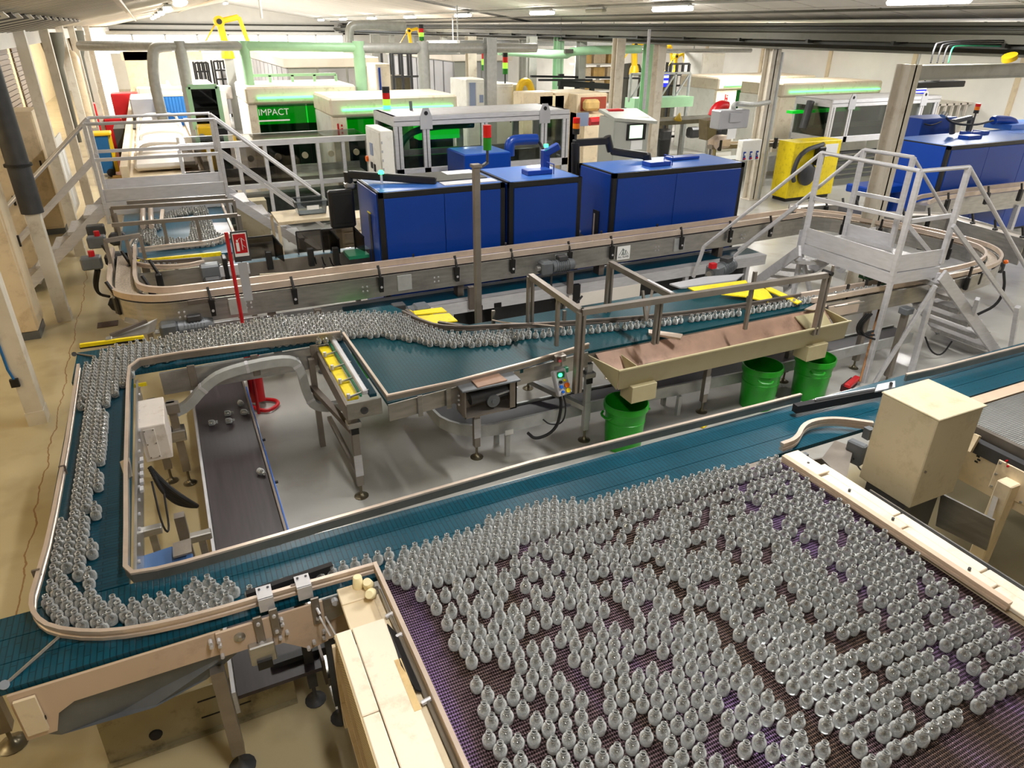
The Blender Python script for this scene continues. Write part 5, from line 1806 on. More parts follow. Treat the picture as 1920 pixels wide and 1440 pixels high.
MB().bar((4.62, 8.62, 1.8), (4.62, 8.62, 2.05), .10, .10, .01).bar((4.60, 8.62, 2.0), (4.80, 8.58, 2.10), .10, .09, .01).build('blue_bracket', 'blue', m2)
CYL('status_light', 'led_dot', m2, (4.60, 8.57, 2.09), (4.60, 8.57, 2.13), .03, 10)
m3 = blue_machine('long right blue inspection machine with black swing arm on its roof', 5.285, 7.53, 7.93, 8.83, 1.8, (0, .46, 1))
MB().slab([(5.27, 8.2, 1.25), (5.27, 8.2, .5), (5.27, 8.36, .5), (5.27, 8.36, 1.25)], .012).build('slot', 'black', m3)
B('lit_slot', 'rail', m3, (5.262, 8.3, .8), (5.268, 8.33, 1.2))  # pale strip painted in as the light within the slot
handle_tray(m3, 6.0, 8.12, 1.806)
MB().box((6.6, 8.42, 1.81), (7.1, 8.6, 1.85), .006).build('cover_plate', 'blue', m3)
B('paper_tag', 'paper', m3, (6.42, 7.915, .93), (6.47, 7.919, .98))
ya = 8.9
pA, pB, pC, pD, pE = PY(1079, 345, ya), PY(1079, 268, ya), PY(1138, 264, ya), PY(1145, 283, ya), PY(1215, 293, 8.6)
TUBE('arm_post', 'black', m3, [pA, pB], .06, 12)
BAR('swing_arm', 'black', m3, pB + Vector((-.03, 0, 0)), pC, .1, .09, .012)
CYL('arm_joint', 'black', m3, pC + Vector((0, 0, .06)), pD, .055, 12)
BAR('swing_arm', 'black', m3, pD + Vector((0, 0, .0)), pE, .1, .1, .02)
CYL('arm_foot', 'black', m3, pE + Vector((-.03, 0, .03)), (pE.x, 8.6, 1.8), .06, 12)
# inside workings seen between the machines
t = T('bottle_starwheel', 'dim steel starwheel mechanism between the two right blue machines', 'machine part', (5.05, 8.5, 0))
MB().box((4.86, 8.35, .6), (5.22, 8.75, .85)).build('bed', 'black', t)
for k in range(3):
    CYL('spindle', 'rail', t, (4.94 + k * .09, 8.45 + .05 * k, .85), (4.94 + k * .09, 8.45 + .05 * k, 1.15 + .1 * k), .022, 10)
MB().lathe([(.14, 0), (.14, .02), (.05, .03), (.05, .1), (0, .1)], (5.04, 8.55, .9), 16).build('starwheel', 'steel', t, True)
# far right blue machine
m4 = blue_machine('big blue inspection machine at the far right edge behind the stairs', 11.88, 15.4, 7.82, 8.95, 1.8, (0, .30, .60, 1))
handle_tray(m4, 12.9, 8.2, 1.806)
MB().box((13.4, 8.5, 1.81), (13.95, 8.72, 1.87), .006).build('cover_plate', 'blue', m4)
MB().box((15.0, 8.75, 1.8), (16.4, 9.3, 1.9)).build('roof_hood', 'blue_lit_top', m4)
t = T('camera_arm', 'dark jointed arm with lens and cables on the far right blue machine', 'arm', (13.2, 8.5, 1.8))
q1, q2, q3, q4 = P(1785, 250, 1.86), PY(1786, 228, 8.6), PY(1820, 220, 8.8), PY(1815, 250, 8.8)
MB().tube([q1, q2], .05, 10).build('joint', 'motor_dark', t, True)
BAR('boom', 'teal_green' if False else 'motor_dark', t, q2, q3, .07)
BAR('post', 'motor_dark', t, q3, q4, .07)
CYL('lens', 'steel', t, PY(1768, 218, 8.5), PY(1772, 212, 8.5), .06, 12)
TUBE('cable', 'rubber', t, smooth_path([PY(1768, 214, 8.5), PY(1785, 232, 8.5), PY(1830, 235, 8.7), PY(1862, 226, 8.9)], 2), .02, 6)
o = TUBE('blue_duct', 'blue', None, smooth_path([PY(1862, 226, 9.0), PY(1866, 224, 9.0), PY(1895, 226, 9.0), PY(1902, 232, 9.0), PY(1902, 246, 9.0)], 2), .08, 12)
tag(o, 'bent blue duct on the roof of the far right blue machine', 'duct'); recentre(o)
t = T('control_box', 'blue box behind the far right blue machine beside the white column', 'control box', (12.9, 9.3, 1.8))
q0, q1 = PY(1722, 222, 9.4), PY(1778, 250, 9.4)
MB().box((q0.x, 9.3, 1.0), (q1.x, 9.8, q0.z), .01).build('casing', 'blue', t)
TUBE('cable', 'rubber', t, smooth_path([PY(1733, 232, 9.28), PY(1745, 236, 9.2), PY(1765, 228, 9.28)], 2), .012, 6)
# conveyors right of the loop
t = T('chain_conveyor', 'white topped conveyor behind the stairs before the far right machine', 'conveyor', (11, 7.3, 0))
c0, c1 = P(1545, 372, Z), P(1920, 350, Z)
lp = [P(1490, 392, Z), P(1560, 385, Z), P(1610, 396, Z), P(1660, 408, Z), P(1760, 405, Z), P(1830, 425, Z), P(1935, 455, Z)]
lp = smooth_path(lp, 2)
MB().sweep(lp, [(-.12, -.02), (.12, -.02), (.12, .02), (-.12, .02)]).build('chain', 'cover_white', t)
for s in (-1, 1):
    MB().sweep(lp, [(s * .13 - .01, -.3), (s * .13 + .01, -.3), (s * .13 + .01, .05), (s * .13 - .01, .05)]).build('side_plate', 'steel', t)
for k in range(2, len(lp) - 1, 2):
    q = lp[k]
    MB().obox(q + Vector((0, -.16, -.04)), (.06, .06, .18), bv=.012).bar(q + Vector((0, -.16, .05)), q + Vector((0, -.12, .16)), .025).build('rail_clamp', 'black', t)
for k in (3, 9, 14):
    if k < len(lp):
        q = lp[k]
        MB().box((q.x - .04, q.y - .05, 0), (q.x + .04, q.y + .05, .75)).build('leg', 'alum', t)
t = T('chain_conveyor', 'conveyor with cream rails in front of the far right blue machine', 'conveyor', (13, 7.3, 0))
lp = [P(1725, 384, Z), P(1740, 378, Z), P(1800, 368, Z), P(1935, 352, Z)]
MB().sweep(lp, [(-.1, -.3), (.1, -.3), (.1, 0), (-.1, 0)]).build('body', 'steel', t)
for s in (-1, 1):
    MB().sweep(lp, [(s * .12 - .018, .03), (s * .12 + .018, .03), (s * .12 + .018, .095), (s * .12 - .018, .095)]).build('guide_rail', 'rail', t)
for (px, py) in ((1775, 385), (1850, 372), (1912, 366)):
    q = P(px, py, Z)
    MB().obox(q, (.08, .06, .2), bv=.012).bar(q + Vector((0, 0, .1)), q + Vector((0, .03, .2)), .025).build('rail_clamp', 'black', t)
for q in (P(1760, 430, .5), P(1900, 410, .5)):
    MB().box((q.x - .04, q.y - .04, 0), (q.x + .04, q.y + .04, .75)).build('leg', 'alum', t)
o = MB().obox(P(1640, 352, 1.0), (.9, .5, .14), bv=.02).build('feed_table', 'blue', None)
tag(o, 'low blue feed table seen through the stair bridge rails', 'table'); recentre(o)
o.location.z = .93
for dx in (-.4, .4):
    BAR('leg', 'motor_dark', o, (dx, 0, .02), (dx, 0, -.93), .06)
# ================================================================== left stair bridge
t = T('stair_bridge', 'aluminium stair bridge with handrails crossing behind the far left bottle table', 'stairs', (0, 11.8, 0))
zr, zp = 2.28, 1.22
A, Bq, Cq, Dq = P(157, 233, zr), P(402, 224, zr), P(158, 227, 2.35), P(400, 220, 2.36)
Cq, Dq = Vector((A.x, 12.55, zr)), Vector((Bq.x, 12.55, zr))
for p in (A, Bq, Cq, Dq):
    MB().bar(p, (p.x, p.y, .9 if p in (A, Bq) else .1), .05, .05, .004).build('post', 'alum', t)
for p, q in ((A, Bq), (Cq, Dq)):
    TUBE('handrail', 'alum', t, [p, q], .022, 8)
    MB().bar(p - Vector((0, 0, .48)), q - Vector((0, 0, .48)), .03, .045).build('mid_rail', 'alum', t)
    MB().slab([(p.x, p.y, zp + .17), (q.x, q.y, zp + .17), (q.x, q.y, zp), (p.x, p.y, zp)], .012).build('toe_board', 'alum', t)
MB().box((A.x, A.y, zp - .03), (Bq.x, 12.55, zp)).build('tread_plate', 'tread', t)
MB().slab([(A.x, A.y - .01, zp - .01), (Bq.x, A.y - .01, zp - .01), (Bq.x, A.y - .01, zp - .20), (A.x, A.y - .01, zp - .20)], .02).build('platform_beam', 'alum', t)
MB().box((Bq.x - .12, A.y - .03, zp + .02), (Bq.x - .02, A.y - .02, zp + .08)).build('red_plate', 'red', t)
for y in (A.y, 12.5):
    # left flight
    MB().bar((A.x, y, zp - .08), (A.x - 1.35, y, 0), .03, .13).build('stringer', 'alum', t)
    MB().bar((Bq.x, y, zp - .08), (Bq.x + 1.35, y, 0), .03, .13).build('stringer', 'alum', t)
    TUBE('handrail', 'alum', t, [(A.x, y, zr), (A.x - 1.4, y, 1.05)], .022, 8)
    TUBE('handrail', 'alum', t, [(Bq.x, y, zr), (Bq.x + 1.4, y, 1.05)], .022, 8)
    MB().bar((A.x, y, zr - .5), (A.x - 1.4, y, .55), .03, .045).build('mid_rail', 'alum', t)
    MB().bar((Bq.x, y, zr - .5), (Bq.x + 1.4, y, .55), .03, .045).build('mid_rail', 'alum', t)
for k in range(5):
    f = (k + .7) / 5.3
    z_ = (zp - .05) * (1 - f)
    for s, x in ((-1, A.x), (1, Bq.x)):
        xx = x + s * 1.35 * f
        MB().box((xx - .13, A.y + .02, z_ - .02), (xx + .13, 12.48, z_ + .03), .004).build('tread', 'tread', t)

# ================================================================== left aisle
def cabinet(label, x0, x1, y0, y1, z1, mat='cream', doors=1, face='y', base='motor'):
    t = T('electrical_cabinet', label, 'cabinet', ((x0 + x1) / 2, (y0 + y1) / 2, 0))
    MB().box((x0, y0, .1), (x1, y1, z1), .01).build('body', mat, t)
    MB().box((x0 - .005, y0 - .005, 0), (x1 + .005, y1, .1)).build('plinth', base, t)
    n = doors
    for k in range(n):
        if face == 'y':
            w_ = (x1 - x0) / n
            dr_ = MB().box((x0 + k * w_ + .02, y0 - .02, .14), (x0 + (k + 1) * w_ - .02, y0 + .01, z1 - .05), .006).build('door', mat, t)
            B('handle', 'black', dr_, (x0 + (k + 1) * w_ - .10, y0 - .04, z1 * .55), (x0 + (k + 1) * w_ - .07, y0 - .02, z1 * .62))
        else:
            w_ = (y1 - y0) / n
            dr_ = MB().box((x1 - .01, y0 + k * w_ + .02, .14), (x1 + .02, y0 + (k + 1) * w_ - .02, z1 - .05), .006).build('door', mat, t)
            B('handle', 'black', dr_, (x1 + .02, y0 + (k + 1) * w_ - .10, z1 * .55), (x1 + .04, y0 + (k + 1) * w_ - .07, z1 * .62))
    return t


cabinet('tall cream cabinet with grey plinth by the nearest left columns', -2.75, -1.87, 9.75, 10.22, 1.95, 'cream', 1, 'x')
cabinet('cream cabinet behind the second left column, wide door', -3.6, -2.1, 12.6, 13.2, 2.0, 'cream', 2)
cabinet('cream cabinet with round knob farther down the left aisle', -3.1, -2.0, 15.3, 16.2, 2.15, 'cream', 1)
cabinet('grey white cabinet at the far left frame edge', -4.9, -4.2, 14.0, 15.2, 1.9, 'white', 2)
t = T('wall_board', 'white notice board sheets hung between the left columns', 'board', (-1.66, 15.2, .6))
for k in range(4):
    MB().box((-1.70, 14.3 + k * .3, .55 + (k % 2) * .5), (-1.69, 14.58 + k * .3, .98 + (k % 2) * .5)).build('paper_sheet', 'paper', t)
MB().box((-1.72, 14.2, .45), (-1.70, 15.7, 1.75)).build('board', 'white', t)
o = CYL('yellow_pipe', 'robot_yellow', None, (-2.6, 11.8, 1.9), (-2.6, 11.8, 3.2), .10, 12)
tag(o, 'yellow vertical duct at the top left behind the columns', 'pipe'); recentre(o)
o = MB().box((-1.88, 8.9, 1.75), (-1.80, 9.2, 2.85)).build('sign_panel', 'green_lit_frame', None)
tag(o, 'narrow pale green sign panel beside the dark pipe at upper left', 'sign'); recentre(o)
for k, (x, y, lab) in enumerate(((-1.50, 21.4, 'blue and yellow wheeled bin by the left columns'),)):
    t = T('wheelie_bin', lab, 'bin', (x, y, 0))
    MB().lathe([(.24, .08), (.30, .95), (.31, 1.0), (.0, 1.0)], (x, y, 0), 4, Matrix.Rotation(math.pi / 4, 3, 'Z')).build('body', 'bin_blue', t)
    MB().obox((x + .02, y, 1.04), (.56, .52, .08), bv=.02).build('lid', 'robot_yellow', t)
    MB().obox((x + .24, y, .55), (.08, .3, .9)).build('yellow_side', 'robot_yellow', t)
    CYL('wheel', 'rubber', t, (x + .1, y - .28, .1), (x + .1, y - .22, .1), .1, 12)
    CYL('wheel', 'rubber', t, (x + .1, y + .22, .1), (x + .1, y + .28, .1), .1, 12)
t = T('pallet', 'small wooden pallet on the floor beside the wheeled bin', 'pallet', (-.95, 20.2, 0))
for k in range(5):
    B('board', 'pallet', t, (-1.35, 19.8 + k * .17, .10), (-.55, 19.92 + k * .17, .12))
for k in range(3):
    B('bearer', 'pallet', t, (-1.33 + k * .36, 19.8, 0), (-1.25 + k * .36, 20.6, .10))
o = MB().box((-1.2, 22.6, 0), (-.4, 23.6, 1.0)).build('dark_bin', 'mat_dark', None)
tag(o, 'dark olive bin behind the wheeled bin at the left columns', 'bin'); recentre(o)
for k, (x, y, w_, h, lab) in enumerate(((-1.35, 26.5, .5, .9, 'red container low by the left columns nearest the wheeled bin'), (-1.0, 31.0, .9, 1.3, 'big red hopper by the bright loading door'), (-1.75, 24.8, .25, 1.5, 'tall red panel on the left columns'))):
    o = MB().obox((x, y, h / 2), (w_, w_, h), bv=.03).build('red_container', 'red', None)
    tag(o, lab, 'container', 'red containers by the left columns'); recentre(o)
for k, (y, lab) in enumerate(((18.6, 'dark olive exhaust duct between left columns, nearer'), (25.2, 'dark olive exhaust duct between left columns, farther'))):
    o = MB().tube([(-1.72, y, 3.36), (-1.72, y, 3.05), (-1.75, y, 2.7), (-1.75, y, 1.2)], [.24, .2, .12, .1], 10).build('exhaust_duct', 'beam', None, True)
    tag(o, lab, 'duct', 'exhaust ducts along the left columns'); recentre(o)
o = MB().tube(smooth_path([(-1.7, 22.2, 1.1), (-1.7, 22.2, 2.5), (-1.7, 22.5, 2.8), (-1.9, 23.2, 2.8)], 2), .14, 10).build('cream_duct', 'cream', None, True)
tag(o, 'thick cream pipe bending at the top between the left columns', 'duct'); recentre(o)
o = MB().box((0, 0, 0), (.24, .2, .006)).build('drain_grate', 'grating', None)
tag(o, 'small brown drain grate in the floor left of the bottle table', 'grate')
o.location = P(182, 616, 0) + Vector((0, 0, .001))

# ================================================================== far left cream packing line
t = T('packing_line', 'long cream machine line with white covers running back on the left', 'machine', (.3, 22, 0))
MB().box((-.75, 15.2, .1), (.62, 40, .95)).build('body', 'cream', t)
MB().box((-.85, 15.2, .95), (-.72, 40, 1.15)).build('side_rail', 'cream', t)
MB().box((.60, 15.2, .95), (.72, 40, 1.15)).build('side_rail', 'cover_white', t)
for k in range(14):
    y0 = 15.5 + k * 1.55
    MB().box((-.62, y0, 1.0 + (.1 if k > 5 else 0)), (.52, y0 + 1.35, 1.12 + (.25 if k in (6, 7, 11) else 0)), .05).build('white_cover', 'cover_white', t)
for k in range(4):
    TUBE('hoop', 'cover_white', t, smooth_path([(-.5, 17.0 + k * 2, 1.1), (-.45, 17.0 + k * 2, 1.3), (.4, 17.0 + k * 2, 1.3), (.45, 17 + k * 2, 1.1)], 2), .04, 6)
MB().box((-.7, 24.5, 1.1), (.6, 26.2, 1.6), .03).build('grey_head', 'grey_panel', t)
MB().box((-.8, 33, 1.2), (.2, 34, 2.6)).build('end_tower', 'cream', t)
MB().box((-.9, 33, 2.3), (2.0, 33.5, 2.6)).build('cross_beam', 'cream', t)
MB().box((-.5, 29.5, 1.1), (2.6, 30, 1.55), .03).build('cross_head', 'cover_white', t)
for k in range(3):
    MB().box((.9 + k * .5, 28, .2), (1.25 + k * .5, 31, 1.5)).build('side_cabinet', 'cover_white', t)
t = T('blue_curtain_box', 'bright blue ribbed box beside the white covered machine line', 'machine', (1.1, 18, 0))
q0, q1 = P(290, 180, 1.75), P(345, 180, 1.75)
yb = q0.y
MB().box((q0.x + .02, yb + .02, .8), (q1.x - .02, yb + 1.2, 1.73)).build('body', 'blue_light', t)
for k in range(9):
    xx = q0.x + (q1.x - q0.x) * k / 9
    MB().box((xx + .006, yb - .02, .8), (xx + (q1.x - q0.x) / 9 - .006, yb + .02, 1.72), .004).build('rib', 'blue_light', t)
MB().box((q0.x, yb - .02, 1.73), (q1.x, yb + 1.2, 1.78)).build('rim', 'white', t)
MB().box((q0.x, yb + .05, 0), (q1.x, yb + 1.0, .8)).build('machine_base', 'interior_dark', t)

# green lit booth
def px_box(px0, py0, px1, py1, y):
    a_, b_ = PY(px0, py0, y), PY(px1, py1, y)
    return a_.x, b_.x, b_.z, a_.z


def green_cell(label, x0, x1, y0, y1, z1, win, strip=True, logo=False, left_panel=.18, sub=None):
    """white inspection cell with a green light strip above a dark green window"""
    t = T('inspection_cell', label, 'machine', ((x0 + x1) / 2, y0, 0))
    MB().box((x0, y0 + .05, 0), (x1, y1, z1 - .35)).build('body', 'white', t)
    MB().box((x0 - .02, y0 - .10, z1 - .35), (x1 + .02, y1, z1), .04).build('canopy', 'cream_white', t)
    MB().box((x0 + left_panel, y0 + .02, .55), (x1 - .06, y0 + .05, z1 - .42)).build('window_recess', 'interior_dark', t)
    MB().box((x0 + left_panel, y0 + .008, z1 - .78), (x1 - .06, y0 + .018, z1 - .42)).build('lit_interior', 'glow_panel', t)  # glowing sheet stands in for the inside lit green
    n = 2
    w_ = (x1 - .06 - x0 - left_panel) / n
    for k in range(n):
        MB().box((x0 + left_panel + k * w_ + .015, y0 - .01, .55), (x0 + left_panel + (k + 1) * w_ - .015, y0 + .0, z1 - .38)).build('window_pane', 'pane_green', t)
    MB().box((x0, y0 - .04, .1), (x0 + left_panel, y0 + .06, z1 - .36), .01).build('front_post', 'cream_white', t)
    MB().box((x0 + left_panel, y0 - .03, .1), (x1, y0 + .04, .55), .01).build('front_skirt', 'white', t)
    if strip:
        MB().obox(((x0 + x1) / 2 + .05, y0 - .135, z1 - .22), (x1 - x0 - .3, .04, .05), bv=.01).build('light_strip', 'led_green', t)
    if logo:
        lx, lz = x0 + left_panel * .5, z1 - .62
        g = MB().box((lx - .055, y0 - .05, lz - .14), (lx - .02, y0 - .04, lz + .14)).box((lx + .02, y0 - .05, lz - .14), (lx + .055, y0 - .04, lz + .05)).box((lx - .02, y0 - .05, lz + .0), (lx + .055, y0 - .04, lz + .035)).box((lx + .02, y0 - .05, lz + .08), (lx + .055, y0 - .04, lz + .12))
        g.build('red_logo', 'text_red', t)
    return t


q0, q1 = P(470, 172, 2.2), P(672, 165, 2.2)
y1c = 17.2
x0, x1, zb, za = px_box(462, 180, 672, 260, y1c)
cell = green_cell('white cell with green light strip farthest left, IMPACT on its window', x0, x1, y1c, y1c + 2.0, za + .18, None)
text('lettering', 'IMPACT', .19, ((x0 * .78 + x1 * .22), y1c - .025, za - .35), (math.pi / 2, 0, 0), 'paper', cell)
MB().obox((x0 * .8 + x1 * .2, y1c - .02, za - .52), (.75, .01, .03)).build('underline', 'paper', cell)
x0, x1, zb, za = px_box(618, 192, 855, 262, 15.0)
green_cell('white cell with green light strip second from left, red logo on its post', x0, x1, 15.0, 16.6, za + .08, None, logo=True, left_panel=.3)
x0, x1, zb, za = px_box(1345, 152, 1500, 280, 18.2)
green_cell('white cell with red logo behind the grey socket column', x0, x1, 18.2, 20, za + .10, None, logo=True, left_panel=.8)
x0, x1, zb, za = px_box(1465, 165, 1622, 275, 15.6)
green_cell('white cell with green light strip behind the right glazed frame', x0, x1, 15.6, 17.2, za + .12, None, left_panel=.6)
# green framed booth
t = T('green_booth', 'pale green framed booth with dark window beside the blue ribbed box', 'machine', (2.0, 17.5, 0))
yb = 17.3
x0, x1, z0, z1 = px_box(352, 163, 420, 240, yb)
MB().box((x0, yb + .05, .1), (x1, yb + 2.4, z1), .03).build('body', 'cover_white', t)
MB().box((x0 + .02, yb + .03, z0), (x1 - .02, yb + .06, z1 - .03)).build('inside', 'interior_dark', t)
mb = MB()
for a_, b_ in (((x0, z0), (x0, z1)), ((x1, z0), (x1, z1)), ((x0, z1), (x1, z1)), ((x0, z0), (x1, z0))):
    mb.bar((a_[0], yb, a_[1]), (b_[0], yb, b_[1]), .09, .09)
mb.build('window_frame', 'green_lit_frame', t)
MB().box((x0, yb - .005, z0), (x1, yb + .01, z1)).build('window_pane', 'pane_dark', t)
MB().box((x0, yb, .1), (x1, yb + .05, z0)).build('front_skirt', 'green_lit_frame', t)
t = T('yellow_unit', 'small yellow machine unit in front of the green framed booth', 'machine', PY(388, 258, 16.2))
x0, x1, z0, z1 = px_box(370, 238, 405, 262, 16.2)
MB().box((x0, 16.2, 0), (x1, 16.7, z1), .03).build('body', 'robot_yellow', t)
CYL('dial', 'steel', t, ((x0 + x1) / 2 - .1, 16.2, z1 - .2), ((x0 + x1) / 2 - .1, 16.17, z1 - .2), .07, 14)
B('black_side', 'black', t, (x1, 16.2, 0), (x1 + .25, 16.7, z1 - .05))

# ================================================================== glazed conveyor guard in front of the left cells
t = T('glazed_guard', 'low glazed aluminium guard around a bottle conveyor before the green cells', 'machine guard', (2.4, 14.5, 0))
yg = 14.0
x0, x1, zlo, zhi = px_box(395, 278, 695, 345, yg)
za = PY(500, 262, yg).z
x0 = PY(335, 280, yg).x
MB().box((x0, yg - .05, za - .10), (x1, yg + .05, za)).build('top_beam', 'alum', t)
MB().box((x0, yg + .05, za - .02), (x1, yg + .9, za)).build('top_pane', 'pane', t)
MB().box((x0, yg + .88, za - .10), (x1, yg + .98, za)).build('top_beam', 'alum', t)
MB().box((x0, yg - .04, .80), (x1, yg + .04, .88)).build('lower_beam', 'alum', t)
n = 7
for k in range(n + 1):
    xx = x0 + (x1 - x0) * k / n
    MB().box((xx - .03, yg - .045, .1), (xx + .03, yg + .045, za - .1)).build('upright', 'alum', t)
    if k < n:
        MB().box((xx + .04, yg - .005, .9), (xx + (x1 - x0) / n - .04, yg + .005, za - .1)).build('side_pane', 'pane_smoke' if k < 4 else 'pane', t)
MB().box((x0, yg + .2, .85), (x1, yg + .8, .92)).build('conveyor_bed', 'steel_brown', t)
MB().box((x0, yg + .75, .92), (x1, yg + .8, 1.05)).build('guide_rail', 'steel', t)
MB().box((x0 + .2, yg + .1, .15), (x1, yg + .7, .6)).build('machinery', 'interior_dark', t)
MB().box((PY(435, 350, 12.8).x, 12.8, .1), (PY(500, 382, 12.8).x, 13.1, .82)).build('brown_panel', 'box_beige', t)
for k in range(5):
    CYL('machine_dial', 'cream', t, (x0 + 1.2 + k * .5, yg + .3, 1.3), (x0 + 1.2 + k * .5, yg + .25, 1.3), .06, 10)
# work bench with clear crate and drawers
t = T('work_bench', 'cream work bench right of the left stair bridge under a clear crate', 'table', P(565, 410, 0))
zt = .92
c4 = [P(510, 398, zt), P(610, 388, zt), P(624, 408, zt), P(524, 426, zt)]
c4 = [P(508, 400, zt), P(640, 386, zt), P(640, 408, zt), P(522, 420, zt)]
MB().slab(c4[::-1], .045).build('table_top', 'cream', t)
for q in (c4[0], c4[1], c4[3], c4[2]):
    MB().box((q.x - .02, q.y - .02, 0), (q.x + .02, q.y + .02, zt - .03)).build('leg', 'cream', t)
x0, y0 = c4[3].x + .95, c4[3].y + .15
MB().box((x0, y0, .05), (x0 + .45, y0 + .5, .86), .01).build('drawer_unit', 'cream', t)
for k in range(4):
    MB().box((x0 + .02, y0 - .015, .10 + k * .19), (x0 + .43, y0, .26 + k * .19), .005).build('drawer', 'cream_white', t)
t = T('plastic_crate', 'clear plastic crate on the cream work bench', 'crate', P(582, 392, zt + .03))
q = P(583, 398, zt + .03)
mb = MB()
for sx in (-1, 1):
    mb.slab([(q.x + sx * .2, q.y - .14, q.z), (q.x + sx * .2, q.y + .14, q.z), (q.x + sx * .23, q.y + .17, q.z + .2), (q.x + sx * .23, q.y - .17, q.z + .2)], .008)
    mb.slab([(q.x - .2, q.y + sx * .14, q.z), (q.x + .2, q.y + sx * .14, q.z), (q.x + .23, q.y + sx * .17, q.z + .2), (q.x - .23, q.y + sx * .17, q.z + .2)], .008)
mb.box((q.x - .2, q.y - .14, q.z), (q.x + .2, q.y + .14, q.z + .01))
mb.build('walls', 'crate_clear', t)
MB().tube([(q.x - .24, q.y - .18, q.z + .2), (q.x + .24, q.y - .18, q.z + .2), (q.x + .24, q.y + .18, q.z + .2), (q.x - .24, q.y + .18, q.z + .2)], .012, 6, True).build('rim', 'crate_clear', t)
B('card', 'paper', t, (q.x - .08, q.y - .18, q.z + .08), (q.x + .1, q.y - .172, q.z + .14))

# white control cabinet with meters
t = T('electrical_cabinet', 'white control cabinet with meters left of the glazed frame', 'cabinet', (3.3, 12.2, 0))
yc = 11.6
x0, x1, z0, z1 = px_box(712, 246, 742, 330, yc)
xl = PY(686, 240, yc + .9).x
MB().box((x0, yc, 0), (x1 + .0, yc + .9, z1), .01).build('body', 'white', t)
wdoor = MB().box((x0 - .012, yc + .03, .15), (x0, yc + .87, z1 - .03), .004).build('door', 'white', t)
for k, (yy, zz, w_, h, mt) in enumerate(((.55, -.35, .16, .2, 'screen_grey'), (.6, -.62, .10, .1, 'black'), (.42, -.64, .10, .12, 'black'), (.45, -.85, .14, .1, 'motor'), (.4, -.98, .12, .1, 'black'), (.5, -1.1, .12, .06, 'bronze'))):
    B('meter', mt, wdoor, (x0 - .025, yc + yy - w_ / 2, z1 + zz - h / 2), (x0 - .012, yc + yy + w_ / 2, z1 + zz + h / 2))
CYL('emergency_switch', 'orange', t, (x0 - .012, yc + .85, z1 - .55), (x0 - .05, yc + .85, z1 - .55), .05, 12)
for k in range(10):
    B('hinge', 'grey_panel', t, (x0 + .005, yc - .006, z1 - .2 - k * .14), (x0 + .03, yc, z1 - .16 - k * .14))


# ================================================================== aluminium enclosures
def enclosure(label, x0, x1, y0, y1, zb, zt, ux, panes='pane', lugs=(), lower=True):
    t = T('glazed_enclosure', label, 'machine', ((x0 + x1) / 2, y0, 0))
    s = .07
    for ya in (y0, y1):
        MB().box((x0, ya - s / 2, zt - .16), (x1, ya + s / 2, zt), .006).build('top_beam', 'alum', t)
        MB().box((x0, ya - s / 2, zb), (x1, ya + s / 2, zb + .14), .006).build('lower_beam', 'alum', t)
        for k, xx in enumerate(ux):
            wd = s if k in (0, len(ux) - 1) else s * .9
            MB().box((xx - wd, ya - s / 2, 0 if k in (0, len(ux) - 1) or not lower else zb), (xx + wd, ya + s / 2, zt - .16), .006).build('upright', 'alum', t)
            if ya == y0:
                B('groove', 'motor_dark', t, (xx - .008, ya - s / 2 - .002, zb + .14), (xx + .008, ya - s / 2 + .004, zt - .16))
        for a_, b_ in zip(ux[:-1], ux[1:]):
            MB().box((a_ + s, ya - .006, zb + .14), (b_ - s, ya + .006, zt - .16)).build('pane', panes, t)
    for xx in (x0 + s / 2, x1 - s / 2):
        MB().box((xx - s / 2, y0, zt - .16), (xx + s / 2, y1, zt)).build('top_beam', 'alum', t)
        MB().box((xx - s / 2, y0, zb), (xx + s / 2, y1, zb + .14)).build('lower_beam', 'alum', t)
        MB().box((xx - .006, y0, zb + .14), (xx + .006, y1, zt - .16)).build('pane', panes, t)
    MB().box((x0, y0, zt - .02), (x1, y1, zt), .004).build('roof_sheet', 'alum', t)
    B('groove', 'motor_dark', t, (x0, y0 - s / 2 - .002, zt - .085), (x1, y0 - s / 2 + .003, zt - .075))
    MB().box((x0 + .1, y0 + .25, zb + .05), (x1 - .1, y1 - .2, zb + .3)).build('conveyor_bed', 'interior_dark', t)
    MB().box((x0 + .2, y0 + .22, zb + .32), (x1 - .2, y0 + .26, zb + .42)).build('guide_rail', 'steel', t)
    for xx in lugs:
        MB().slab([(xx - .11, y0 - .04, zt - .22), (xx + .11, y0 - .04, zt - .22), (xx + .11, y0 - .04, zt - .02), (xx + .05, y0 - .04, zt + .12), (xx - .05, y0 - .04, zt + .12), (xx - .11, y0 - .04, zt - .02)], .02).build('lifting_lug', 'grey_panel', t)
        lug_ = [o_ for o_ in t.children if o_.name.startswith('lifting_lug')][-1]
        CYL('lug_eye', 'black', lug_, (xx, y0 - .05, zt + .04), (xx, y0 - .056, zt + .04), .035, 10)
    return t


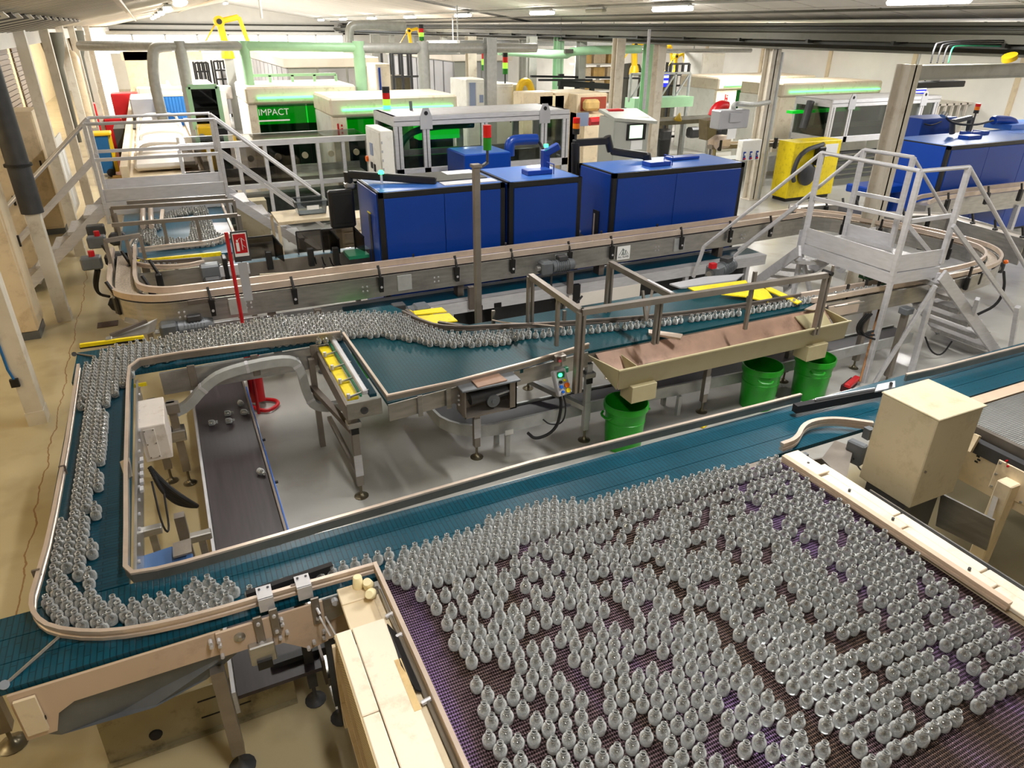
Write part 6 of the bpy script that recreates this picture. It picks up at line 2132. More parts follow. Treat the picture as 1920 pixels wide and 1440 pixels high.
ye = 12.1
ux = [PY(p, 280, ye).x for p in (748, 800, 908, 1018, 1058)]
zt = PY(800, 222, ye).z + .05
zb = PY(800, 322, ye).z - .06
enc = enclosure('long glazed aluminium enclosure with green showing through behind the blue machines', ux[0] - .07, ux[-1] + .07, ye, ye + 1.2, zb, zt, ux, lugs=(ux[1], ux[3]))
MB().tube(smooth_path([Vector((ux[0] + .15, ye + .5, zb + .2)), Vector((ux[0] + .2, ye + .5, zb + .55)), Vector((ux[0] + .6, ye + .5, zb + .75)), Vector((ux[2], ye + .5, zb + .75))], 2), .06, 8).build('hose_track', 'teal_green', enc, True)
MB().box((ux[1] + .1, ye + .7, zb + .5), (ux[2] - .2, ye + 1.0, zb + .75)).build('green_glow', 'glow_panel', enc)  # added glowing box for the green cell light seen through the panes
CYL('lug_ring', 'motor', enc, (PY(771, 205, ye + .9).x, ye + .9, zt), (PY(771, 205, ye + .9).x, ye + .92, zt + .15), .03, 8)
B('foot_block', 'blue', enc, (ux[1] - .2, ye - .10, zb - .10), (ux[1] + .2, ye - .04, zb + .02))
yr = 12.4
ux2 = [PY(p, 220, yr).x for p in (1558, 1590, 1662, 1722, 1748)]
zt2 = PY(1600, 186, yr).z
zb2 = PY(1590, 262, yr).z - .05
yb2 = PX(1497, 187, ux2[0]).y
e2 = enclosure('glazed aluminium enclosure behind the white column on the right', ux2[0] - .07, ux2[-1] + .1, yr, min(yb2, yr + 2.4), zb2, zt2, ux2, panes='pane', lugs=(ux2[1], ux2[3]))
MB().box((ux2[0] - .4, yr + .8, zb2 + .6), (ux2[2], yr + 1.0, zt2 - .3)).build('green_glow', 'glow_panel', e2)  # added glow in place of green light from the cell behind
MB().tube([Vector((ux2[0] - .4, yr + .4, zb2 + .3)), Vector((ux2[0] - .2, yr + .5, zb2 + .9))], .09, 10).build('camera_tube', 'motor_dark', e2, True)
for k in range(6):
    B('lower_pipe', 'motor_dark', e2, (ux2[1] + .1, yr + .2, .2 + k * .12), (ux2[4], yr + .3, .26 + k * .12))
t = T('yellow_cabinet', 'yellow machine cabinet with black hose beneath the right enclosure', 'cabinet', (13.4, 11.8, 0))
yy = 11.8
x0, x1, z0, z1 = px_box(1492, 268, 1562, 345, yy)
MB().box((x0, yy, .08), (x1, yy + .5, z1), .012).build('body', 'yellow', t)
MB().box((x0 + .05, yy + .05, 0), (x1 - .05, yy + .45, .08)).build('plinth', 'black', t)
B('paper_sheet', 'paper', t, (x0 * .35 + x1 * .65, yy - .006, z1 - .35), (x1 - .1, yy, z1 - .08))
MB().obox((x0 * .52 + x1 * .48, yy - .1, z1 - .3), (.22, .15, .4), bv=.02).build('black_box', 'black', t)
MB().tube(smooth_path([Vector((x0 * .5 + x1 * .5, yy - .12, z1 - .05)), Vector((x0, yy - .2, z1 - .15)), Vector((x0 - .15, yy - .2, z1 - .6)), Vector((x0, yy - .15, z0 + .2))], 2), .05, 8).build('hose', 'motor_dark', t, True)
MB().lathe([(.0, 0), (.22, 0), (.24, .03), (.24, .1), (.18, .14), (0, .14)], (x0 * .7 + x1 * .3, yy - .02, z0 + .3), 18, Matrix.Rotation(math.pi / 2, 3, 'X')).build('fan_port', 'motor_dark', t, True)
# blue guarded box with bent duct behind machine two
t = T('blue_feeder', 'blue box with bent blue duct in front of the glazed enclosure', 'machine', (5.1, 11.2, 0))
yb = 10.9
x0, x1, z0, z1 = px_box(876, 291, 958, 320, yb)
xb = PY(853, 281, yb + .7).x
MB().box((x0 - .05, yb, .1), (x1, yb + .8, z1), .01).build('body', 'blue', t)
MB().box((x0, yb + .05, 0), (x1 - .05, yb + .75, .1)).build('plinth', 'black', t)
MB().box((x0 - .03, yb + .02, z1), (x1 - .02, yb + .78, z1 + .01)).build('top_panel', 'blue_lit_top', t)
ya = yb + .3
dp = smooth_path([PY(955, 292, ya), PY(955, 272, ya), PY(960, 264, ya), PY(975, 262, ya), PY(1006, 261, ya)], 2)
MB().tube(dp, .09, 12).build('duct', 'blue', t, True)
TUBE('cable', 'rubber', t, smooth_path([dp[-1], PY(1014, 270, ya), PY(1018, 280, ya - .4)], 2), .025, 6)


# ================================================================== stack lights
def tower(label, base, h, cols, r=.03, pole=.5):
    t = T('signal_tower', label, 'signal light', base)
    b = Vector(base)
    CYL('pole', 'motor_dark', t, b, b + Vector((0, 0, h * pole)), r * .35, 8)
    z0 = h * pole
    n = len(cols)
    dz = h * (1 - pole) / n
    for k, c in enumerate(cols):
        CYL('segment', c, t, b + Vector((0, 0, z0 + k * dz)), b + Vector((0, 0, z0 + (k + 1) * dz - .004)), r, 12)
    return t


b = P(914, 302, 2.05)
b = PY(914, 303, 7.0)
tb = tower('red and green signal tower beside the square steel post', PY(914, 303, 6.4), .34, ('lamp_green', 'lamp_red'), .04, .32)
pp = PY(914, 305, 6.4)
qq = P(897, 612, .78)
MB().bar((qq.x, qq.y + .02, 2.33), (pp.x, pp.y, pp.z), .03, .02).build('bracket', 'motor_dark', tb)
tower('dark red signal tower on the black swing arm post', PY(1079, 268, 8.9), .34, ('black', 'lamp_amber', 'lamp_red'), .05, .35)
tower('signal tower with dark, red, lime and green segments above the second cell', PY(727, 222, 13.4), .55, ('led_dot', 'lamp_lime', 'lamp_red', 'black'), .07, .22)
tower('signal tower on the left grey control cabinet', PY(908, 150, 19), .8, ('lamp_green', 'lamp_lime', 'lamp_red', 'black'), .07, .3)
tower('signal tower on the right grey control cabinet', PY(947, 157, 18.6), .8, ('lamp_green', 'lamp_lime', 'lamp_red', 'black'), .07, .3)
tower('signal tower high on the big round duct', PY(791, 84, 18), .45, ('lamp_green', 'lamp_lime', 'lamp_red', 'black'), .06, .2)
tower('amber signal tower on the far right blue machine roof', P(1818, 252, 1.81), HZ(P(1818, 252, 1.81), 1826, 193) - 1.81, ('black', 'lamp_amber', 'lamp_red'), .045, .68)

# ================================================================== sheds and cabinets behind
def shed(label, pxs, y0, ydepth, top, npanel, side_panels):
    """white clean room box seen from a front corner"""
    a_, b_ = PY(pxs[0], pxs[2], y0), PY(pxs[1], pxs[2], y0)
    x0, x1, z1 = a_.x, min(b_.x, 11.7), a_.z
    t = T('clean_room', label, 'cabin', ((x0 + x1) / 2, y0, 0))
    MB().box((x0 + .03, y0 + .03, 0), (x1 - .03, y0 + ydepth, z1 - .25)).build('core', 'shed_wall', t)
    MB().box((x0 - .1, y0 - .1, z1 - .25), (x1 + .1, y0 + ydepth, z1), .02).build('roof', 'shed_top', t)
    w_ = (x1 - x0) / npanel
    for k in range(npanel):
        MB().box((x0 + k * w_ + .03, y0, z1 * .45), (x0 + (k + 1) * w_ - .03, y0 + .05, z1 - .28), .008).build('wall_panel', 'grey_panel' if k else 'shed_wall', t)
        MB().box((x0 + k * w_ + .03, y0, .1), (x0 + (k + 1) * w_ - .03, y0 + .05, z1 * .44), .008).build('wall_panel', 'cover_white', t)
    d = ydepth / side_panels
    for k in range(side_panels):
        MB().box((x0 - .02, y0 + k * d + .06, .1), (x0 + .04, y0 + (k + 1) * d - .06, z1 - .28), .01).build('wall_panel', 'grey_panel', t)
    return t


shed('long white clean room cabin with ribbed side behind the left green cells', (536, 702, 108), 21.5, 9.0, 2.7, 3, 10)
shed('white clean room cabin with grey panels behind the two control cabinets', (850, 1035, 100), 24.8, 8.0, 2.7, 4, 8)


def cab_px(label, px0, py0, px1, pyb, y, mat, depth=.8, doors=1, z0=0):
    x0, x1, zlo, z1 = px_box(px0, py0, px1, pyb, y)
    return cabinet(label, x0, x1, y, y + depth, z1, mat, doors)


c1 = cab_px('grey white control cabinet with glass door behind the enclosure, left of a pair', 874, 150, 918, 205, 18.8, 'white', 1.2, 1)
x0, x1, z0, z1 = px_box(880, 155, 892, 203, 18.77)
B('glass_door', 'screen_grey', c1, (x0, 18.75, z0), (x1, 18.77, z1))
x0, x1, z0, z1 = px_box(899, 178, 906, 192, 18.77)
B('display', 'screen_grey', c1, (x0, 18.75, z0), (x1, 18.77, z1))
x0, x1, z0, z1 = px_box(910, 175, 918, 184, 18.77)
B('red_label', 'red_dark', c1, (x0, 18.75, z0), (x1, 18.77, z1))
c2 = cab_px('plain grey white control cabinet, right of a pair behind the enclosure', 929, 158, 962, 205, 18.4, 'white', 1.8, 1)
x0, x1, z0, z1 = px_box(962, 160, 990, 205, 18.5)
B('side_wall', 'shed_wall', c2, (x0, 18.6, .1), (x1, 20.0, z1))
yh = smooth_path([PY(973, 200, 18.2), PY(973, 160, 18.2), PY(985, 151, 18.2), PY(996, 160, 18.2), PY(998, 200, 18.2)], 2)
o = MB().tube(yh, .10, 8).build('yellow_hose', 'robot_yellow', None, True)
tag(o, 'yellow hose arching over the right grey control cabinet', 'hose'); recentre(o)
c3 = cab_px('cream cabinet with dark blue stripe behind the green column', 703, 120, 735, 185, 20.5, 'cream_white', 1.0, 1)
x0, x1, z0, z1 = px_box(710, 127, 717, 180, 20.4)
B('blue_stripe', 'blue', c3, (x0, 20.42, z0), (x1, 20.47, z1))
cab_px('white machine casing with pipe behind the small bins on the right', 1318, 100, 1352, 160, 21, 'white', 1.0, 1)

# horizontal round ducts on green-lit and grey columns
t = T('pipe_bridge', 'big round grey and green-lit duct carried on columns across the hall', 'duct', (4, 17, 0))
yp = 17.8
TUBE('duct', 'galv', t, [PY(150, 86, yp + 2), PY(310, 86, yp), PY(455, 86, yp)], .10, 12)
TUBE('duct', 'green_lit_frame', t, [PY(455, 86, yp), PY(668, 89, yp)], .10, 12)
TUBE('duct', 'galv', t, [PY(668, 90, yp), PY(1005, 90, yp)], .11, 12)
for px, pyb, mt, r in ((337, 262, 'galv', .12), (457, 180, 'green_lit_frame', .11), (672, 200, 'green_lit_frame', .14), (793, 200, 'galv', .15)):
    q = PY(px, 86, yp)
    TUBE('support', mt, t, [(q.x, q.y, q.z + .1), (q.x, q.y, 0)], r, 10)
q = PY(295, 86, yp)
TUBE('down_pipe', 'galv', t, smooth_path([PY(320, 86, yp), PY(292, 88, yp), PY(286, 100, yp), PY(288, 150, yp), PY(306, 225, yp)], 2), .11, 10)
for px in (345, 415, 560, 640):
    pass
x0, x1, z0, z1 = px_box(462, 142, 632, 170, 18.5)
mb = MB().bar((x0, 18.5, z1), (x1, 18.5, z1), .06)
for k in range(5):
    xx = x0 + (x1 - x0) * k / 4
    mb.bar((xx, 18.5, z1), (xx, 18.5, z0 - .3), .06)
mb.build('roof_rail', 'green_lit_frame', t)  # pale rail tinted green for the strip light falling on it

# further columns and uprights in the middle of the hall
cols = [(885, 72, 195, 20.5, 'column_paint'), (922, 98, 200, 17.6, 'galv'), (1000, 74, 180, 20.9, 'column_grey'), (1165, 80, 215, 17.0, 'column_paint'), (1222, 92, 225, 17.5, 'green_lit_frame'), (706, 80, 190, 26, 'column_grey'), (1505, 92, 150, 22, 'galv'), (1050, 100, 190, 21.6, 'green_lit_frame')]
for px, pyt, pyb, y, mt in cols:
    a_ = PY(px, pyt, y)
    b_ = MB().box((a_.x - .13, y - .02, 0), (a_.x + .13, y, 3.3)).box((a_.x - .13, y + .2, 0), (a_.x + .13, y + .22, 3.3)).box((a_.x - .02, y, 0), (a_.x + .02, y + .2, 3.3))
    c = struct('column', b_, mt)
    B('base_plate', mt, c, (a_.x - .18, y - .06, 0), (a_.x + .18, y + .26, .02))
t = T('round_duct', 'pale green duct with kinked section under the girder in mid hall', 'duct', PY(1080, 95, 20))
TUBE('duct', 'green_lit_frame', t, smooth_path([PY(935, 95, 20), PY(1060, 104, 20), PY(1075, 95, 20), PY(1200, 92, 20)], 1), .12, 10)
B('dark_flap', 'mat_dark', t, PY(1060, 100, 19.8), PY(1072, 92, 19.9))
o = TUBE('ceiling_rod', 'alum', None, [PY(1218, 55, 12), PY(1207, 205, 12)], .03, 8)
tag(o, 'thin vertical white rod hanging in front of the green column', 'rod'); recentre(o)
o = MB().box((-1.0, 0, 0), (0, .2, .3)).build('exhaust_elbow', 'galv', None)
tag(o, 'grey square duct elbow above the left control cabinet', 'duct')
o.location = PY(930, 100, 18.2)

# hanging dark lamp truss
yt = 20.5
t = T('lamp_truss', 'black rack of lights hanging on wires beyond the girder in mid hall', 'rack', PY(1100, 148, yt))
a_, b_ = PY(995, 143, yt), PY(1214, 147, yt)
BAR('rail', 'black', t, a_, b_, .09, .06)
BAR('rail', 'black', t, PY(1010, 150, yt - .5), PY(1110, 150, yt - .5), .07, .06)
BAR('lower_bar', 'black', t, PY(1048, 156, yt - .3), PY(1155, 163, yt - .3), .17, .17)
for px in (1052, 1082, 1110):
    MB().obox(PY(px, 162, yt - .3), (.14, .14, .28), bv=.02).build('lamp_head', 'black', t)
for px in (1052, 1090, 1150):
    q = PY(px - 2, 90, yt)
    TUBE('wire', 'motor_dark', t, [PY(px, 145, yt), (q.x, yt, 3.72 if q.x > 12.3 else roof_z(q.x))], .008, 4)
    MB().obox(PY(px, 141, yt), (.16, .1, .07)).build('clip', 'black', t)

# packing benches, printer, kiosk
t = T('label_printer', 'cream machine with rust red front beyond the blue machines', 'machine', (9, 15.5, 0))
x0, x1, z0, z1 = px_box(1083, 176, 1137, 210, 15.6)
MB().box((x0, 15.6, .2), (x1, 17.0, z1), .02).build('body', 'cream', t)
B('red_front', 'red_dark', t, (x0 + .1, 15.56, z0 + .05), (x1 - .05, 15.6, z1 - .08))
MB().obox(((x0 + x1) / 2 - .15, 15.4, z0 + .2), (.4, .25, .25), bv=.06).build('cloth', 'pallet', t)
MB().box((x0, 15.2, 0), (x1 + .2, 15.9, z0)).build('bench', 'cream', t)
x0, x1, z0, z1 = px_box(1083, 212, 1103, 236, 14.2)
B('tablet', 'screen_grey', t, (x0, 14.2, z0), (x1, 14.24, z1))
o = MB().tube([PY(1105, 228, 14.3), PY(1136, 226, 14.3)], .09, 8).build('red_roll', 'red', None, True)
tag(o, 'red roll on the bench below the rust red machine', 'roll'); recentre(o)
for k, (px, py, w_, mt, lab) in enumerate(((1010, 190, .8, 'cream', 'cream carton pile on the packing bench, left'), (1035, 195, .7, 'yellow', 'yellowish carton on the packing bench'), (1060, 190, .6, 'cream', 'cream carton on the packing bench, right'))):
    q = PY(px, py, 16)
    o = MB().box((q.x - w_ / 2, 16, .8), (q.x + w_ / 2, 16.6, q.z + .2), .02).build('carton', mt if mt != 'yellow' else 'knob_cream', None)
    tag(o, lab, 'carton', 'cartons on the packing bench'); recentre(o)
x0, x1, z0, z1 = px_box(985, 200, 1075, 240, 15.9)
t = T('packing_bench', 'long cream packing bench carrying cartons behind the enclosure', 'table', ((x0 + x1) / 2, 16, 0))
B('table_top', 'cream', t, (x0, 15.9, .75), (x1, 16.8, .8))
for xx in (x0 + .1, x1 - .1):
    B('leg', 'cream', t, (xx - .04, 15.95, 0), (xx + .04, 16.03, .75))
t = T('kiosk', 'pale grey computer kiosk with lit screen behind the long blue machine', 'computer kiosk', (9.2, 13, 0))
yk = 12.6
x0, x1, z0, z1 = px_box(1153, 222, 1212, 298, yk)
MB().box((x0, yk, .05), (x1, yk + .6, z1), .02).build('casing', 'shed_wall', t)
MB().slab([(x0 - .02, yk - .02, z1 - .02), (x1 + .06, yk - .18, z1 - .10), (x1 + .06, yk + .6, z1 + .08), (x0 - .02, yk + .6, z1 + .1)], .06).build('hood', 'shed_wall', t)
xa, xb_, za, zb_ = px_box(1176, 233, 1208, 261, yk)
B('monitor', 'black', t, (xa, yk - .03, za), (xb_, yk, zb_))
xa, xb_, za, zb_ = px_box(1180, 235, 1202, 258, yk)
B('screen', 'screen_green', t, (xa, yk - .036, za), (xb_, yk - .03, zb_))
xa, xb_, za, zb_ = px_box(1183, 264, 1203, 280, yk)
B('paper_sheet', 'paper', t, (xa, yk - .01, za), (xb_, yk, zb_))
o = MB().box((0, 0, 0), (.35, .2, 1.0)).build('fire_box', 'red', None)
tag(o, 'red upright panel left of the grey kiosk', 'panel')
q = PY(1137, 300, 13); o.location = (q.x, 13, max(0, q.z))
o = MB().lathe([(.17, 0), (.22, .55), (.24, .56), (.24, .6), (0, .6)], (0, 0, 0), 14).build('waste_bin', 'motor_dark', None, True)
tag(o, 'dark grey waste bin right of the kiosk', 'bin')
q = P(1242, 292, 0); o.location = (q.x, q.y, 0)
B('lid_edge', 'black', o, (-.22, -.22, .56), (.22, .22, .62))
# big screens
for k, (px0, py0, px1, py1, y, lab) in enumerate(((1230, 135, 1253, 164, 19, 'blue lit display with two white bars on the green column'), (1297, 119, 1307, 132, 25, 'small blue lit display far right of the green column'), (1700, 162, 1735, 178, 13.5, 'bright blue white display under the dark lamp at upper right'))):
    x0, x1, z0, z1 = px_box(px0, py0, px1, py1, y)
    t = T('display', lab, 'screen', ((x0 + x1) / 2, y, z0))
    MB().bar(((x0 + x1) / 2, y + .15, z1 - .05), ((x0 + x1) / 2, y + .15, 3.72 if (x0 + x1) / 2 > 12.3 else roof_z((x0 + x1) / 2)), .04).build('hanger', 'galv', t)
    MB().box((x0, y, z0), (x1, y + .12, z1), .01).build('casing', 'blue', t)
    MB().box((x0 + .02, y - .01, z0 + .02), (x1 - .02, y, z1 - .02)).build('screen', 'screen_blue', t)
    for f in (.3, .62):
        MB().box((x0 + .04, y - .02, z0 + (z1 - z0) * f), (x1 - .04, y - .01, z0 + (z1 - z0) * (f + .14))).build('bright_bar', 'screen_white', t)
# green truss conveyor bridge
t = T('conveyor_bridge', 'pale green truss conveyor bridge behind the kiosk', 'conveyor', (11, 17, 1))
yt = 18
a_, b_ = PY(1190, 192, yt), PY(1300, 190, yt)
MB().box((a_.x, yt, a_.z - .18), (b_.x, yt + .5, a_.z + .1)).build('beam', 'green_lit_frame', t)
zt_ = PY(1200, 140, yt).z
for k in range(5):
    xx = a_.x + (b_.x - a_.x) * k / 4
    BAR('upright', 'galv', t, (xx, yt + .3, a_.z), (xx, yt + .3, zt_), .06)
    BAR('leg', 'galv', t, (xx, yt + .3, 0), (xx, yt + .3, a_.z - .18), .08)
    if k < 4:
        BAR('diagonal', 'galv', t, (xx, yt + .3, a_.z), (xx + (b_.x - a_.x) / 4, yt + .3, zt_), .04)
BAR('top_chord', 'galv', t, (a_.x, yt + .3, zt_), (b_.x, yt + .3, zt_), .06)
# conveyors in the middle distance on the right
t = T('chain_conveyor', 'olive steel conveyor with guide rails in mid hall right of the kiosk', 'conveyor', (13, 15, 0))
a_, b_ = P(1210, 232, 1.05), P(1345, 224, 1.05)
MB().bar(a_, b_, .25, .12).build('body', 'bronze', t)
MB().bar(a_ + Vector((0, -.18, .1)), b_ + Vector((0, -.18, .1)), .03, .06).build('guide_rail', 'steel', t)
MB().bar(a_ + Vector((0, .18, .1)), b_ + Vector((0, .18, .1)), .03, .06).build('guide_rail', 'steel', t)
for f in (.1, .5, .9):
    q = a_.lerp(b_, f)
    BAR('leg', 'steel', t, (q.x, q.y, 0), (q.x, q.y, 1.0), .07)
    MB().obox((q.x + .3, q.y - .2, .75), (.4, .3, .3), bv=.06).build('drive', 'motor_dark', t)
MB().slab([P(1262, 226, 1.1), P(1275, 212, 1.4), P(1278, 226, 1.1)], .05).build('yellow_guard', 'robot_yellow', t)
t = T('chain_conveyor', 'steel conveyor with bottles before the right green cell', 'conveyor', (14, 13, 0))
a_, b_ = P(1330, 275, 1.0), P(1500, 268, 1.0)
MB().bar(a_, b_, .25, .1).build('body', 'steel_brown', t)
MB().bar(a_ + Vector((0, -.18, .1)), b_ + Vector((0, -.18, .1)), .03, .06).build('guide_rail', 'rail', t)
for f in (.05, .35, .65, .95):
    q = a_.lerp(b_, f)
    BAR('leg', 'steel', t, (q.x, q.y, 0), (q.x, q.y, .95), .07)
    MB().obox((q.x, q.y - .2, 1.05), (.07, .08, .25), bv=.01).build('rail_clamp', 'black', t)
MB().obox(a_.lerp(b_, .1) + Vector((0, 0, .1)), (.5, .4, .3), bv=.08).build('starwheel_drum', 'rail', t)
MB().bar(P(1280, 318, .3), P(1500, 298, .3), .5, .4).build('base_cabinet', 'galv', t)
# red hooded machine arm and grey panel box
t = T('red_machine', 'red curved machine arm beside the grey panel box in mid hall', 'machine', PY(1348, 230, 14))
MB().tube(smooth_path([PY(1336, 218, 14), PY(1342, 203, 14), PY(1352, 197, 14), PY(1362, 199, 14)], 2), .12, 10).build('red_shell', 'red', t, True)
MB().tube(smooth_path([PY(1350, 208, 14.1), PY(1346, 225, 14.1), PY(1340, 245, 14.1)], 2), .16, 10).build('dark_body', 'motor_dark', t, True)
MB().slab([PY(1318, 225, 13.6), PY(1338, 222, 13.6), PY(1335, 250, 13.6), PY(1318, 262, 13.6)], .3).build('chute', 'bronze', t)
BAR('stand', 'motor_dark', t, (PY(1342, 240, 14.1).x, 14.1, 0), (PY(1342, 240, 14.1).x, 14.1, 1.3), .12)
t = T('panel_box', 'grey operator panel box on a bent pipe arm before the grey column', 'control box', PY(1376, 225, 12))
x0, x1, z0, z1 = px_box(1352, 208, 1402, 240, 11.6)
MB().box((x0, 11.6, z0), (x1, 11.9, z1), .02).build('casing', 'grey_panel', t)
MB().obox(((x0 + x1) / 2, 11.58, (z0 + z1) / 2 + .04), (.3, .04, .18), bv=.01).build('screen_hood', 'grey_panel', t)
TUBE('arm', 'galv', t, smooth_path([PY(1375, 208, 11.7), PY(1375, 196, 11.7), PY(1385, 194, 11.7), PY(1412, 197, 11.9), (12.1, 12.3, PY(1412, 197, 11.9).z)], 2), .05, 8)
B('paper_sheet', 'paper', t, (PY(1364, 250, 11.6).x, 11.6, PY(1364, 261, 11.6).z), (PY(1380, 250, 11.6).x, 11.61, PY(1364, 242, 11.6).z))
t = T('socket_box', 'white power socket box with blue outlets on the grey column', 'socket box', (12, 12.1, 1))
xs, ys = 12.08 - .12, 12.40 - .13
x0, x1, z0, z1 = px_box(1388, 263, 1418, 298, 12.2)
MB().box((x0, 12.1, z0), (x1, 12.27, z1), .012).build('casing', 'white', t)
for k in range(3):
    for j in range(2):
        xx = x0 + (x1 - x0) * (.15 + .33 * k)
        zz = z0 + (z1 - z0) * (.12 + .22 * j)
        MB().box((xx - .03, 12.08, zz - .03), (xx + .03, 12.1, zz + .05), .004).build('outlet', 'blue', t)
        CYL('outlet_cap', 'white' if j else 'red', t, (xx, 12.08, zz), (xx, 12.06, zz), .022, 10)
CYL('drain_pipe', 'galv', cr_ if False else t, (12.26, 12.35, 0), (12.26, 12.35, 3.1), .07, 10)
t = T('wall_channel', 'grey steel channel running right from the top of the white column', 'beam', PY(1800, 130, 7))
a_, b_ = PY(1716, 135, 6.9), PY(1925, 135, 6.9)
yq = 6.9
MB().box((cr_.location.x + colr_p.x + .1, yq - .06, 2.93), (b_.x + .3, yq + .06, 3.10)).build('channel', 'column_grey', t)
MB().box((colr_p.x + .1, yq - .09, 3.09), (b_.x + .3, yq + .09, 3.105)).box((colr_p.x + .1, yq - .09, 2.92), (b_.x + .3, yq + .09, 2.935)).build('flange', 'column_grey', t)
for k, px in enumerate((1745, 1757, 1768, 1778)):
    TUBE('cable', 'rubber' if k < 3 else 'teal_green', t, smooth_path([PY(px, 118, yq), PY(px + 6, 92, yq + .1), PY(px + 14, 76 + k * 3, yq + .3), PY(1925, 76 + k * 4, yq + .4)], 2), .011, 6)
CYL('bell', 'robot_yellow', t, PY(1893, 112, yq), PY(1893, 104, yq), .10, 14)
t = T('dark_lamp', 'black strip lamp with white clip hung under the grey steel channel', 'lamp', PY(1750, 155, 7))
a_, b_ = PY(1708, 158, 7.1), PY(1798, 156, 7.1)
MB().box((a_.x, 7.0, a_.z - .05), (b_.x, 7.2, a_.z + .03), .01).build('casing', 'black', t)
MB().obox((a_.x * .7 + b_.x * .3 + .15, 7.08, a_.z + .10), (.16, .10, .12), bv=.02).build('clip', 'white', t)
TUBE('cable', 'black', t, smooth_path([(a_.x + .2, 7.05, a_.z + .05), (a_.x + .35, 7.05, a_.z + .12), (a_.x + .55, 7.05, a_.z + .1), (a_.x + .6, 7.05, a_.z + .16)], 2), .015, 6)
# white railed platform far right
t = T('wall_platform', 'white railed platform against the right wall behind the last enclosure', 'platform', (17, 14, 0))
x0, x1, z0, z1 = px_box(1750, 196, 1832, 260, 13.5)
MB().box((x0, 13.5, z1 - .05), (x1, 15.5, z1)).build('deck', 'cover_white', t)
for k in range(9):
    xx = x0 + (x1 - x0) * k / 8
    MB().box((xx - .03, 13.5, 0), (xx + .03, 13.56, z1)).build('baluster', 'cover_white', t)
for px in (1505, 1690):
    pass

# ================================================================== yellow robots at the far end
def robot(label, x, y, z, s):
    t = T('robot_arm', label, 'robot', (x, y, 0))
    MB().box((x - .2 * s, y - .2 * s, 0), (x + .2 * s, y + .2 * s, z)).build('pedestal', 'shed_wall', t)
    MB().lathe([(.3 * s, 0), (.28 * s, .3 * s), (.2 * s, .5 * s)], (x, y, z), 14).build('turret', 'robot_yellow', t, True)
    p0 = Vector((x, y, z + .4 * s))
    p1 = Vector((x - .15 * s, y, z + 1.55 * s))
    p2 = Vector((x + .75 * s, y, z + 1.75 * s))
    p3 = Vector((x + 1.0 * s, y, z + .7 * s))
    MB().bar(p0, p1, .3 * s, .26 * s, .05 * s).build('lower_arm', 'robot_yellow', t)
    CYL('elbow', 'robot_yellow', t, p1 + Vector((0, -.2 * s, 0)), p1 + Vector((0, .2 * s, 0)), .24 * s, 14)
    MB().bar(p1, p2, .26 * s, .24 * s, .05 * s).build('upper_arm', 'robot_yellow', t)
    MB().bar(p2, p3, .18 * s, .18 * s, .03 * s).build('wrist', 'robot_yellow', t)
    MB().bar(p1 + Vector((-.1 * s, 0, 0)), Vector((x - 1.2 * s, y, z + .3 * s)), .06 * s).build('hose_guide', 'robot_yellow', t)
    CYL('joint_cap', 'black', t, p1 + Vector((0, -.22 * s, 0)), p1 + Vector((0, -.2 * s, 0)), .12 * s, 12)
    return t


q = PY(425, 90, 30)
robot('big yellow robot arm standing high at the far left end', q.x, 30, q.z - .35, .78)
for px, py, y, s, lab in ((770, 75, 34, .5, 'small yellow robot left of the girder in the far hall'), (1190, 120, 26, .7, 'yellow robot behind the green column, nearer'), (1240, 112, 24, .5, 'yellow robot behind the blue display'), (1268, 118, 23, .4, 'small yellow robot in the far right bay')):
    q = PY(px, py, y)
    robot(lab, q.x, y, max(.3, q.z - .4), s)
t = T('tank', 'dark round tank with yellow ladder in the far right bay', 'tank', PY(1180, 130, 27))
q = PY(1182, 122, 27)
MB().lathe([(.5, .2), (.55, .4), (.55, 1.9), (.4, 2.2), (0, 2.25)], (q.x, 27, 0), 16).build('shell', 'mat_dark', t, True)
BAR('ladder_rail', 'orange', t, (q.x + .6, 26.6, 0), (q.x + .6, 26.6, 2.8), .08)
BAR('ladder_rail', 'orange', t, (q.x + .95, 26.6, 0), (q.x + .95, 26.6, 2.8), .08)
for k in range(9):
    BAR('rung', 'orange', t, (q.x + .6, 26.6, .3 + k * .28), (q.x + .95, 26.6, .3 + k * .28), .05)
t = T('shelf_rack', 'white rack with stacked cartons in the far middle of the hall', 'rack', PY(1105, 130, 30))
x0, x1, z0, z1 = px_box(1082, 95, 1160, 150, 30)
for xx in (x0, (x0 + x1) / 2, x1):
    BAR('upright', 'white', t, (xx, 30, 0), (xx, 30, z1), .12)
for k in range(5):
    B('shelf', 'white', t, (x0, 29.8, .4 + k * .55), (x1, 30.6, .46 + k * .55))
for k in range(5):
    for j in range(3):
        o = MB().box((x0 + .1 + j * .75, 29.85, .47 + k * .55), (x0 + .7 + j * .75, 30.4, .85 + k * .55), .01).build('carton', 'pallet' if (k + j) % 2 else 'cream', None)
        tag(o, '%s carton on the %s shelf up of the far white rack, %s' % ('brown' if (k + j) % 2 else 'cream', ORD[k], ('left', 'middle', 'right')[j]), 'carton', 'cartons on the far white rack')
        recentre(o)
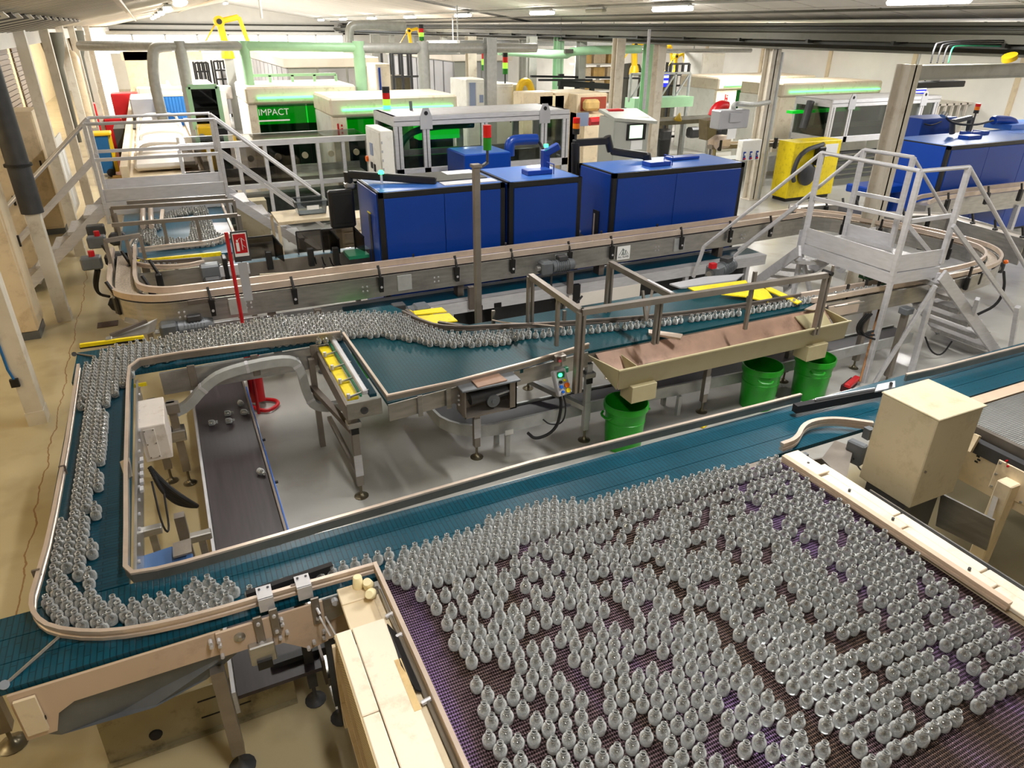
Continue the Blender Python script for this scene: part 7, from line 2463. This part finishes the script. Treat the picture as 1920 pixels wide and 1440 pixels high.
# machine clutter with frames at far middle: dark gantry machines
for k, (px0, py0, px1, py1, y, mt, lab) in enumerate(((365, 118, 395, 150, 34, 'black', 'black fenced machine under the yellow robot'), (400, 115, 440, 148, 33, 'black', 'black framed cage right of the yellow robot stand'), (735, 100, 790, 185, 23, 'motor_dark', 'dark pipe machine between the two clean rooms'), (1258, 120, 1288, 160, 20.5, 'motor_dark', 'dark framed machine right of the blue display'))):
    x0, x1, z0, z1 = px_box(px0, py0, px1, py1, y)
    t = T('machine_cage', lab, 'machine', ((x0 + x1) / 2, y, 0))
    for xx in (x0, x0 * .66 + x1 * .34, x0 * .33 + x1 * .67, x1):
        for dy in (0, 1.2):
            BAR('upright', mt, t, (xx, y + dy, 0), (xx, y + dy, z1), .07)
    for zz in (z1, (z1 + z0) / 2, max(.3, z0)):
        BAR('crossbar', mt, t, (x0, y, zz), (x1, y, zz), .06)
    MB().box((x0 + .2, y + .4, .2), (x1 - .2, y + 1.1, (z0 + z1) / 2), .03).build('machine_body', 'bronze' if k > 1 else 'grey_panel', t)
# pipes under the roof in the far bay
for k, (z_, y, r, lab) in enumerate(((3.02, 26, .10, 'upper grey pipe across the far bay'), (2.85, 22, .07, 'lower thin grey pipe across the far bay'))):
    a_, b_ = PY(800, 80, y), PY(1330, 80, y)
    o = MB().tube([(a_.x, y, z_), (min(20.5, b_.x + 2), y, z_)], r, 8).bar((a_.x + 1, y, z_), (a_.x + 1, y, roof_z(min(12, a_.x + 1)) - .1), .03).build('hall_pipe', 'galv', None)
    tag(o, lab, 'pipe'); recentre(o)
t = T('pipe_hook', 'grey pipe curving up to the roof in front of the far cabins', 'pipe', PY(655, 90, 19))
TUBE('pipe', 'galv', t, smooth_path([PY(655, 86, 19), PY(655, 55, 19), PY(662, 47, 19), PY(700, 46, 19), PY(760, 50, 19)], 2), .11, 10)
o = TUBE('thin_rod', 'white', None, [(3.0, 22, 4.4), (3.0, 22, 3.7)], .03, 6)
tag(o, 'short white cable drop from the left roof deck', 'cable'); recentre(o)
# ================================================================== bottles
rng = random.Random(7)


def bottle_profile(n_out, lod):
    if lod == 0:
        out = [(.0, .004), (.012, .002), (.021, 0), (.0265, .003), (.0285, .010), (.029, .030), (.0280, .040), (.0240, .048), (.0180, .0535), (.0132, .0565), (.0124, .060), (.0124, .0635), (.0150, .0645), (.0150, .068), (.0126, .069), (.0126, .074), (.0140, .0755), (.0128, .077)]
        inn = [(.0100, .077), (.0100, .060), (.0150, .054), (.0215, .046), (.0252, .038), (.026, .030), (.0255, .014), (.020, .009), (.0, .008)]
    else:
        out = [(.0, .003), (.022, 0), (.0285, .008), (.029, .032), (.0240, .048), (.0134, .0565), (.0124, .0625), (.0150, .066), (.0128, .070), (.0138, .077)]
        inn = [(.0100, .077), (.0100, .060), (.0215, .046), (.026, .030), (.0245, .012), (.0, .008)]
    return out + inn


def bottle_geo(n, lod):
    pr = bottle_profile(n, lod)
    m = MB()
    m.lathe(pr, (0, 0, 0), n)
    return m.v, m.f


def inpoly(x, y, poly):
    c = False
    j = len(poly) - 1
    for i in range(len(poly)):
        xi, yi = poly[i][0], poly[i][1]
        xj, yj = poly[j][0], poly[j][1]
        if (yi > y) != (yj > y) and x < (xj - xi) * (y - yi) / (yj - yi) + xi:
            c = not c
        j = i
    return c


def poly_px(pts, z=Z):
    return [P(px, py, z) for px, py in pts]


RAILN = [(q.x, q.y) for q in smooth_path([Vector((a, b_, 0)) for a, b_ in NEAR], 1)]


def railfree(x, y):
    if y > 6.1 or x > .62:
        return True
    for (ax, ay), (bx, by) in zip(RAILN[:-1], RAILN[1:]):
        dx, dy = bx - ax, by - ay
        u = max(0, min(1, ((x - ax) * dx + (y - ay) * dy) / (dx * dx + dy * dy)))
        if (x - ax - u * dx) ** 2 + (y - ay - u * dy) ** 2 < .042 ** 2:
            return False
        if y < 3.3 and abs(u - .5) < .5 and (x - ax) * dy - (y - ay) * dx > 0 and (x - ax - u * dx) ** 2 + (y - ay - u * dy) ** 2 < .2 ** 2:
            return False
    return x > -.96


class Field:
    def __init__(s):
        s.pts = []
        s.grid = {}

    def ok(s, x, y, d):
        g = .06
        i, j = int(x // g), int(y // g)
        for a in range(i - 2, i + 3):
            for b_ in range(j - 2, j + 3):
                for q in s.grid.get((a, b_), ()):
                    if (q[0] - x) ** 2 + (q[1] - y) ** 2 < d * d:
                        return False
        return True

    def put(s, x, y, tagn, mind=.0585):
        if s.ok(x, y, mind) and railfree(x, y):
            s.pts.append((x, y, tagn))
            s.grid.setdefault((int(x // .06), int(y // .06)), []).append((x, y))
            return True

    def fill(s, poly, sx, sy, tagn, jit=.004, drop=0.0, ang=0.0, mind=.0545, stag=.5):
        xs = [q[0] for q in poly]
        ys = [q[1] for q in poly]
        cx, cyy = sum(xs) / len(xs), sum(ys) / len(ys)
        R = max(max(xs) - min(xs), max(ys) - min(ys))
        n = int(R / min(sx, sy)) + 2
        ca, sa = math.cos(ang), math.sin(ang)
        for j in range(-n, n + 1):
            off = (j % 2) * stag * sx
            for i in range(-n, n + 1):
                u, v = i * sx + off, j * sy
                x = cx + u * ca - v * sa + rng.uniform(-jit, jit)
                y = cyy + u * sa + v * ca + rng.uniform(-jit, jit)
                if inpoly(x, y, poly) and rng.random() >= drop:
                    s.put(x, y, tagn, mind)


F = Field()
# dense drift where the mesh belt hands over to the teal belts
F.fill(poly_px([(706, 1082), (760, 1046), (830, 1020), (905, 990), (985, 962), (1015, 952), (1100, 948), (1150, 938), (1250, 912), (1305, 900), (1400, 884), (1462, 868), (1462, 882), (1380, 912), (1250, 950), (1100, 990), (960, 1040), (860, 1090), (800, 1110), (745, 1100)]), .0600, .0530, 'mesh', .0015, .01, 0, .0565)
F.fill(poly_px([(520, 1102), (560, 1088), (600, 1076), (650, 1066), (700, 1052), (760, 1044), (705, 1078), (640, 1092), (560, 1112), (525, 1118)]), .0600, .0530, 'teal', .0012, .03)
# the field on the mesh belt: rows with gaps
mesh_poly = poly_px([(735, 1106), (800, 1112), (860, 1092), (960, 1042), (1100, 992), (1250, 952), (1380, 914), (1466, 884), (1540, 934), (1620, 990), (1700, 1046), (1790, 1116), (1880, 1196), (1960, 1250), (1990, 1470), (925, 1475), (912, 1400), (893, 1310), (862, 1230), (815, 1165), (770, 1130)])
xs = [q.x for q in mesh_poly]
yy = 2.72
row = 0
gaps = [(.83, .02), (1.16, .03), (1.52, .018), (1.9, .034), (2.33, .018), (2.7, .026)]
while yy > .9:
    near = max(0, min(1, (2.62 - yy) / .8))
    pitch = .0625 + .0075 * near
    xx = .6 + rng.random() * pitch
    while xx < 3.2:
        if not any(abs(xx - gx) < gw * near for gx, gw in gaps):
            x, y = xx + rng.uniform(-.004, .004), yy + rng.uniform(-.007, .007)
            if inpoly(x, y, mesh_poly) and rng.random() > .015:
                F.put(x, y, 'mesh', .057)
        xx += pitch
    yy -= .0565 + .008 * near
    row += 1
# front teal belt along the curved rail
F.fill(poly_px([(70, 1120), (100, 1085), (178, 1122), (215, 1136), (262, 1134), (300, 1136), (330, 1120), (352, 1108), (390, 1098), (440, 1098), (462, 1104), (452, 1130), (420, 1150), (380, 1170), (300, 1195), (250, 1205), (190, 1210), (120, 1195), (80, 1165)]), .0600, .0530, 'teal', .0012, .005, -.1)
F.fill(poly_px([(462, 1120), (500, 1100), (520, 1104), (522, 1118), (470, 1130)]), .06, .054, 'teal', .003, .2)
# left leg
F.fill(poly_px([(120, 1095), (75, 1125), (76, 1090), (92, 1000), (112, 900), (130, 800), (145, 730), (160, 700), (195, 668), (232, 657), (262, 652), (300, 662), (330, 676), (268, 692), (246, 712), (220, 742), (196, 770), (206, 800), (196, 830), (202, 860), (182, 885), (198, 912), (176, 930), (190, 975), (168, 1000), (184, 1044), (166, 1062), (182, 1120)]), .0600, .0532, 'teal', .003, .005, math.pi / 2)
# back leg and drift on the table
F.fill(poly_px([(236, 657), (300, 644), (400, 625), (500, 606), (600, 598), (690, 594), (745, 596), (772, 608), (800, 622), (840, 632), (880, 634), (930, 632), (1000, 628), (1000, 638), (930, 650), (860, 654), (800, 650), (760, 640), (700, 634), (645, 640), (560, 648), (480, 655), (400, 664), (330, 676), (290, 668)]), .0600, .0532, 'teal', .003, .005, -.05)
# single file
lp = [P(px, py, Z) for px, py in ((1004, 634), (1060, 628), (1100, 626), (1250, 610), (1400, 590), (1495, 572), (1530, 566), (1640, 546))]
d = 0
for a_, b_ in zip(lp[:-1], lp[1:]):
    L_ = (b_ - a_).length
    while d < L_:
        q = a_.lerp(b_, d / L_)
        F.put(q.x + rng.uniform(-.004, .004), q.y + rng.uniform(-.008, .008), 'teal')
        d += .066 + (rng.random() < .1) * .05
    d -= L_
# far left table
F.fill(poly_px([(268, 452), (262, 440), (280, 424), (300, 416), (318, 405), (345, 397), (385, 393), (392, 400), (372, 404), (330, 408), (310, 420), (290, 440), (300, 454), (345, 456), (360, 452), (358, 430), (362, 410), (392, 402), (400, 425), (408, 445), (438, 448), (425, 456), (395, 464), (330, 469), (285, 466)]), .063, .056, 'far', .005, .03)
for pth in ([(258, 452), (248, 468), (247, 488), (256, 498), (290, 505), (340, 505)],):
    lp = [P(px, py, Z) for px, py in pth]
    d = 0
    for a_, b_ in zip(lp[:-1], lp[1:]):
        L_ = (b_ - a_).length
        while d < L_:
            q = a_.lerp(b_, d / L_)
            F.put(q.x, q.y, 'far')
            d += .066
        d -= L_

camp = Vector((0, 0, H))


def visible(x, y):
    v = Vector((x, y, Z + .04)) - camp
    zc = v.dot(FWD)
    px, py = 960 + FPX * v.dot(RT) / zc, 720 + FPX * v.dot(DN) / zc
    return -10 < px < 1930 and -20 < py < 1450


cand = sorted([p for p in F.pts if p[2] == 'mesh' and visible(p[0], p[1])], key=lambda p: (Vector((p[0], p[1], Z)) - camp).length)
single = cand[:300]
sset = set(single)
rest = [p for p in F.pts if p not in sset]
v0, f0 = bottle_geo(18, 0)
me = bpy.data.meshes.new('glass_bottle')
me.from_pydata(v0, [], f0)
me.materials.append(M['bottle_glass'])
me.shade_smooth()
for k, (x, y, _) in enumerate(single):
    o = bpy.data.objects.new('glass_bottle', me)
    o.location = (x, y, Z + .001)
    o.rotation_euler = (0, 0, rng.uniform(0, 6.28))
    o['label'] = 'small clear glass bottle standing in the rows on the near part of the mesh belt'
    o['category'] = 'bottle'
    o['group'] = 'glass bottles in rows on the near mesh belt'
    COL.objects.link(o)
# the many others, one mass
v1, f1 = bottle_geo(14, 1)
V1 = np.array(v1)
nv = len(v1)
P0 = np.array([(p[0], p[1], Z + .001) for p in rest])
allv = (V1[None, :, :] + P0[:, None, :]).reshape(-1, 3)
loops, starts, totals = [], [], []
c = 0
for f in f1:
    loops += list(f)
    starts.append(c)
    totals.append(len(f))
    c += len(f)
loops, starts, totals = np.array(loops), np.array(starts), np.array(totals)
nB = len(rest)
L_all = (loops[None, :] + (np.arange(nB) * nv)[:, None]).ravel()
S_all = (starts[None, :] + (np.arange(nB) * c)[:, None]).ravel()
me2 = bpy.data.meshes.new('bottle_crowd')
me2.vertices.add(len(allv))
me2.vertices.foreach_set('co', allv.ravel())
me2.loops.add(len(L_all))
me2.loops.foreach_set('vertex_index', L_all.astype(np.int32))
me2.polygons.add(len(S_all))
me2.polygons.foreach_set('loop_start', S_all.astype(np.int32))
me2.update(calc_edges=True)
me2.validate()
me2.materials.append(M['bottle_glass'])
me2.shade_smooth()
o = bpy.data.objects.new('bottle_crowd', me2)
COL.objects.link(o)
o['kind'] = 'stuff'
tag(o, 'dense crowd of clear glass bottles streaming along the teal belts and far mesh belt', 'bottles')
# broken away bottles lying on the black belt
labs = ['fallen clear bottle on the black belt, leftmost', 'fallen clear bottle in the middle of the black belt, upper of two', 'fallen clear bottle in the middle of the black belt, lower of two', 'fallen clear bottle by the right rail of the black belt, upper', 'fallen clear bottle by the right rail of the black belt, second', 'clear bottle lying alone lower by the right rail of the black belt']
for k, (px, py) in enumerate(((391, 794), (421, 776), (423, 790), (452, 758), (453, 772), (485, 882))):
    o = bpy.data.objects.new('glass_bottle', me)
    q = P(px, py, .355)
    o.location = q
    o.rotation_euler = (math.pi / 2, 0, rng.uniform(0, 6.28))
    o['label'] = labs[k]
    o['category'] = 'bottle'
    o['group'] = 'fallen bottles on the black belt'
    COL.objects.link(o)
print('bottles', len(single), nB, 'objects', len(SC.objects))
